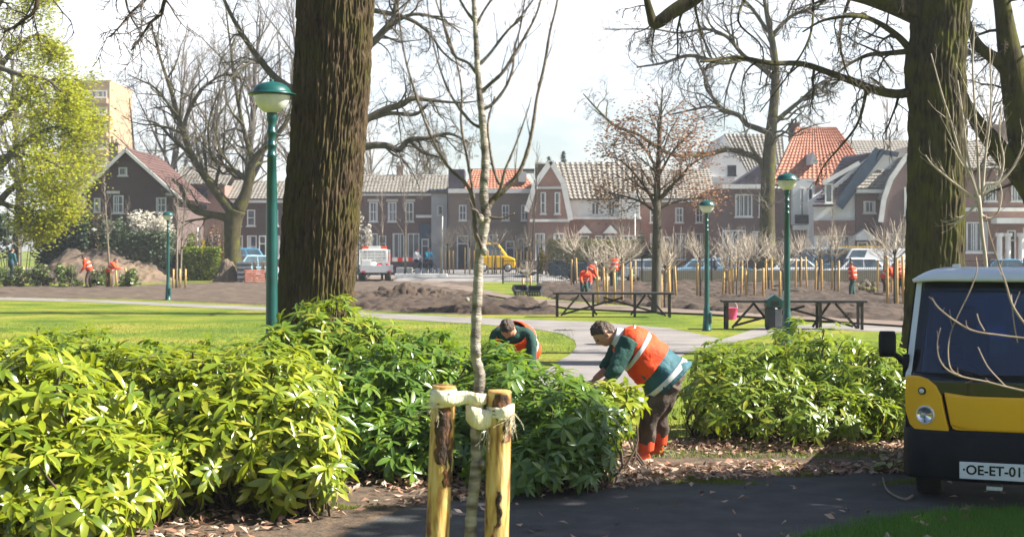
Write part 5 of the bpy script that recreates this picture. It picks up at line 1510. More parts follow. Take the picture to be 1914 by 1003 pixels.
def hand(mb, w, d, pn, s=1., curl=.5, left=1):
    """palm, four unequal bent fingers, thumb from the side; w wrist, d direction, pn palm normal"""
    d = V(d).normalized(); pn = (V(pn) - d * V(pn).dot(d)).normalized(); sd = d.cross(pn) * left
    mb.loft([(V(w), sd, pn, .026 * s, .02 * s), (V(w) + d * .03 * s, sd, pn, .036 * s, .017 * s), (V(w) + d * .085 * s, sd, pn, .042 * s, .014 * s), (V(w) + d * .098 * s, sd, pn, .038 * s, .010 * s)], 10)
    for i, (o, L) in enumerate(((-.03, .068), (-.01, .08), (.011, .074), (.031, .058))):
        p = V(w) + d * .092 * s + sd * o * s; e = d.copy(); pts = [p]
        for k, fr in enumerate((.45, .32, .26)):
            e = (e + pn * (curl * (.4 + .35 * k + .06 * i))).normalized(); pts.append(pts[-1] + e * (L * fr * s))
        mb.tube(pts, [.0095 * s, .009 * s, .0082 * s, .0066 * s], 7)
    p = V(w) + d * .03 * s - sd * .03 * s; e = (d * .7 - sd * .7 + pn * .25).normalized(); pts = [p]
    for fr in (.032, .03, .025): pts.append(pts[-1] + e * fr * s); e = (e + d * .35 + pn * .2).normalized()
    mb.tube(pts, [.013 * s, .012 * s, .0105 * s, .008 * s], 7)

def limbt(mb, pts, rs, seg=12):
    q = cr([(*p, r) for p, r in zip(pts, rs)], 5)
    mb.tube([V(x[:3]) for x in q], [x[3] for x in q], seg)

def band(name, rings, t0, t1, grow, m, parent, seg=40, a0=0., a1=2 * PI, wr=None, world=True):
    """strip lying on a lofted garment between loft parameters t0 and t1"""
    n = len(rings) - 1
    def at(t):
        i = min(int(t), n - 1); f = t - i; A, B = rings[i], rings[i + 1]
        return [A[0].lerp(B[0], f), A[1].lerp(B[1], f), A[2].lerp(B[2], f), A[3] + (B[3] - A[3]) * f + grow, A[4] + (B[4] - A[4]) * f + grow]
    rows = []
    for j in range(4):
        c, u, w, ru, rw = at(t0 + (t1 - t0) * j / 3)
        row = []
        for k in range(seg + 1):
            a = a0 + (a1 - a0) * k / seg; p = c + u * (ru * math.cos(a)) + w * (rw * math.sin(a))
            if wr: p = wr(p, c)
            row.append(p)
        rows.append(row)
    b = MB(); b.grid(rows); o = b.build(name, m, parent, True, world)
    s = o.modifiers.new('solid', 'SOLIDIFY'); s.thickness = .004; s.offset = 1
    return o

def dense_rings(rings, per=6):
    flat = [(*c, *u, *w, a, b) for c, u, w, a, b in rings]
    out = []
    for q in cr(flat, per):
        out.append((V(q[0:3]), V(q[3:6]).normalized(), V(q[6:9]).normalized(), q[9], q[10]))
    return out

def garment(name, rings, m, parent, seg=44, amp=.012, sc=7., seed=0., thick=.008, capa=False, capb=False, world=True):
    rows = []
    for c, u, w, ru, rw in rings:
        row = []
        for k in range(seg):
            a = 2 * PI * k / seg; p = c + u * (ru * math.cos(a)) + w * (rw * math.sin(a)); d = (p - c)
            row.append(p + d.normalized() * (amp * (nz3(p, sc, seed) + .5 * nz3(p, sc * 2.3, seed))))
        rows.append(row)
    b = MB(); b.grid(rows, True, capa, capb); o = b.build(name, m, parent, True, world)
    s = o.modifiers.new('solid', 'SOLIDIFY'); s.thickness = thick; s.offset = 1
    return o

# --- the man bent over the bush
D0 = 13.85
root = thing('person', 'man bending far down over the bush in an orange vest, teal jacket and red boots', 'person', G(1215, 860))
def m_(px, py, dy=0.): return P(px, py, D0 + dy)
def sx_(a): # unit vector in the picture plane (px right, px down) -> world
    v = V((a[0], 0, -a[1])); return v.normalized()
LAT = V((0, 1, 0))
hc = m_(1129, 623); hf = V((-.62, -.12, -.78)); hu = V((-.8, 0, .6)); HR = .128
b = MB()
# torso inside the clothes, neck
limbt(b, [m_(1252, 712), m_(1228, 688), m_(1200, 662), m_(1178, 646), m_(1160, 633)], [.1, .11, .12, .1, .07])
limbt(b, [m_(1168, 636), m_(1152, 629), m_(1138, 624)], [.085, .064, .06])
for s, sh, el, wr in ((-1, (1174, 640, -.2), (1149, 694, -.28), (1124, 722, -.2)), (1, (1166, 642, .18), (1136, 686, .22), (1112, 708, .12))):
    limbt(b, [m_(1174, 645), m_(*sh), m_(*el), m_(*wr)], [.06, .05, .044, .031])
    w = m_(*wr); d = m_(*wr) - m_(*el); hand(b, w, d.normalized() + V((-.1, 0, -.25)), V((.5, -s * .4, -.4)), 1.05, .45, s)
for hip, kn, an, toe in (((1250, 716, -.1), (1214, 772, -.12), (1208, 838, -.02), (1186, 858, -.04)), ((1250, 712, .12), (1230, 772, .26), (1233, 826, .34), (1214, 846, .34))):
    limbt(b, [m_(*hip), m_(*kn), m_(*an)], [.09, .065, .05]); limbt(b, [m_(*an), m_(*toe)], [.05, .04])
add_head(b, hc, hf, hu, HR)
body = b.build('body', MT['skin'], root, True, True); vox(body, .0075, 3)
hm = hair_mb(hc, hf, hu, HR, .3, .016, 3., 1.08, 56, 40); hair = hm.build('hair', MT['hair'], root, True, True)
f_, u_ = hf.normalized(), None
l_ = hu.cross(hf).normalized(); u_ = hf.normalized().cross(l_)
for s in (-1, 1):
    b = MB(); b.sphere(hc + f_ * (HR * .74) + l_ * (s * HR * .31) + u_ * (HR * .07), HR * .085, 10, 8); b.build('eye', MT['eye'], root, True, True)
# jacket (teal) with sleeves, hem flares behind
sp = lambda a: (V((a[0], 0, -a[1])).normalized())
def ring(px, py, ax, rd, rl, dy=0.):
    w = sp(ax); return (m_(px, py, dy), LAT, w, rl, rd)
jr = dense_rings([ring(1160, 631, (.5, -.86), .10, .12), ring(1176, 642, (.55, -.83), .165, .21), ring(1198, 660, (.57, -.82), .19, .225), ring(1216, 679, (.62, -.78), .205, .235), ring(1234, 697, (.68, -.73), .23, .24), ring(1252, 716, (.73, -.68), .275, .25)])
jk = garment('jacket', jr, MT['teal'], root, amp=.026, sc=7., seed=2.)
for s, sh, el, ce in ((-1, (1176, 638, -.17), (1150, 690, -.28), (1140, 706, -.26)), (1, (1166, 640, .16), (1138, 682, .22), (1130, 692, .2))):
    a, e, c = m_(*sh), m_(*el), m_(*ce); d1 = (e - a).normalized()
    q = cr([(*a, .105), (*a.lerp(e, .35), .09), (*a.lerp(e, .75), .078), (*e, .07), (*c, .062)], 5)
    rr = []
    for i, x in enumerate(q):
        p = V(x[:3]); d = (V(q[min(i + 1, len(q) - 1)][:3]) - V(q[max(i - 1, 0)][:3])).normalized(); u, w = frame(d); rr.append((p, u, w, x[3], x[3] * 1.05))
    garment('sleeve', rr, MT['greencloth'], jk, 30, .018, 12., s * 3.)
# collar
cl = dense_rings([ring(1148, 627, (.35, -.93), .078, .082), ring(1154, 630, (.42, -.9), .088, .092), ring(1160, 633, (.5, -.86), .1, .11)], 4)
garment('collar', cl, MT['reflective'], jk, 30, .006, 12., 5.)
# orange vest with silver tape
vr = dense_rings([ring(1158, 631, (.48, -.87), .115, .13), ring(1166, 636, (.52, -.85), .16, .2), ring(1180, 646, (.55, -.83), .19, .235), ring(1200, 663, (.57, -.82), .214, .25), ring(1222, 684, (.6, -.8), .24, .265)])
vest = garment('safety_vest', vr, MT['orange'], root, amp=.026, sc=7.5, seed=8.)
band('reflective_band', vr, 14.6, 16.4, .014, MT['reflective'], vest)
band('reflective_band', vr, 6.6, 7.8, .013, MT['reflective'], vest, a0=-.6, a1=2.2)
band('reflective_band', jr, 26.0, 28.2, .014, MT['reflective'], jk)
# armhole trim: a ring of dark sleeve showing
# trousers
b = MB()
limbt(b, [m_(1240, 702), m_(1258, 722)], [.17, .175])
for hip, kn, an in (((1250, 716, -.1), (1215, 772, -.12), (1207, 824, -.03)), ((1252, 712, .1), (1231, 772, .26), (1233, 812, .33))):
    limbt(b, [m_(*hip), m_(*hip).lerp(m_(*kn), .5), m_(*kn), m_(*kn).lerp(m_(*an), .5), m_(*an)], [.135, .112, .092, .088, .088], 16)
for i, p in enumerate(b.v): b.v[i] = p + V((.03 * nz3(p, 10, 1), .03 * nz3(p, 10, 4), .03 * nz3(p, 11, 7)))
tr = b.build('trousers', MT['khaki'], root, True, True); vox(tr, .01, 1)
# boots
for (an, top, toe, heel) in (((1208, 842, -.02), (1208, 815, -.03), (1186, 859, -.05), (1214, 858, -.01)), ((1233, 830, .34), (1233, 806, .33), (1214, 846, .33), (1239, 846, .35))):
    b = MB(); limbt(b, [m_(*top), m_(*an)], [.088, .075], 14); limbt(b, [m_(*an), m_(*toe)], [.068, .05], 12); limbt(b, [m_(*heel), m_(*toe)], [.05, .046], 12)
    bt = b.build('boot', MT['bootred'], root, True, True); vox(bt, .01, 2)
    b = MB(); a, c = m_(*heel), m_(*toe); a = V((a.x, a.y, max(a.z - .045, .012))); c = V((c.x, c.y, a.z)); b.bar(a + (a - c) * .2, c + (c - a) * .25, .1, .03); b.build('sole', MT['sole'], bt, False, False, .01)
    s_ = KIDS[bt.name][-1]; s_.location = -root.location

# --- the simpler workers
def worker(label, loc, Hh, face, lean, top, legs, vest=None, hair='hair', arm=(.35, -.9), arm2=None, headlean=None, stance=.16, name='person', vsz=.022, sit=None, stripe=True, far=True):
    """figure standing at loc, turned by face (radians), back leaning forward by lean"""
    k = Hh / 1.75
    root = thing(name, label, 'person', loc, None, face)
    L = lambda x, y, z: V((x, y, z)) * k
    pz = .93 - .05 * (lean > .5); px_ = -.12 * math.sin(lean)
    if sit: pz, px_ = sit
    sd = V((math.sin(lean), 0, math.cos(lean))); pel = V((px_, 0, pz))
    sp_ = lambda t: (pel + sd * t)
    hl = lean * .8 if headlean is None else headlean
    neck = sp_(.55); hd = V((math.sin(hl), 0, math.cos(hl))); hcn = neck + hd * .13 + V((.03, 0, 0))
    hf_ = V((math.cos(hl), 0, -math.sin(hl)))
    b = MB(); T = lambda q: V(q) * k
    wdir = V((math.cos(lean), 0, -math.sin(lean)))
    def trings(g): return [(T(sp_(t)), V((0, 1, 0)), wdir, (rl + g) * k, (rd + g) * k) for t, rl, rd in ((-.1, .15, .1), (0, .17, .12), (.18, .155, .11), (.36, .185, .125), (.47, .195, .105), (.53, .12, .08), (.56, .065, .06))]
    b.loft(trings(0), 18)
    limbt(b, [T(sp_(.5)), T(neck + hd * .08)], [.06 * k, .055 * k])
    sl = []; ends = []
    for s in (-1, 1):
        a = arm if s == -1 or arm2 is None else arm2
        sh = sp_(.47) + V((0, s * .19, 0)); ad = V((a[0], s * .12, a[1])).normalized()
        fd = V((a[0] + .45, -s * .12, a[1] + .1)).normalized() if len(a) < 3 else V((a[2], -s * .2, a[3])).normalized()
        el = sh + ad * .29; wr = el + fd * .25
        limbt(b, [T(sp_(.46)), T(sh), T(el), T(wr)], [.07 * k, .055 * k, .042 * k, .03 * k])
        hand(b, T(wr), fd, V((0, -s, -.2)), k, .5, s)
        sl.append((sh, el, wr))
    lg = []
    for s in (-1, 1):
        hip = pel + V((0, s * .09, -.04)); an = V((s * stance * .5, s * .11, .07)); kn = (hip + an) / 2 + V((.05 + .06 * math.sin(lean), 0, .02))
        if sit: kn = hip + V((.4, 0, -.08 - .12 * (s > 0))); an = kn + V((-.08, 0, -.42 + .1 * (s < 0)))
        limbt(b, [T(hip), T(kn), T(an)], [.085 * k, .058 * k, .042 * k]); limbt(b, [T(an), T(an + V((.15, 0, -.03)))], [.042 * k, .035 * k]); lg.append((hip, kn, an))
    add_head(b, T(hcn), hf_, hd, .118 * k)
    vox(b.build('body', MT['skin'], root, True), vsz * .7 * k, 2)
    hair_mb(T(hcn), hf_, hd, .118 * k, .3, .01, 2., 1.08).build('hair', MT[hair], root, True)
    b = MB(); b.loft(trings(.022), 20)
    for sh, el, wr in sl: limbt(b, [T(sp_(.45)), T(sh), T(el), T(el.lerp(wr, .9))], [.1 * k, .078 * k, .062 * k, .05 * k])
    j = b.build('jacket', MT[top], root, True); vox(j, vsz * k, 2)
    if vest:
        vr_ = dense_rings([(c, u, w, ru + .012 * k, rd + .02 * k) for c, u, w, ru, rd in trings(.05)[1:-1]], 4)
        v_ = garment('safety_vest', vr_, MT[vest], root, 26, .01 * k, 9., world=False)
        if stripe:
            band('reflective_band', vr_, 3., 4.2, .012, MT['reflective'], v_, 26, world=False); band('reflective_band', vr_, 7.5, 8.6, .012, MT['reflective'], v_, 26, world=False)
    b = MB(); limbt(b, [T(pel + V((0, 0, .1))), T(pel - V((0, 0, .06)))], [.15 * k, .15 * k])
    for hip, kn, an in lg: limbt(b, [T(hip), T(kn), T(an + V((0, 0, .02)))], [.115 * k, .088 * k, .075 * k])
    vox(b.build('trousers', MT[legs], root, True), vsz * k, 2)
    for hip, kn, an in lg:
        b = MB(); limbt(b, [T(an + V((0, 0, .06))), T(an)], [.06 * k, .055 * k]); limbt(b, [T(an - V((.05, 0, .02))), T(an + V((.17, 0, -.03)))], [.05 * k, .042 * k]); vox(b.build('shoe', MT['dark'], root, True), vsz * k, 1)
    return root
q = P(972, 700, 15.95); q.z = .07
worker('woman with parted dark hair stooping behind the dark bush in an orange vest', q, 1.68, rad(-106), 1.1, 'greencloth', 'khaki', 'orange', 'hair', (.1, -1), headlean=1.15, vsz=.014)
worker('worker in orange jacket and green trousers standing by the hedge clippings', G(1594, 559), 1.62, rad(165), .1, 'orange', 'greencloth', 'orange', 'hair', (-.1, -1, .5, -.5))
worker('worker in orange standing upright in front of the pale hedge', G(1147, 540), 1.9, rad(80), .08, 'orange', 'greencloth', 'orange', 'greyhair', (.2, -1, .8, .2))
worker('front one of two stooping workers in orange left of the young stakes', G(1092, 558), 1.6, rad(-80), .85, 'orange', 'greencloth', 'orange', 'hair')
worker('rear one of two stooping workers, pale in the sun, by the crowd barrier', G(1099, 552), 1.75, rad(20), .6, 'orange', 'navy', 'orange', 'greyhair', (.3, -1))
worker('worker in orange with dark trousers bending at the left shrub row', G(166, 538), 1.9, rad(190), .45, 'orange', 'khaki', 'orange', 'hair', (.2, -1))
worker('worker in orange reaching to the slim tree in the left shrub row', G(205, 538), 1.8, rad(5), .55, 'orange', 'khaki', 'orange', 'hair', (.6, -.7, .9, -.1))
q = G(21, 533); q.z = .35
worker('worker in a teal jacket standing at the far left edge', q, 1.85, rad(60), .1, 'teal', 'navy', None, 'hair', (.2, -1))
worker('stooping worker in pale orange beside the young tree near the right trunk', G(1655, 556), 1.75, rad(-20), .7, 'orange', 'khaki', 'orange', 'hair', (.3, -1))
worker('worker in green trousers half behind the thick right trunk', G(1684, 558), 1.75, rad(95), .5, 'orange', 'greencloth', 'orange', 'hair', (.3, -1))
worker('dark clothed passer by behind the fence, right of the lone lamp', G(1338, 526), 1.7, rad(180), .1, 'navy', 'dark', None, 'greyhair', (.2, -1))

def bike(loc, rz, label):
    root = thing('bicycle', label, 'bicycle', loc, 'bicycles', rz); m = MT['dark']
    for x in (-.55, .55):
        b = MB(); pts = [V((x + .33 * math.cos(a), 0, .34 + .33 * math.sin(a))) for a in [2 * PI * i / 22 for i in range(23)]]; b.tube(pts, .018, 5, False)
        for i in range(8):
            a = PI * i / 8; b.tube([(x + .33 * math.cos(a), 0, .34 + .33 * math.sin(a)), (x - .33 * math.cos(a), 0, .34 - .33 * math.sin(a))], .003, 3)
        b.build('wheel', MT['black'], root, True)
    b = MB()
    for a, c in (((-.55, 0, .34), (-.08, 0, .32)), ((-.08, 0, .32), (-.2, 0, .9)), ((-.08, 0, .32), (.42, 0, .85)), ((-.18, 0, .75), (.4, 0, .8)), ((-.55, 0, .34), (-.18, 0, .75)), ((.55, 0, .34), (.38, 0, 1.05))): b.tube([a, c], .02, 6)
    b.build('frame', m, root, True)
    b = MB(); b.tube(cr([(.2, -.27, 1.08), (.33, -.2, 1.1), (.38, 0, 1.07), (.33, .2, 1.1), (.2, .27, 1.08)], 4), .016, 6); b.build('handlebar', MT['alloy'], root, True)
    b = MB(); b.loft([((-.34, 0, .93), (0, 1, 0), (0, 0, 1), .1, .03), ((-.2, 0, .94), (0, 1, 0), (0, 0, 1), .07, .03), ((-.05, 0, .93), (0, 1, 0), (0, 0, 1), .025, .02)], 10); b.build('saddle', MT['black'], root, True)
    return root
bk1 = bike(G(781, 512), rad(-20), 'bicycle ridden by the person in a white shirt')
worker('cyclist in a white shirt in front of the road barrier', G(780, 512), 1.72, rad(-20), .3, 'whitecloth', 'navy', None, 'hair', (.6, -.8), sit=(1.0, -.2))
bike(G(803, 513), rad(-55), 'bicycle ridden by the person in a blue shirt')
worker('cyclist in a sky blue shirt right of the road barrier', G(802, 513), 1.74, rad(-55), .25, 'skyblue', 'navy', None, 'hair', (.6, -.8), sit=(1.0, -.2))
# ------------------------------------------------------------- electric utility truck at the right
MT['tyellow'] = mat('truck_yellow_paint', (.85, .43, .004), (.8, .39, .003), scale=1.5, rough=.32, coat=.35)
MT['twhite'] = mat('truck_white_paint', (.66, .69, .72), (.58, .61, .65), scale=2, rough=.35, coat=.3)
MT['tblack'] = mat('truck_black_plastic', (.006, .007, .011), (.011, .012, .017), scale=8, rough=.6, spec=.2, bump=.2, bscale=120)
MT['tgloss'] = mat('truck_black_gloss', (.008, .009, .012), (.012, .013, .016), scale=3, rough=.15, coat=.5)
MT['tglass'] = glassmat('truck_windscreen_glass', (.22, .33, .55), .07)
MT['seat'] = mat('seat_fabric', (.02, .03, .06), (.03, .045, .085), scale=12, rough=.9)
MT['chrome'] = mat('lamp_chrome', (.7, .7, .72), (.85, .85, .85), scale=30, rough=.3, metal=.45)
MT['reflector'] = mat('lamp_reflector', (.55, .56, .58), (.9, .9, .9), scale=60, rough=.25, metal=.2, lo=.45, hi=.55)
MT['clear'] = glassmat('clear_lens', (.97, .98, 1), .04)
MT['plate'] = mat('white_plate', (.68, .7, .72), (.74, .75, .77), scale=4, rough=.4)
TX = (1858 - CX) / 235.; TY = 11.3
truck = thing('utility_truck', 'small yellow and white electric utility truck with black bumper and big windscreen', 'truck', (TX, TY, 0), None, -rad(20.5))
def tz(y): return HC - (y - HY) / 235.
def tx(x): return (x - 1858) / 235.
def bowf(x): return .11 * (x / .72) ** 2 + .10 * max(0, abs(x) - .55) ** 1.2 * 3   # plan curve of the nose
def sheetx(name, outline, off, m, parent=truck, thick=.03, slope=None, bev=.006):
    """panel on the curved nose from a closed (x, z) outline, subdivided across"""
    import bmesh
    bm = bmesh.new()
    vs = [bm.verts.new((x, 0, z)) for x, z in outline]
    f = bm.faces.new(vs); bmesh.ops.triangulate(bm, faces=[f])
    for it in range(7):
        es = [e for e in bm.edges if e.calc_length() > .045]
        if not es: break
        bmesh.ops.subdivide_edges(bm, edges=es, cuts=1); bmesh.ops.triangulate(bm, faces=bm.faces[:])
    for v in bm.verts:
        v.co.y = bowf(v.co.x) + off + (slope(v.co.z) if slope else 0)
    bmesh.ops.recalc_face_normals(bm, faces=bm.faces[:])
    if sum((f.normal.y * f.calc_area() for f in bm.faces)) > 0: bmesh.ops.reverse_faces(bm, faces=bm.faces[:])
    me = bpy.data.meshes.new(name); bm.to_mesh(me); bm.free(); me.materials.append(m)
    o = bpy.data.objects.new(name, me); COL.objects.link(o); o.parent = parent; KIDS.setdefault(parent.name, []).append(o)
    for p in me.polygons: p.use_smooth = True
    s = o.modifiers.new('solid', 'SOLIDIFY'); s.thickness = thick; s.offset = -1
    if bev:
        w = o.modifiers.new('bevel', 'BEVEL'); w.width = bev; w.segments = 2; w.limit_method = 'ANGLE'; w.angle_limit = rad(50)
    return o
def rnd(pts, per=5): return [(q[0], q[1]) for q in cr(list(pts) + [pts[0]], per)][:-1]
def mir(o): return [(-x, z) for x, z in reversed(o)]
# bumper
def prof_bar(name, zs, m, xw=.715, x0=None, n=28, parent=truck):
    """wrap-round bar: list of (z, push) across the nose"""
    rows = []
    for i in range(n + 1):
        x = -xw + 2 * xw * i / n
        e = abs(x) / xw; y0 = bowf(x) + .10 * max(0, (e - .9) / .1) ** 2
        rows.append([V((x, y0 - p, z)) for z, p in zs] + [V((x, y0 + .25, zs[-1][0])), V((x, y0 + .25, zs[0][0]))])
    b = MB(); b.grid(rows, True, True, True); o = b.build(name, m, parent, True)
    w = o.modifiers.new('bevel', 'BEVEL'); w.width = .012; w.segments = 2; w.limit_method = 'ANGLE'; w.angle_limit = rad(40)
    return o
bumper = prof_bar('bumper', [(.20, .0), (.225, .035), (.40, .06), (.555, .055), (.60, .03), (.618, -.01)], MT['tblack'])
# lower front black field behind the yellow panels
sheetx('front_shell', [(-.70, .60), (.70, .60), (.70, 1.06), (-.70, 1.06)], .02, MT['tblack'])
# yellow corner panels with lamps, yellow centre panel
cor = [(tx(a), tz(c)) for a, c in ((1697, 707), (1716, 707), (1737, 712), (1752, 724), (1762, 742), (1768, 775), (1776, 808), (1776, 820), (1756, 818), (1715, 811), (1703, 800), (1695, 775), (1694, 740))]
lampc = []
for s, nm in ((1, 'left'), (-1, 'right')):
    o = cor if s == 1 else mir(cor)
    cp = sheetx('corner_panel', o, -.025, MT['tyellow'], thick=.05)
    cx, cz = tx(1733) * s, tz(780); y = bowf(cx) - .03
    tilt = Matrix.Rotation(-.32 * s, 3, 'Z')
    def lth(c, prof, seg=28):
        b = MB(); b.grid([[V(c) + tilt @ V((r * math.cos(2 * PI * k / seg), dy, r * math.sin(2 * PI * k / seg))) for k in range(seg)] for r, dy in prof], True, True, True); return b
    hl = lth((cx, y, cz), [(.076, .03), (.076, -.006), (.068, -.012), (.064, .0)]).build('headlight', MT['chrome'], cp, True)
    lth((cx, y, cz), [(.063, -.008), (.055, .012), (.035, .03), (.012, .034)]).build('reflector', MT['reflector'], hl, True)
    lth((cx, y, cz), [(.018, -.012), (.018, .02)], 14).build('bulb', MT['lens'], hl, True)
    lth((cx, y, cz), [(.064, -.013), (.05, -.024), (.025, -.03), (.004, -.031)]).build('lens', MT['clear'], hl, True)
    cx2, cz2 = tx(1727) * s, tz(735); y2 = bowf(cx2) - .028
    ind = lth((cx2, y2, cz2), [(.031, .02), (.031, -.008), (.025, -.011)], 20).build('indicator', MT['tblack'], cp, True)
    lth((cx2, y2, cz2), [(.024, -.009), (.016, -.017), (.004, -.019)], 18).build('lens', MT['lens'], ind, True)
cen = [(tx(1766), tz(737)), (tx(1858), tz(742)), (-tx(1766), tz(737)), (-tx(1773), tz(800)), (tx(1858), tz(808)), (tx(1773), tz(800))]
sheetx('front_panel', [(tx(1767), tz(736)), (-.2, tz(741)), (.2, tz(741)), (-tx(1767), tz(736)), (-tx(1779), tz(798)), (.2, tz(806)), (-.2, tz(806)), (tx(1779), tz(798))], -.018, MT['tyellow'], thick=.04, bev=.01)
# panel crease strip
sheetx('panel_lip', [(tx(1780), tz(797)), (-tx(1780), tz(797)), (-tx(1783), tz(804)), (.2, tz(814)), (-.2, tz(814)), (tx(1783), tz(804))], -.006, MT['tyellow'], thick=.03, bev=.004)
# windscreen leaning back, in black frame
ZB, ZT = tz(735), tz(536); LEAN = .34
def sl(z): return max(0, (z - 1.0)) / (ZT - 1.0) * LEAN
def wx(z): # half width of the cab front at height z
    t = (z - .95) / (ZT - .95); return .695 - .07 * max(0, t)
def gpanel(name, za, zb, xa, xb, m, off, mir_=False, thick=.03, parent=truck, nz_=18, nx=22):
    if not callable(za): za = (lambda c: lambda x: c)(za)
    if not callable(zb): zb = (lambda c: lambda x: c)(zb)
    if not callable(xa): xa = (lambda c: lambda z: c)(xa)
    if not callable(xb): xb = (lambda c: lambda z: c)(xb)
    rows = []
    zl, zh = za(0), zb(0)
    for i in range(nz_ + 1):
        row = []
        for j in range(nx + 1):
            zz = zl + (zh - zl) * i / nz_
            x = xa(zz) + (xb(zz) - xa(zz)) * j / nx
            z = za(x) + (zb(x) - za(x)) * i / nz_
            if mir_: x = -x
            row.append(V((x, bowf(x) + off + sl(z), z)))
        rows.append(row if not mir_ else row[::-1])
    b = MB(); b.grid(rows); o = b.build(name, m, parent, True)
    s = o.modifiers.new('solid', 'SOLIDIFY'); s.thickness = thick; s.offset = -1
    return o
def wframe(name, za, zb, xa, xb, m, off, mir_=False, thick=.03, parent=truck):
    return gpanel(name, za, zb, xa, xb, m, off, mir_, thick, parent)
    n = 10; o = [(xa(za + (zb - za) * i / n), za + (zb - za) * i / n) for i in range(n + 1)] + [(xb(zb - (zb - za) * i / n), zb - (zb - za) * i / n) for i in range(n + 1)]
    if mir_: o = mir(o)
    return sheetx(name, o, off, m, parent, thick, sl, .004)
for mm in (False, True):
    wframe('pillar', .99, ZT + .05, lambda z: -wx(z) - .008, lambda z: -wx(z) + .034, MT['twhite'], -.012, mm, .06)
    wframe('frame_edge', .96, ZT, lambda z: -wx(z) + .036, lambda z: -wx(z) + .1, MT['tgloss'], .0, mm, .03)
gpanel('frame_bottom', .89, lambda x: tz(714) + .05 * min(1, abs(x) / .6) ** 2, lambda z: -wx(z) + .034, lambda z: wx(z) - .034, MT['tgloss'], -.006)
gpanel('frame_top', ZT - .04, ZT + .03, lambda z: -wx(z) + .034, lambda z: wx(z) - .034, MT['tgloss'], -.004)
zs0, zs1 = tz(706), ZT - .036
gpanel('windscreen', .95, ZT, lambda z: -wx(z) + .06, lambda z: wx(z) - .06, MT['tglass'], .016, thick=.006)
b = MB(); b.tube(cr([(.05, bowf(.05) + sl(.98) - .03, .98), (-.1, bowf(.1) + sl(1.05) - .035, 1.05), (-.42, bowf(.42) + sl(1.13) - .03, 1.13)], 5), .009, 6); b.build('wiper', MT['tblack'], truck, True)
# roof: rounded shell
rows = []
for j in range(13):
    t = j / 12; y = LEAN - .06 + 1.12 * t; row = []
    fz = 1 - math.exp(-t * 14) if t < .5 else 1 - math.exp(-(1 - t) * 14)
    for i in range(33):
        a = -1 + 2 * i / 32; x = a * .655; e = abs(a)
        z = ZT + .022 + (.085 * fz + .012) * (1 - max(0, (e - .55) / .45) ** 2.4) 
        row.append(V((x, y + bowf(x) * (1 - t) * .9, z)))
    rows.append(row)
b = MB(); b.grid(rows[::-1]); b.face(*[r[0] for r in rows[:1]], rows[-1][0], rows[-1][-1], rows[0][-1]) if False else None
rf = b.build('roof', MT['twhite'], truck, True); s = rf.modifiers.new('solid', 'SOLIDIFY'); s.thickness = .03; s.offset = -1
b = MB(); b.bx(tx(1775), tx(1790), LEAN + .2, LEAN + .3, tz(508) + .0, tz(497) + .01); b.build('roof_lamp', MT['white'], truck, bevel=.01)
# cab floor, sides, doors, back wall
b = MB(); b.bx(-.66, .66, .16, 1.4, .42, .62); b.build('floor', MT['tblack'], truck)
for s in (-1, 1):
    b = MB(); b.prism([(s * .70, .30, .55), (s * .70, 1.38, .55), (s * .70, 1.38, 1.06), (s * .70, .24, 1.06)], (-s * .04, 0, 0)); dr = b.build('door', MT['tyellow'], truck, bevel=.01)
    b = MB()
    for p0, p1 in (((s * .69, .28, 1.06), (s * .63, .62, ZT + .02)), ((s * .69, 1.33, 1.06), (s * .63, 1.33, ZT + .02)), ((s * .632, .6, ZT), (s * .632, 1.36, ZT))): b.bar(p0, p1, .05, .05)
    b.build('window_frame', MT['tblack'], dr)
    b = MB(); b.face((s * .682, .34, 1.07), (s * .682, 1.3, 1.07), (s * .63, 1.3, ZT - .02), (s * .63, .64, ZT - .02)); b.build('side_window', MT['tglass'], dr)
    b = MB(); b.bx(s * .705 - .02, s * .705 + .02, 1.1, 1.25, .9, .94); b.build('door_handle', MT['tblack'], dr, bevel=.006)
    # rear corner of the cab
    b = MB(); b.bx(s * .655 - .03, s * .655 + .03, 1.362, 1.42, .55, ZT + .03); b.build('rear_post', MT['twhite'], truck, bevel=.01)
b = MB(); b.bx(-.624, .624, 1.385, 1.42, .55, 1.12); b.bx(-.624, .624, 1.385, 1.42, 1.66, ZT + .02)
b.build('back_wall', MT['tblack'], truck)
b = MB(); b.bx(-.624, .624, 1.395, 1.402, 1.121, 1.659); b.build('back_window', MT['tglass'], truck)
# dashboard, wheel, seats
b = MB(); b.bx(-.6, .6, .22, .52, .9, 1.03); b.build('dashboard', MT['tblack'], truck, bevel=.03)
b = MB(); c = V((-.28, .62, 1.12)); R_ = Matrix.Rotation(rad(-55), 3, 'X')
b.tube([c + R_ @ V((.17 * math.cos(a), .17 * math.sin(a), 0)) for a in [2 * PI * i / 26 for i in range(27)]], .014, 7, False)
for a in (.5, 2.6, 4.7): b.tube([c, c + R_ @ V((.17 * math.cos(a), .17 * math.sin(a), 0))], .012, 6)
b.tube([c, c + V((0, -.16, -.14))], .03, 8); b.build('steering_wheel', MT['tblack'], truck, True)
for x in (-.3, .3):
    b = MB(); b.bx(x - .22, x + .22, .85, 1.28, .65, .85); b.bx(x - .22, x + .22, 1.18, 1.31, .852, 1.36); b.bx(x - .11, x + .11, 1.2, 1.3, 1.362, 1.56); b.build('seat', MT['seat'], truck, bevel=.03)
b = MB(); b.bx(-.03, .33, .5, .52, 1.36, 1.46); 
for i in range(len(b.v)): b.v[i] += V((.1, 0, 0))
b.build('visor_label', MT['greyplaster'], truck)
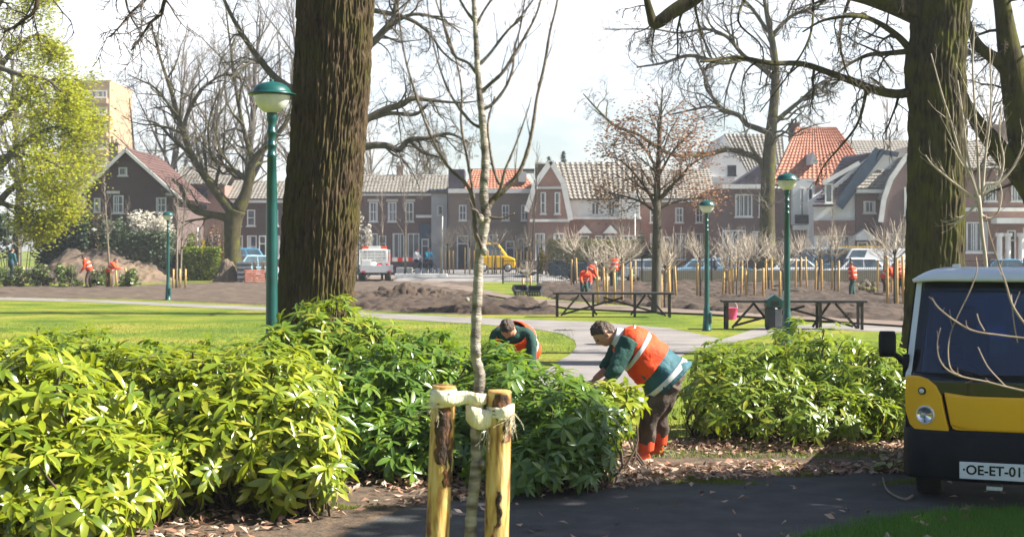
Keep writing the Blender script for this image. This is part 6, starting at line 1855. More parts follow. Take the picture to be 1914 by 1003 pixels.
# mirror
for s in (-1, 1):
    b = MB(); x0 = s * abs(tx(1662)); b.loft([((x0, .06, tz(672)), (1, 0, 0), (0, 1, 0), .062, .04), ((x0, .06, tz(660)), (1, 0, 0), (0, 1, 0), .07, .05), ((x0, .06, tz(632)), (1, 0, 0), (0, 1, 0), .07, .05), ((x0, .06, tz(623)), (1, 0, 0), (0, 1, 0), .06, .04)], 16)
    mr = b.build('mirror', MT['tblack'], truck, True)
    b = MB(); b.tube(cr([(x0 * .99, .07, tz(660)), (s * .76, .1, tz(672)), (s * .69, .16, tz(690))], 4), .02, 8); b.tube([(s * .695, .17, tz(668)), (s * .695, .17, tz(712))], .028, 8); b.build('mirror_arm', MT['tblack'], truck, True)
    b = MB(); b.bx(x0 - .055, x0 + .055, .108, .112, tz(668), tz(628)); b.build('mirror_glass', MT['chrome'], mr)
# number plate with its characters
pz0, pz1 = tz(893.5), tz(862)
b = MB(); b.bx(-.262, .262, -.083, -.073, pz0, pz1); pl = b.build('number_plate', MT['plate'], truck, bevel=.004)
b = MB(); b.bx(-.27, .27, -.076, -.06, pz0 - .008, pz1 + .008); b.build('plate_holder', MT['tblack'], truck)
tc_ = bpy.data.curves.new('plate_text', 'FONT'); tc_.body = '·OE-ET-01·'; tc_.size = .105; tc_.align_x = 'CENTER'; tc_.align_y = 'CENTER'; tc_.extrude = .0012; tc_.offset = .0022; tc_.space_character = 1.02
to = bpy.data.objects.new('plate_text', tc_); COL.objects.link(to); to.rotation_euler = (rad(90), 0, 0); to.location = (0, -.0848, (pz0 + pz1) / 2 + .002); to.scale = (.98, 1, 1)
to.parent = truck; tc_.materials.append(MT['tgloss'])
bpy.context.view_layer.update()
me = bpy.data.meshes.new_from_object(to.evaluated_get(bpy.context.evaluated_depsgraph_get())); tm = bpy.data.objects.new('plate_lettering', me); COL.objects.link(tm)
tm.rotation_euler = to.rotation_euler; tm.location = to.location; tm.scale = to.scale; tm.parent = pl; bpy.data.objects.remove(to)
b = MB(); b.bx(-.06, .06, -.03, .1, .15, .18); b.build('tow_eye', MT['chrome'], truck)
# wheels
for x, y in ((-.53, .55), (.53, .55), (-.53, 2.5), (.53, 2.5)):
    s = -1 if x < 0 else 1; b = MB(); R_ = .27
    b.grid([[V((x + dx * s, y + r_ * math.cos(a), R_ + r_ * math.sin(a))) for a in [2 * PI * i / 30 for i in range(30)]] for r_, dx in ((.16, -.09), (.25, -.1), (.27, -.07), (.27, .07), (.25, .1), (.16, .09))], True, True, True); wh = b.build('wheel', MT['black'], truck, True)
    b = MB(); b.grid([[V((x + dx * s, y + r_ * math.cos(a), R_ + r_ * math.sin(a))) for a in [2 * PI * i / 30 for i in range(30)]] for r_, dx in ((.16, .088), (.15, .1), (.05, .07), (.04, .1))], True, False, True); b.build('rim', MT['alloy'], wh, True)
for s in (-1, 1):
    b = MB(); b.grid([[V((s * (.47 + .2 * q_), .55 + .33 * math.cos(a), .3 + .33 * math.sin(a))) for q_ in (0, 1)] for a in [PI * i / 12 for i in range(13)]]); b.build('wheel_arch', MT['tblack'], truck, True)
# load bed
b = MB(); b.bx(-.4, .4, .3, 3.1, .3, .42); b.build('chassis', MT['tblack'], truck)
b = MB(); b.bx(-.66, .66, 1.5, 3.2, .62, .68); bd = b.build('load_bed', MT['carsilver'], truck)
for nm, a in (('bed_side', (-.69, -.661, 1.5, 3.2, .62, 1.0)), ('bed_side', (.661, .69, 1.5, 3.2, .62, 1.0)), ('bed_tailgate', (-.66, .66, 3.201, 3.23, .62, 1.0)), ('bed_front', (-.66, .66, 1.47, 1.499, .62, 1.0))):
    b = MB(); b.bx(*a); b.build(nm, MT['carsilver'], bd, bevel=.006)
# ------------------------------------------------------------- rhododendrons
MT['rhodo'] = leafmat('rhododendron_leaf', [(.07, .12, .014), (.1, .165, .016), (.13, .195, .018), (.19, .24, .024), (.28, .28, .03)], .32, .34, (.34, .44, .02), .5)
MT['rhodosun'] = leafmat('sunlit_rhododendron_leaf', [(.075, .125, .011), (.13, .185, .013), (.21, .26, .016), (.29, .32, .022), (.34, .32, .045)], .33, .24, (.42, .48, .02), .7)  # sunlight put into the leaf colour: yellower and brighter for the sunlit bushes
MT['rhodoshade'] = leafmat('shaded_rhododendron_leaf', [(.045, .1, .016), (.075, .145, .02), (.11, .185, .022), (.16, .22, .026)], .32, .28, (.28, .42, .02), .65)  # same leaf, darker: the shade on the middle bushes is put into the colour
MT['stem'] = mat('shrub_stem', (.06, .042, .03), (.1, .07, .045), scale=10, rough=.9)

def leaf(mb, base, d, up, L, Wd, droop, fold):
    """one blade: midrib curve, three verts across, five along"""
    d = d.normalized(); sd = d.cross(up)
    if sd.length < .05: sd = V((1, 0, 0))
    sd.normalize(); nn = sd.cross(d).normalized()
    b0 = len(mb.v); p = base.copy(); e = d.copy(); N = 5
    prof = (.16, .72, 1., .8, .08)
    for i in range(N):
        w = Wd * prof[i]
        q = nn * (fold * w)
        mb.v.append(p - sd * w + q); mb.v.append(p.copy()); mb.v.append(p + sd * w + q)
        e = (e + nn * (-droop)).normalized(); nn = sd.cross(e).normalized()
        p = p + e * (L / (N - 1))
    for i in range(N - 1):
        a = b0 + i * 3
        mb.f.append((a, a + 1, a + 4, a + 3)); mb.f.append((a + 1, a + 2, a + 5, a + 4)); mb.m += [0, 0]

def whorl(mb, r, p, ax, n, L, young=.0):
    ax = ax.normalized(); u, w = frame(ax); a0 = r.uniform(0, 6.28)
    for k in range(n):
        a = a0 + k * 2.4 + r.gauss(0, .15); el = r.uniform(-.35, .5) + young
        d = (u * math.cos(a) + w * math.sin(a)) * math.cos(el) + ax * math.sin(el)
        ll = L * r.uniform(.5, 1.15)
        leaf(mb, p + ax * r.uniform(-.03, .01), d, ax, ll, ll * r.uniform(.115, .16), r.uniform(.05, .26), r.uniform(.1, .4))

def rhodo(name, label, lobes, n, L, m, seed, top_bias=.25, stems=16, hole=None, group='rhododendron bushes'):
    """lobes: (centre, radius xyz): leaf whorls over each lobe's shell and some inside"""
    r = random.Random(seed); cx = sum(l[0].x for l in lobes) / len(lobes); cy = sum(l[0].y for l in lobes) / len(lobes)
    root = thing(name, label, 'shrub', (cx, cy, 0), group)
    fo = MB(); tips = []
    wts = [l[1][0] * l[1][2] + l[1][0] * l[1][1] for l in lobes]
    for i in range(n):
        c, rd = r.choices(lobes, wts)[0]
        d = V((r.gauss(0, 1), r.gauss(0, 1) - .25, r.gauss(0, 1) + top_bias)).normalized()
        k = 1 - .45 * r.random() ** 2.2
        k *= 1 + .3 * nz3(d, 2.6, seed) + .16 * nz3(d, 6., seed)
        p = c + V((d.x * rd[0], d.y * rd[1], d.z * rd[2])) * k
        if p.z < .12: continue
        if hole and hole(p): continue
        ax = V((d.x / rd[0], d.y / rd[1], d.z / rd[2])).normalized() + V((r.gauss(0, .3), r.gauss(0, .3), .65))
        whorl(fo, r, p, ax, r.randint(7, 11), L * r.uniform(.8, 1.15), .1); tips.append((p, ax.normalized()))
    fo.build('foliage', m, root, True, True)
    st = MB()
    for p, ax in r.sample(tips, min(len(tips), 150 if n > 200 else 18)):
        c = min(lobes, key=lambda l: (l[0] - p).length)[0]
        b0 = V((c.x + r.uniform(-.25, .25), c.y + r.uniform(-.2, .2), 0))
        q = cr([b0, b0.lerp(p, .5) + V((r.gauss(0, .06), r.gauss(0, .06), -.06)), p - ax * .12, p], 3)
        st.tube(q, [.014 - .001 * i for i in range(len(q))], 4, False)
    st.build('stems', MT['stem'], root, True, True)
    return root
def lob(px, py, D, rx, ry, rz): return (P(px, py, D), (rx / F * D, ry, rz / F * D))
rhodo('rhododendron', 'big sunlit lime rhododendron filling the lower left corner', [lob(60, 800, 10.6, 190, .75, 150), lob(20, 900, 10.0, 170, .6, 110), lob(190, 900, 10.2, 130, .55, 110), lob(-60, 730, 11, 120, .6, 100), lob(110, 960, 9.7, 140, .4, 70)], 900, .18, MT['rhodosun'], 1)
rhodo('rhododendron', 'sunlit lime rhododendron second from the left, bulging over the mulch', [lob(330, 760, 11.6, 170, .75, 110), lob(480, 760, 11.6, 160, .7, 115), lob(300, 860, 10.9, 120, .5, 90), lob(540, 840, 11.2, 110, .55, 110), lob(420, 820, 11.2, 140, .5, 100), lob(570, 890, 11.0, 80, .4, 70)], 1150, .17, MT['rhodosun'], 2)
rhodo('rhododendron', 'mid green rhododendron behind the lime one on the left, on the lawn edge', [lob(140, 690, 13.4, 130, .7, 75), lob(270, 705, 13.2, 140, .7, 65), lob(400, 705, 13, 130, .7, 70), lob(10, 690, 13.6, 110, .7, 70)], 560, .165, MT['rhodo'], 3)
rhodo('rhododendron', 'tall rhododendron peak growing up against the thick oak trunk', [lob(610, 640, 15.5, 95, .6, 85), lob(560, 690, 15, 110, .6, 80), lob(690, 670, 15.3, 90, .6, 75), lob(500, 680, 14.6, 70, .5, 60)], 430, .17, MT['rhodo'], 4)
rhodo('rhododendron', 'dark green shaded rhododendron in the middle behind the left timber stake', [lob(700, 770, 13.6, 160, .8, 120), lob(800, 730, 14.2, 130, .8, 105), lob(740, 850, 12.9, 130, .6, 90), lob(640, 820, 12.9, 90, .5, 90), lob(860, 830, 13.0, 100, .6, 110)], 950, .155, MT['rhodoshade'], 5)
rhodo('rhododendron', 'blue green shaded rhododendron right of the foreground sapling, in front of the man', [lob(960, 760, 13.2, 110, .7, 100), lob(1040, 800, 12.7, 120, .7, 100), lob(1000, 870, 12.1, 120, .5, 60), lob(930, 690, 14.0, 55, .5, 55), lob(1090, 850, 12.3, 70, .4, 60)], 820, .15, MT['rhodoshade'], 6)
rhodo('rhododendron', 'small sunlit lime rhododendron tip under the bending man\'s hands', [lob(1120, 775, 13.35, 75, .35, 62), lob(1168, 752, 13.4, 38, .2, 36), lob(1080, 738, 13.7, 50, .3, 34)], 130, .17, MT['rhodosun'], 7)
rhodo('rhododendron', 'wide rhododendron bush between the bending man and the utility truck', [lob(1400, 730, 15.8, 130, .8, 95), lob(1520, 710, 16.2, 130, .9, 105), lob(1620, 735, 15.8, 110, .8, 100), lob(1330, 735, 15.6, 75, .6, 75), lob(1480, 780, 15.0, 190, .6, 65), lob(1690, 760, 15.6, 80, .7, 90)], 1250, .14, MT['rhodo'], 8)
# row of low rhododendrons on the far left
MT['rhodofar'] = leafmat('far_shrub_leaf', [(.06, .1, .02), (.11, .16, .03), (.2, .24, .07), (.08, .12, .03)], .25, .35)
for i, (px, w, top, lb) in enumerate(((18, 60, 486, 'leftmost low shrub of the row on the far bare soil'), (75, 62, 492, 'low shrub of the far row, right of the slim tree at the edge'), (128, 56, 494, 'low shrub of the far row, left of the bending worker'), (186, 44, 498, 'low shrub of the far row between the two workers'), (243, 46, 500, 'rightmost low shrub of the far row'))):
    leaf_mass('low_shrub', lb, 'shrub', px, 536, w, top, .7, 900, .1, MT['rhodofar'], 40 + i, 10, 'low shrubs of the far left row')
def sprig(px, py, n, L, label, seed):
    r = random.Random(seed); q = G(px, py); root = thing('seedling', label, 'plant', q); b = MB(); st = MB()
    for k in range(n):
        a = r.uniform(0, 6.28); d = V((math.cos(a), math.sin(a), r.uniform(.5, 1.6))).normalized(); p = q + d * r.uniform(.05, .16)
        st.tube([q, p], .004, 4, False); leaf(b, p, V((math.cos(a), math.sin(a), r.uniform(-.1, .5))), V((0, 0, 1)), L * r.uniform(.7, 1.2), L * .2, .12, .2)
    b.build('foliage', MT['rhodosun'], root, True, True); st.build('stems', MT['stem'], root, True, True)
sprig(1668, 884, 34, .13, 'bright little green plant beside the truck bumper', 60)
sprig(1243, 850, 7, .13, 'thin green sprig at the man\'s rear boot', 61)

# ------------------------------------------------------------- foreground sapling, two stakes and their bands
MT['smoothbark'] = mat('silvery_smooth_bark', (.1, .08, .064), (.42, .37, .31), scale=7, stretch=(1, 1, 4), rough=.75, bump=.7, bscale=45, c3=(.13, .1, .07), detail=8)
MT['limbbark'] = mat('young_limb_bark', (.08, .06, .046), (.17, .135, .105), scale=14, rough=.75, bump=.5, bscale=60)
MT['saptwig'] = mat('sapling_twig', (.085, .06, .045), (.15, .11, .085), scale=12, rough=.8)
D = 5.3; k = D / F
sap = thing('sapling', 'slender grey sapling tied between two pale timber stakes in the foreground', 'tree', ((872 - CX) * k, D, 0))
t = Tree(201, thr=.0045, twig=.0016, wand=.1, up=.09, ang=(.4, .8)); t.nsub = [2, 3, 4]; t.lsub = .5; t.fine = True; t.slend = .009
trunk_px = [(868, 1500, 29), (874, 1200, 28), (879, 1003, 27), (884, 930, 27), (891, 860, 27), (889, 800, 25), (893, 745, 26), (897, 700, 25), (889, 665, 24), (890, 600, 24), (893, 540, 23), (896, 480, 22), (903, 440, 23), (908, 400, 23), (904, 360, 21), (907, 300, 19), (902, 230, 17), (895, 160, 15), (891, 100, 13), (888, 40, 12), (884, -40, 10), (890, -160, 8), (884, -330, 5)]
p, rs = pxl(D, trunk_px, per=7)
rs = [r * (.79 + .06 * math.sin(i * 1.7) + (.12 if i % 11 == 3 else 0)) for i, r in enumerate(rs)]
t.A.tube(p, rs, 18)
for x, y in ((902, 868), (893, 660), (905, 470), (898, 408), (886, 805)):
    t.A.sphere(P(x, y, D - .03), .013, 10, 7, (1, .8, 1.3))
for x, y, dx in ((886, 700, 12), (884, 560, -10)): t.A.sphere(P(x + dx, y, D - .015), .009, 8, 6)
LB = MB()
LM = [([(905, 462, 14), (890, 440, 11), (886, 400, 9), (882, 366, 9), (868, 340, 8), (838, 312, 7), (812, 268, 7), (790, 215, 6), (772, 160, 6), (758, 110, 5), (748, 50, 4), (742, -30, 4), (750, -140, 3)], 10, .2),
      ([(886, 385, 8, .02), (882, 345, 7, .03), (872, 290, 6, .04), (862, 230, 6, .05), (863, 170, 5, .05), (852, 110, 5, .06), (832, 50, 4, .06), (812, -10, 4, .06), (790, -120, 3, .06)], 9, .22),
      ([(906, 400, 14), (922, 372, 14), (946, 352, 12), (968, 326, 10), (985, 285, 9), (996, 235, 8), (1004, 180, 7), (1018, 120, 7), (1028, 60, 6), (1042, 0, 5), (1052, -100, 4)], 8, .22),
      ([(924, 372, 9, -.02), (936, 350, 8, -.04), (944, 318, 6, -.05), (958, 285, 5, -.05), (975, 240, 4, -.05), (990, 195, 2, -.05)], 5, .12),
      ([(934, 345, 8, .02), (924, 320, 7, .03), (916, 280, 6, .03), (912, 230, 5, .03), (925, 180, 4, .03)], 5, .14),
      ([(897, 175, 11), (915, 158, 9), (940, 135, 8), (962, 100, 7), (985, 62, 6), (1005, 20, 5), (1020, -40, 4)], 9, .2),
      ([(899, 205, 9), (920, 195, 8), (944, 165, 7), (958, 130, 6), (962, 90, 5), (975, 40, 4), (985, -40, 3)], 8, .2),
      ([(892, 125, 9), (916, 100, 7), (945, 62, 6), (975, 30, 5), (1010, -20, 4)], 8, .2),
      ([(892, 140, 8), (875, 118, 7), (850, 105, 6), (835, 70, 5), (825, 20, 4), (822, -60, 3)], 8, .18),
      ([(903, 240, 8), (880, 228, 7), (850, 190, 6), (830, 150, 5), (812, 90, 4), (800, 20, 3), (796, -60, 3)], 8, .2),
      ([(889, 50, 8), (905, 20, 6), (930, -20, 5), (960, -90, 4)], 6, .2),
      ([(886, 40, 8), (865, 10, 6), (842, -40, 5), (820, -120, 4)], 6, .2),
      ([(896, 410, 6, -.03), (892, 395, 5, -.05), (880, 390, 4, -.06)], 0, .0),
      ([(915, 406, 6, -.02), (935, 408, 5, -.03), (950, 404, 4, -.03), (962, 398, 3, -.03)], 2, .03),
      ([(890, 395, 5, -.02), (884, 388, 4, -.03), (877, 372, 3, -.03), (872, 374, 2, -.03)], 2, .03),
      ([(903, 470, 9, -.02), (896, 450, 7, -.03), (890, 436, 5, -.03)], 0, .0)]
for lp, n, L in LM:
    p, rs = pxl(D, lp); rs = [r * (.8 + .14 * (i % 6 == 2)) for i, r in enumerate(rs)]
    LB.tube(p, rs, 9)
    if n: t.side(p, rs, max(2, n - 2), L, 1, .25, .0)
sap_tr = t.build(sap, [MT['smoothbark']], MT['saptwig'])
LB.build('limb', MT['limbbark'], sap, True, True)

# stakes: peeled poles with patches of bark
def stakemat(name):
    m = bpy.data.materials.new(name); m.use_nodes = True
    n = m.node_tree.nodes; l = m.node_tree.links; b = n['Principled BSDF']; b.inputs['Roughness'].default_value = .75
    tcx = n.new('ShaderNodeTexCoord'); mpx = n.new('ShaderNodeMapping'); mpx.inputs['Scale'].default_value = (1, 1, .16)
    l.new(tcx.outputs['Object'], mpx.inputs['Vector'])
    x = n.new('ShaderNodeTexNoise'); x.inputs['Scale'].default_value = 38; x.inputs['Detail'].default_value = 8; l.new(mpx.outputs['Vector'], x.inputs['Vector'])
    r = n.new('ShaderNodeValToRGB'); e = r.color_ramp.elements
    e[0].position = .36; e[0].color = (.2, .085, .022, 1); e[1].position = .5; e[1].color = (.5, .31, .085, 1); q = e.new(.72); q.color = (.66, .5, .23, 1)
    l.new(x.outputs['Fac'], r.inputs['Fac'])
    y = n.new('ShaderNodeTexNoise'); y.inputs['Scale'].default_value = 13; y.inputs['Detail'].default_value = 5; y.inputs['Distortion'].default_value = .6
    mp2 = n.new('ShaderNodeMapping'); mp2.inputs['Scale'].default_value = (1.3, 1.3, .22); l.new(tcx.outputs['Object'], mp2.inputs['Vector']); l.new(mp2.outputs['Vector'], y.inputs['Vector'])
    r2 = n.new('ShaderNodeValToRGB'); r2.color_ramp.elements[0].position = .57; r2.color_ramp.elements[1].position = .62; l.new(y.outputs['Fac'], r2.inputs['Fac'])
    z = n.new('ShaderNodeTexNoise'); z.inputs['Scale'].default_value = 60; z.inputs['Detail'].default_value = 6; l.new(tcx.outputs['Object'], z.inputs['Vector'])
    r3 = n.new('ShaderNodeValToRGB'); e = r3.color_ramp.elements; e[0].color = (.1, .035, .015, 1); e[0].position = .35; e[1].color = (.3, .11, .04, 1); e[1].position = .65; l.new(z.outputs['Fac'], r3.inputs['Fac'])
    mx_ = n.new('ShaderNodeMixRGB'); l.new(r2.outputs['Color'], mx_.inputs['Fac']); l.new(r.outputs['Color'], mx_.inputs['Color1']); l.new(r3.outputs['Color'], mx_.inputs['Color2'])
    l.new(mx_.outputs['Color'], b.inputs['Base Color'])
    bp = n.new('ShaderNodeBump'); bp.inputs['Strength'].default_value = .9; bp.inputs['Distance'].default_value = .009; l.new(x.outputs['Fac'], bp.inputs['Height']); l.new(bp.outputs['Normal'], b.inputs['Normal'])
    return m
MT['nearstake'] = stakemat('peeled_stake_wood')
MT['stakebark'] = mat('stake_bark', (.04, .024, .018), (.1, .05, .03), scale=26, stretch=(1, 1, .4), rough=.9, bump=1, bscale=90, c3=(.3, .12, .05), lo=.4, hi=.55)
MT['endgrain'] = mat('stake_end_wood', (.34, .17, .05), (.5, .3, .1), scale=25, rough=.85)
def near_stake(top, bot, w0, w1, label, seed, patches, D=5.3):
    k = D / F; A = P(top[0], top[1], D); d = P(bot[0], bot[1], D) - A; B = A + d * (A.z + .3) / (A.z - (A + d).z)
    n = 60; seg = 30; ax = (B - A).normalized(); u, w = frame(ax)
    def surf(t, a, g=0.):
        z = t * (B - A).length; r = (w0 + (w1 - w0) * min(1, t * 2.2)) * k / 2
        q = (math.cos(a), math.sin(a), z)
        flat = .075 * nz3((q[0] * .8, q[1] * .8, z * .8), 2., seed) + .018 * nz3((q[0], q[1], z * 2), 5., seed)
        return A + ax * z + (u * math.cos(a) + w * math.sin(a)) * (r * (1 + flat) + g)
    b = MB(); b.grid([[surf(t / n, 2 * PI * j / seg) for j in range(seg)] for t in range(n + 1)][::-1], True, True, False)
    root = thing('timber_stake', label, 'stake', (A.x, A.y, 0))
    b.build('pole', MT['nearstake'], root, True, True)
    b = MB(); c = A - ax * .002; rr = w0 * k / 2
    b.grid([[surf(0, 2 * PI * j / seg, .001) + ax * .002 for j in range(seg)], [c.lerp(surf(0, 2 * PI * j / seg), .9) - ax * .004 for j in range(seg)]], True, False, True); b.build('sawn_top', MT['endgrain'], root, True, True)
    for (t0, t1, a0, a1) in patches:
        rows = []
        for i in range(19):
            tt = t0 + (t1 - t0) * i / 18; e = math.sin(PI * min(max(i / 18, 0.02), .98)) ** .16; row = []
            for j in range(15):
                s = j / 14; am = (a0 + a1) / 2; hw = (a1 - a0) / 2 * e * (1 + .6 * nz3((tt * 45, seed, 1), 1.))
                a = am + (s * 2 - 1) * hw + .3 * nz3((tt * 55, s * .5, seed), 1.3)
                edge = min(1, min(s, 1 - s) * 6) * e
                row.append(surf(tt, a, .0005 + .004 * edge * (1 + .6 * nz3((tt * 80, s * 6, seed), 1.))))
            rows.append(row)
        b = MB(); b.grid(rows); b.build('bark_patch', MT['stakebark'], root, True, True)
    return A, ax
# angle 0 of the pole surface is found by u, w: patch angles are around the visible side
near_stake((830, 721), (817, 1003), 46, 44, 'left pale timber stake with a long dark bark patch under the tie', 1., [(.03, .155, -.55, .75), (.1, .2, .7, 1.15), (.15, .2, .3, .75)])
near_stake((934, 731), (928, 1003), 44, 45, 'right pale timber stake with a reddish bark patch at the top', 5., [(.004, .06, -.6, 1.2), (.05, .1, .3, 1.3), (.2, .28, -.1, .3), (.27, .36, -.3, .05)])
# woven straw-coloured bands
MT['band'] = mat('woven_pale_band', (.72, .62, .4), (.85, .78, .6), scale=30, stretch=(1, 1, .3), rough=.9, bump=.8, bscale=120)
def strip(name, rows_px, label, wd, ends=1, D=5.3, fr=None):
    """flat band through photo points (x, y, depth offset) with half width wd px"""
    root = thing(name, label, 'tie', P(rows_px[0][0], rows_px[0][1], D + rows_px[0][2]), 'pale bands tying the sapling')
    c = cr([(x, y, o, h) for x, y, o, h in rows_px], 6)
    rows = []
    for x, y, o, h in c:
        dd = D + o; rows.append([P(x, y - h, dd), P(x, y - h * .33, dd - .003), P(x, y + h * .33, dd - .003), P(x, y + h, dd)])
    b = MB(); b.grid(rows); s = b.build('band', MT['band'], root, True, True); m = s.modifiers.new('solid', 'SOLIDIFY'); m.thickness = .006; m.offset = 0
    return root
def loop(root, cpx, cpy, r_px, h_px, D, lumps=.1, nm='wrap', seed=1., a0=0., turns=1):
    c = P(cpx, cpy, D); k = D / F; b = MB(); rows = []
    for j in range(7):
        z = (-1 + 2 * j / 6) * h_px * k
        rows.append([c + V((math.cos(a), math.sin(a), 0)) * (r_px * k * (1 + .05 * math.sin(j * 2.6) + lumps * .4 * nz3((math.cos(a), math.sin(a), j * .5), 2., seed))) + V((0, 0, z + h_px * k * .25 * math.sin(a + seed))) for a in [2 * PI * i / 40 for i in range(40)]])
    b.grid(rows, True); o = b.build(nm, MT['band'], root, True, True); m = o.modifiers.new('solid', 'SOLIDIFY'); m.thickness = .005; return o
def fray(root, pts, seed, n, L):
    r = random.Random(seed); b = MB()
    for i in range(n):
        p = P(*r.choice(pts)) + V((r.uniform(-.008, .008), r.uniform(-.01, .0), 0)); q = wiggle(r, p, (r.gauss(0, .35), r.gauss(-.2, .2), -1), L * r.uniform(.4, 1.2), 4, .22); b.tube(q, [.0014, .0012, .001, .0008, .0006], 3, False)
    b.build('frayed_ends', MT['band'], root, True, True)
Df = 5.3
r1 = strip('tree_tie', [(808, 738, -.02, 11), (820, 741, -.055, 12), (838, 744, -.055, 13), (856, 744, -.035, 13), (872, 742, -.03, 12), (890, 745, -.038, 11), (903, 746, -.03, 10), (910, 744, .0, 9)], 'pale woven band from the left stake round the sapling trunk', 10)
loop(r1, 829, 744, 25.5, 13, Df, seed=1.); loop(r1, 829, 735, 25, 7, Df, seed=2., lumps=.25)
fray(r1, [(808, 752, Df - .02), (814, 755, Df - .04), (808, 745, Df - .01)], 3, 26, .075)
r2 = strip('tree_tie', [(872, 770, .01, 14), (880, 776, -.035, 18), (893, 782, -.042, 20), (906, 783, -.036, 18), (922, 780, -.03, 14), (940, 773, -.05, 12), (954, 766, -.04, 11), (960, 764, -.01, 10)], 'pale woven band from the right stake to the sapling trunk', 12)
loop(r2, 934, 771, 24.5, 10, Df, seed=4.); loop(r2, 890, 772, 13.5, 21, Df, seed=5.)
fray(r2, [(955, 775, Df - .04), (960, 772, Df - .03), (950, 780, Df - .05), (908, 796, Df - .03)], 7, 34, .085)
b = MB(); 
for x, y in ((826, 733), (840, 735), (838, 748)): b.sphere(P(x, y, Df - .058), .006, 8, 6, (1, .6, 1))
b.build('staple', MT['chrome'], r1, True, True)

# ------------------------------------------------------------- grafted young tree behind the truck and the bare twigs before it
D = 16.5
t = Tree(211, thr=.006, twig=.002, wand=.12, up=.08, ang=(.3, .8)); t.nsub = [2, 3, 4]; t.slend = .008; t.fine = True
gr = thing('grafted_tree', 'pale young grafted tree with upright shoots behind the truck roof', 'tree', ((1842 - CX) / F * D, D, 0))
for lp, n, L in (([(1842, 798, 13), (1843, 600, 11), (1843, 500, 10), (1836, 440, 10), (1832, 395, 11), (1828, 365, 14)], 0, 0), ([(1828, 370, 12), (1815, 330, 8), (1795, 290, 6), (1778, 230, 5), (1762, 180, 4), (1740, 100, 3)], 8, .5), ([(1830, 365, 11), (1828, 300, 7), (1822, 200, 6), (1818, 120, 5), (1822, 40, 3)], 9, .55),
              ([(1833, 365, 10), (1845, 345, 9), (1866, 338, 7), (1876, 300, 5), (1868, 250, 4), (1872, 190, 3)], 7, .4), ([(1828, 375, 9), (1800, 355, 7), (1775, 335, 6), (1745, 310, 4), (1730, 290, 3)], 6, .4), ([(1836, 360, 9), (1842, 290, 6), (1852, 200, 5), (1850, 90, 3)], 8, .5),
              ([(1830, 400, 8), (1850, 408, 6), (1866, 395, 5), (1872, 360, 4), (1864, 330, 3)], 4, .3), ([(1826, 380, 8), (1808, 400, 6), (1790, 415, 4), (1770, 420, 2)], 5, .3), ([(1832, 368, 9), (1880, 330, 6), (1905, 290, 5), (1925, 230, 3)], 7, .5), ([(1829, 366, 9), (1810, 300, 6), (1800, 220, 5), (1790, 150, 3)], 7, .5)):
    p, rs = pxl(D, lp); rs = [x * .72 for x in rs]; t.limb(p, rs, 9)
    if n: t.side(p, rs, n, L, 1, .2)
t.build(gr, MT['paletwig'], MT['paletwig'])
D = 6.2
t = Tree(221, thr=.004, twig=.0022, wand=.12, up=.08, ang=(.4, .9)); t.nsub = [2, 3, 3]
tw = thing('bare_shrub', 'bare pale shoots arching in from the right edge in front of the truck windscreen', 'shrub', ((2080 - CX) / F * D, D, 0))
MT['shoot'] = mat('pale_brown_shoot', (.2, .145, .105), (.32, .25, .19), scale=8, rough=.8)
for lp, n, L in (([(2080, 1350, 20), (2070, 1000, 16), (2040, 800, 13), (1990, 680, 11), (1950, 634, 9), (1914, 631, 7), (1870, 626, 6), (1820, 618, 6), (1786, 600, 6), (1762, 582, 5), (1750, 570, 4), (1742, 556, 3)], 6, .05),
              ([(2060, 930, 12), (2000, 790, 9), (1950, 738, 8), (1914, 730, 7), (1880, 722, 6), (1840, 712, 6), (1800, 704, 6), (1770, 690, 6), (1755, 668, 5), (1752, 640, 4), (1758, 612, 3)], 6, .05),
              ([(2040, 800, 11), (1985, 660, 9), (1930, 620, 8), (1895, 575, 8), (1880, 530, 7), (1866, 490, 6), (1850, 440, 5), (1842, 400, 4)], 5, .1),
              ([(1880, 722, 5), (1850, 690, 5), (1838, 670, 4), (1828, 648, 3)], 0, 0), ([(1840, 618, 5), (1830, 600, 5), (1826, 586, 4)], 0, 0), ([(1902, 640, 5), (1896, 610, 5), (1892, 575, 5), (1890, 550, 4)], 0, 0),
              ([(1800, 704, 5), (1778, 690, 5), (1772, 660, 5), (1776, 625, 4), (1790, 590, 4), (1812, 545, 5), (1826, 505, 5), (1824, 480, 4)], 3, .04),
              ([(2070, 1000, 12), (2000, 960, 9), (1900, 965, 7), (1800, 975, 6), (1715, 930, 5), (1690, 934, 5), (1668, 926, 5), (1654, 908, 4), (1650, 890, 3)], 0, 0)):
    if lp[-1] == (1650, 890, 3): continue
    p, rs = pxl(D, lp); rs = [x * .52 for x in rs]; t.limb(p, rs, 8)
    if n: t.side(p, rs, n, L, 0, .4)
t.build(tw, MT['shoot'], MT['shoot'])
# fallen curved twig on the path
b = MB(); q = []
for x, y in ((1650, 892), (1656, 912), (1672, 926), (1692, 933), (1706, 926)): g_ = G(x, y + 6); g_.z = .03; q.append((*g_, .012))
c = cr(q, 5); b.tube([V(x[:3]) for x in c], [x[3] * (.6 + .4 * i / len(c)) for i, x in enumerate(c)], 7)
tag(b.build('fallen_twig', MT['shoot'], None, True), 'curved pale twig lying on the path by the truck wheel', 'twig')

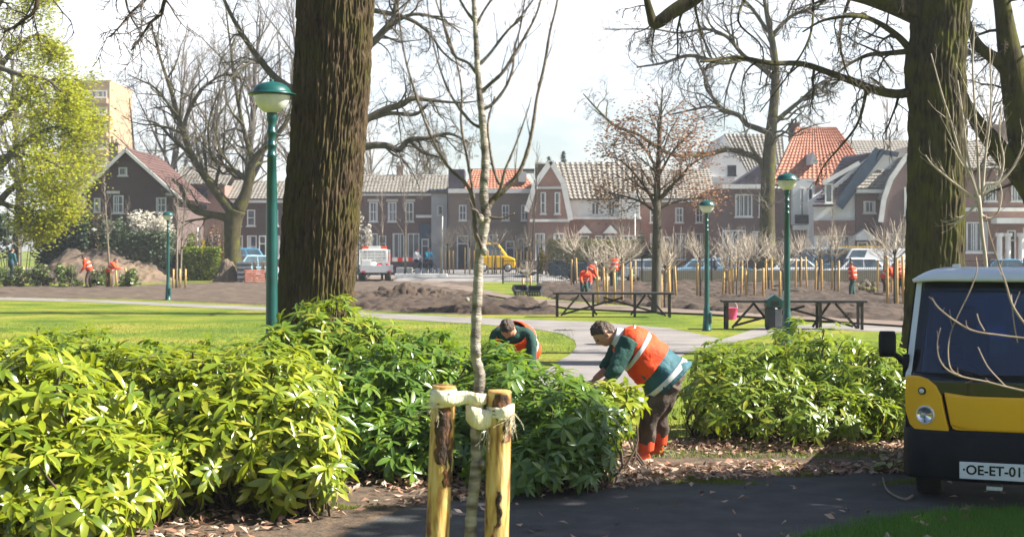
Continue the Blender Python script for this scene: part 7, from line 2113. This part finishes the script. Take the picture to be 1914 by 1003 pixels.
# unseen tree right of the frame, dense evergreen crown shaped to shade the path, the truck front and the middle bushes
r = random.Random(77)
ev = thing('evergreen_tree', 'unseen evergreen tree, dense crown shaped to cast shade, outside the frame beside the path', 'tree', (9.2, 10.8, 0))
b = MB(); b.tube([(9.2, 10.8, 0), (9.25, 10.85, 4), (9.2, 10.8, 9)], [.28, .22, .05], 12); b.build('trunk', MT['bark'], ev, True, True)
c = MB(); lobes = [(r.uniform(-1, 1), r.uniform(-1, 1), r.uniform(-1, 1), r.uniform(.35, .6)) for _ in range(16)]
SHC, SHR = V((9.2, 10.7, 6.2)), V((2.0, 1.6, 2.9))
for i in range(5200):
    lx, ly, lz, lr = r.choice(lobes); d = V((r.gauss(0, 1), r.gauss(0, 1), r.gauss(0, 1))).normalized() * (lr * r.random() ** .4)
    p = SHC + V(((lx * .75 + d.x) * SHR.x, (ly * .75 + d.y) * SHR.y, (lz * .75 + d.z) * SHR.z)); a = V((r.gauss(0, 1), r.gauss(0, 1), r.gauss(.4, 1))).normalized(); u, w = frame(a); s = .14 * r.uniform(.6, 1.3)
    c.face(p - u * s, p + w * s * .55, p + u * s, p - w * s * .55)
c.build('crown', MT['darkleaf'], ev, False, True)

# ------------------------------------------------------------- leaf litter and grass
MT['litter'] = leafmat('dead_leaf', [(.18, .09, .05), (.33, .2, .13), (.45, .33, .24), (.24, .11, .06), (.52, .42, .33)], .12, .75)
b = MB(); r = random.Random(91)
mul = [(q.x, q.y) for q in (GR(*a) for a in [(-250, 1036), (-250, 830), (500, 820), (1140, 826), (1700, 828), (2250, 830), (2250, 882), (1730, 884), (1480, 894), (1300, 904), (1150, 916), (980, 928), (700, 956), (560, 983), (470, 1010), (380, 1040)])]
x0 = min(p[0] for p in mul); x1 = max(p[0] for p in mul); y0 = min(p[1] for p in mul); y1 = max(p[1] for p in mul)
n = 0
while n < 15000:
    p = (r.uniform(x0, x1), r.uniform(y0, y1))
    if not inside(p, mul): 
        if r.random() > .02: continue
    if nz3((p[0], p[1], 0), .9) + .25 < r.uniform(-.2, .35): continue
    if r.random() < .7 and p[0] < -1.1: n += 1; continue
    n += 1
    a = V((r.gauss(0, .45), r.gauss(0, .45), 1)).normalized(); u, w = frame(a); an = r.uniform(0, 6.28); U = u * math.cos(an) + w * math.sin(an); Wv = a.cross(U); s = r.uniform(.02, .055); q = V((p[0], p[1], .02 + r.random() * .03))
    h = a * (s * r.uniform(-.3, .5)); b.face(q - U * s, q - Wv * s * .5 + h, q + U * s, q + Wv * s * .5 + h)
tag(b.build('leaf_litter', MT['litter'], None), kind='stuff')

MT['blade'] = leafmat('grass_blade', [(.1, .16, .012), (.15, .21, .016), (.2, .24, .03), (.12, .19, .014)], .3, .6)
MT['moss'] = leafmat('mossy_grass', [(.13, .17, .012), (.2, .22, .02), (.1, .14, .012)], .3, .7)
def blades(name, m, n, gen, h0, h1, wd, seed):
    r = random.Random(seed); b = MB(); c = 0; tries = 0
    while c < n and tries < n * 30:
        tries += 1
        p = gen(r)
        if p is None: continue
        c += 1
        h = r.uniform(h0, h1); a = r.uniform(0, 6.28); dx = V((math.cos(a), math.sin(a), 0)); t_ = V((r.gauss(0, .3), r.gauss(0, .3), 1)) * h
        b.face(p - dx * wd, p + dx * wd, p + t_)
    tag(b.build(name, m, None), kind='stuff')
# near grass corner
cor_ = [(q.x, q.y) for q in (GR(*a) for a in [(1370, 1080), (1500, 1004), (1640, 970), (1800, 953), (2900, 949), (2900, 1300), (900, 1300), (1100, 1180)])]
def g1(r):
    p = G(r.uniform(1350, 2100), r.uniform(948, 1075)) if r.random() < .62 else G(r.uniform(900, 2900), r.uniform(949, 1290)); e = V((r.uniform(-.1, .1), r.uniform(-.1, .1), 0)); return p if inside((p.x + e.x, p.y + e.y), cor_) else None
MT['nearblade'] = leafmat('shaded_grass_blade', [(.05, .17, .012), (.08, .22, .016), (.12, .25, .02), (.06, .19, .014)], .3, .6)
blades('near_grass', MT['nearblade'], 36000, g1, .03, .085, .003, 5)
def g2(r):
    x = r.uniform(180, 1720); y = 868 + 40 * r.random() + (1150 - x) * .09 * (x < 1150); p = G(x, min(y, 1030))
    return p if nz3((p.x, p.y, 3), 1.3) > .12 else None
blades('path_moss', MT['moss'], 14000, g2, .015, .045, .004, 6)
def g3(r):
    D = 14 + 26 * r.random() ** 1.4; px = r.uniform(-60, 1980); p = V(((px - CX) / F * D, D, 0))
    py = HY + HC * F / D
    if 590 < py < 770:
        lim = 1074 if py < 660 else 1000
        if 880 + (py - 600) * 1.2 < px < 1340 - max(0, py - 640) * 1.2 and not (px < lim and py > 616): return None
    if py < 596 and px < 1000: 
        if py < 556 + px * .055 + 5: return None
    if px > 1300 and py < 640: return None
    return p
blades('lawn_grass', MT['blade'], 60000, g3, .025, .06, .006, 7)
# ------------------------------------------------------------- thin spring haze over the whole place
hz_ = bpy.data.materials.new('haze'); hz_.use_nodes = True
n_ = hz_.node_tree.nodes; n_.remove(n_['Principled BSDF'])
pv = n_.new('ShaderNodeVolumePrincipled'); pv.inputs['Density'].default_value = .00045; pv.inputs['Color'].default_value = (.9, .94, 1, 1); pv.inputs['Anisotropy'].default_value = .2
hz_.node_tree.links.new(pv.outputs['Volume'], n_['Material Output'].inputs['Volume'])
b = MB(); b.bx(-210, 210, -8, 340, -1, 48); tag(b.build('haze', hz_, None), kind='stuff')
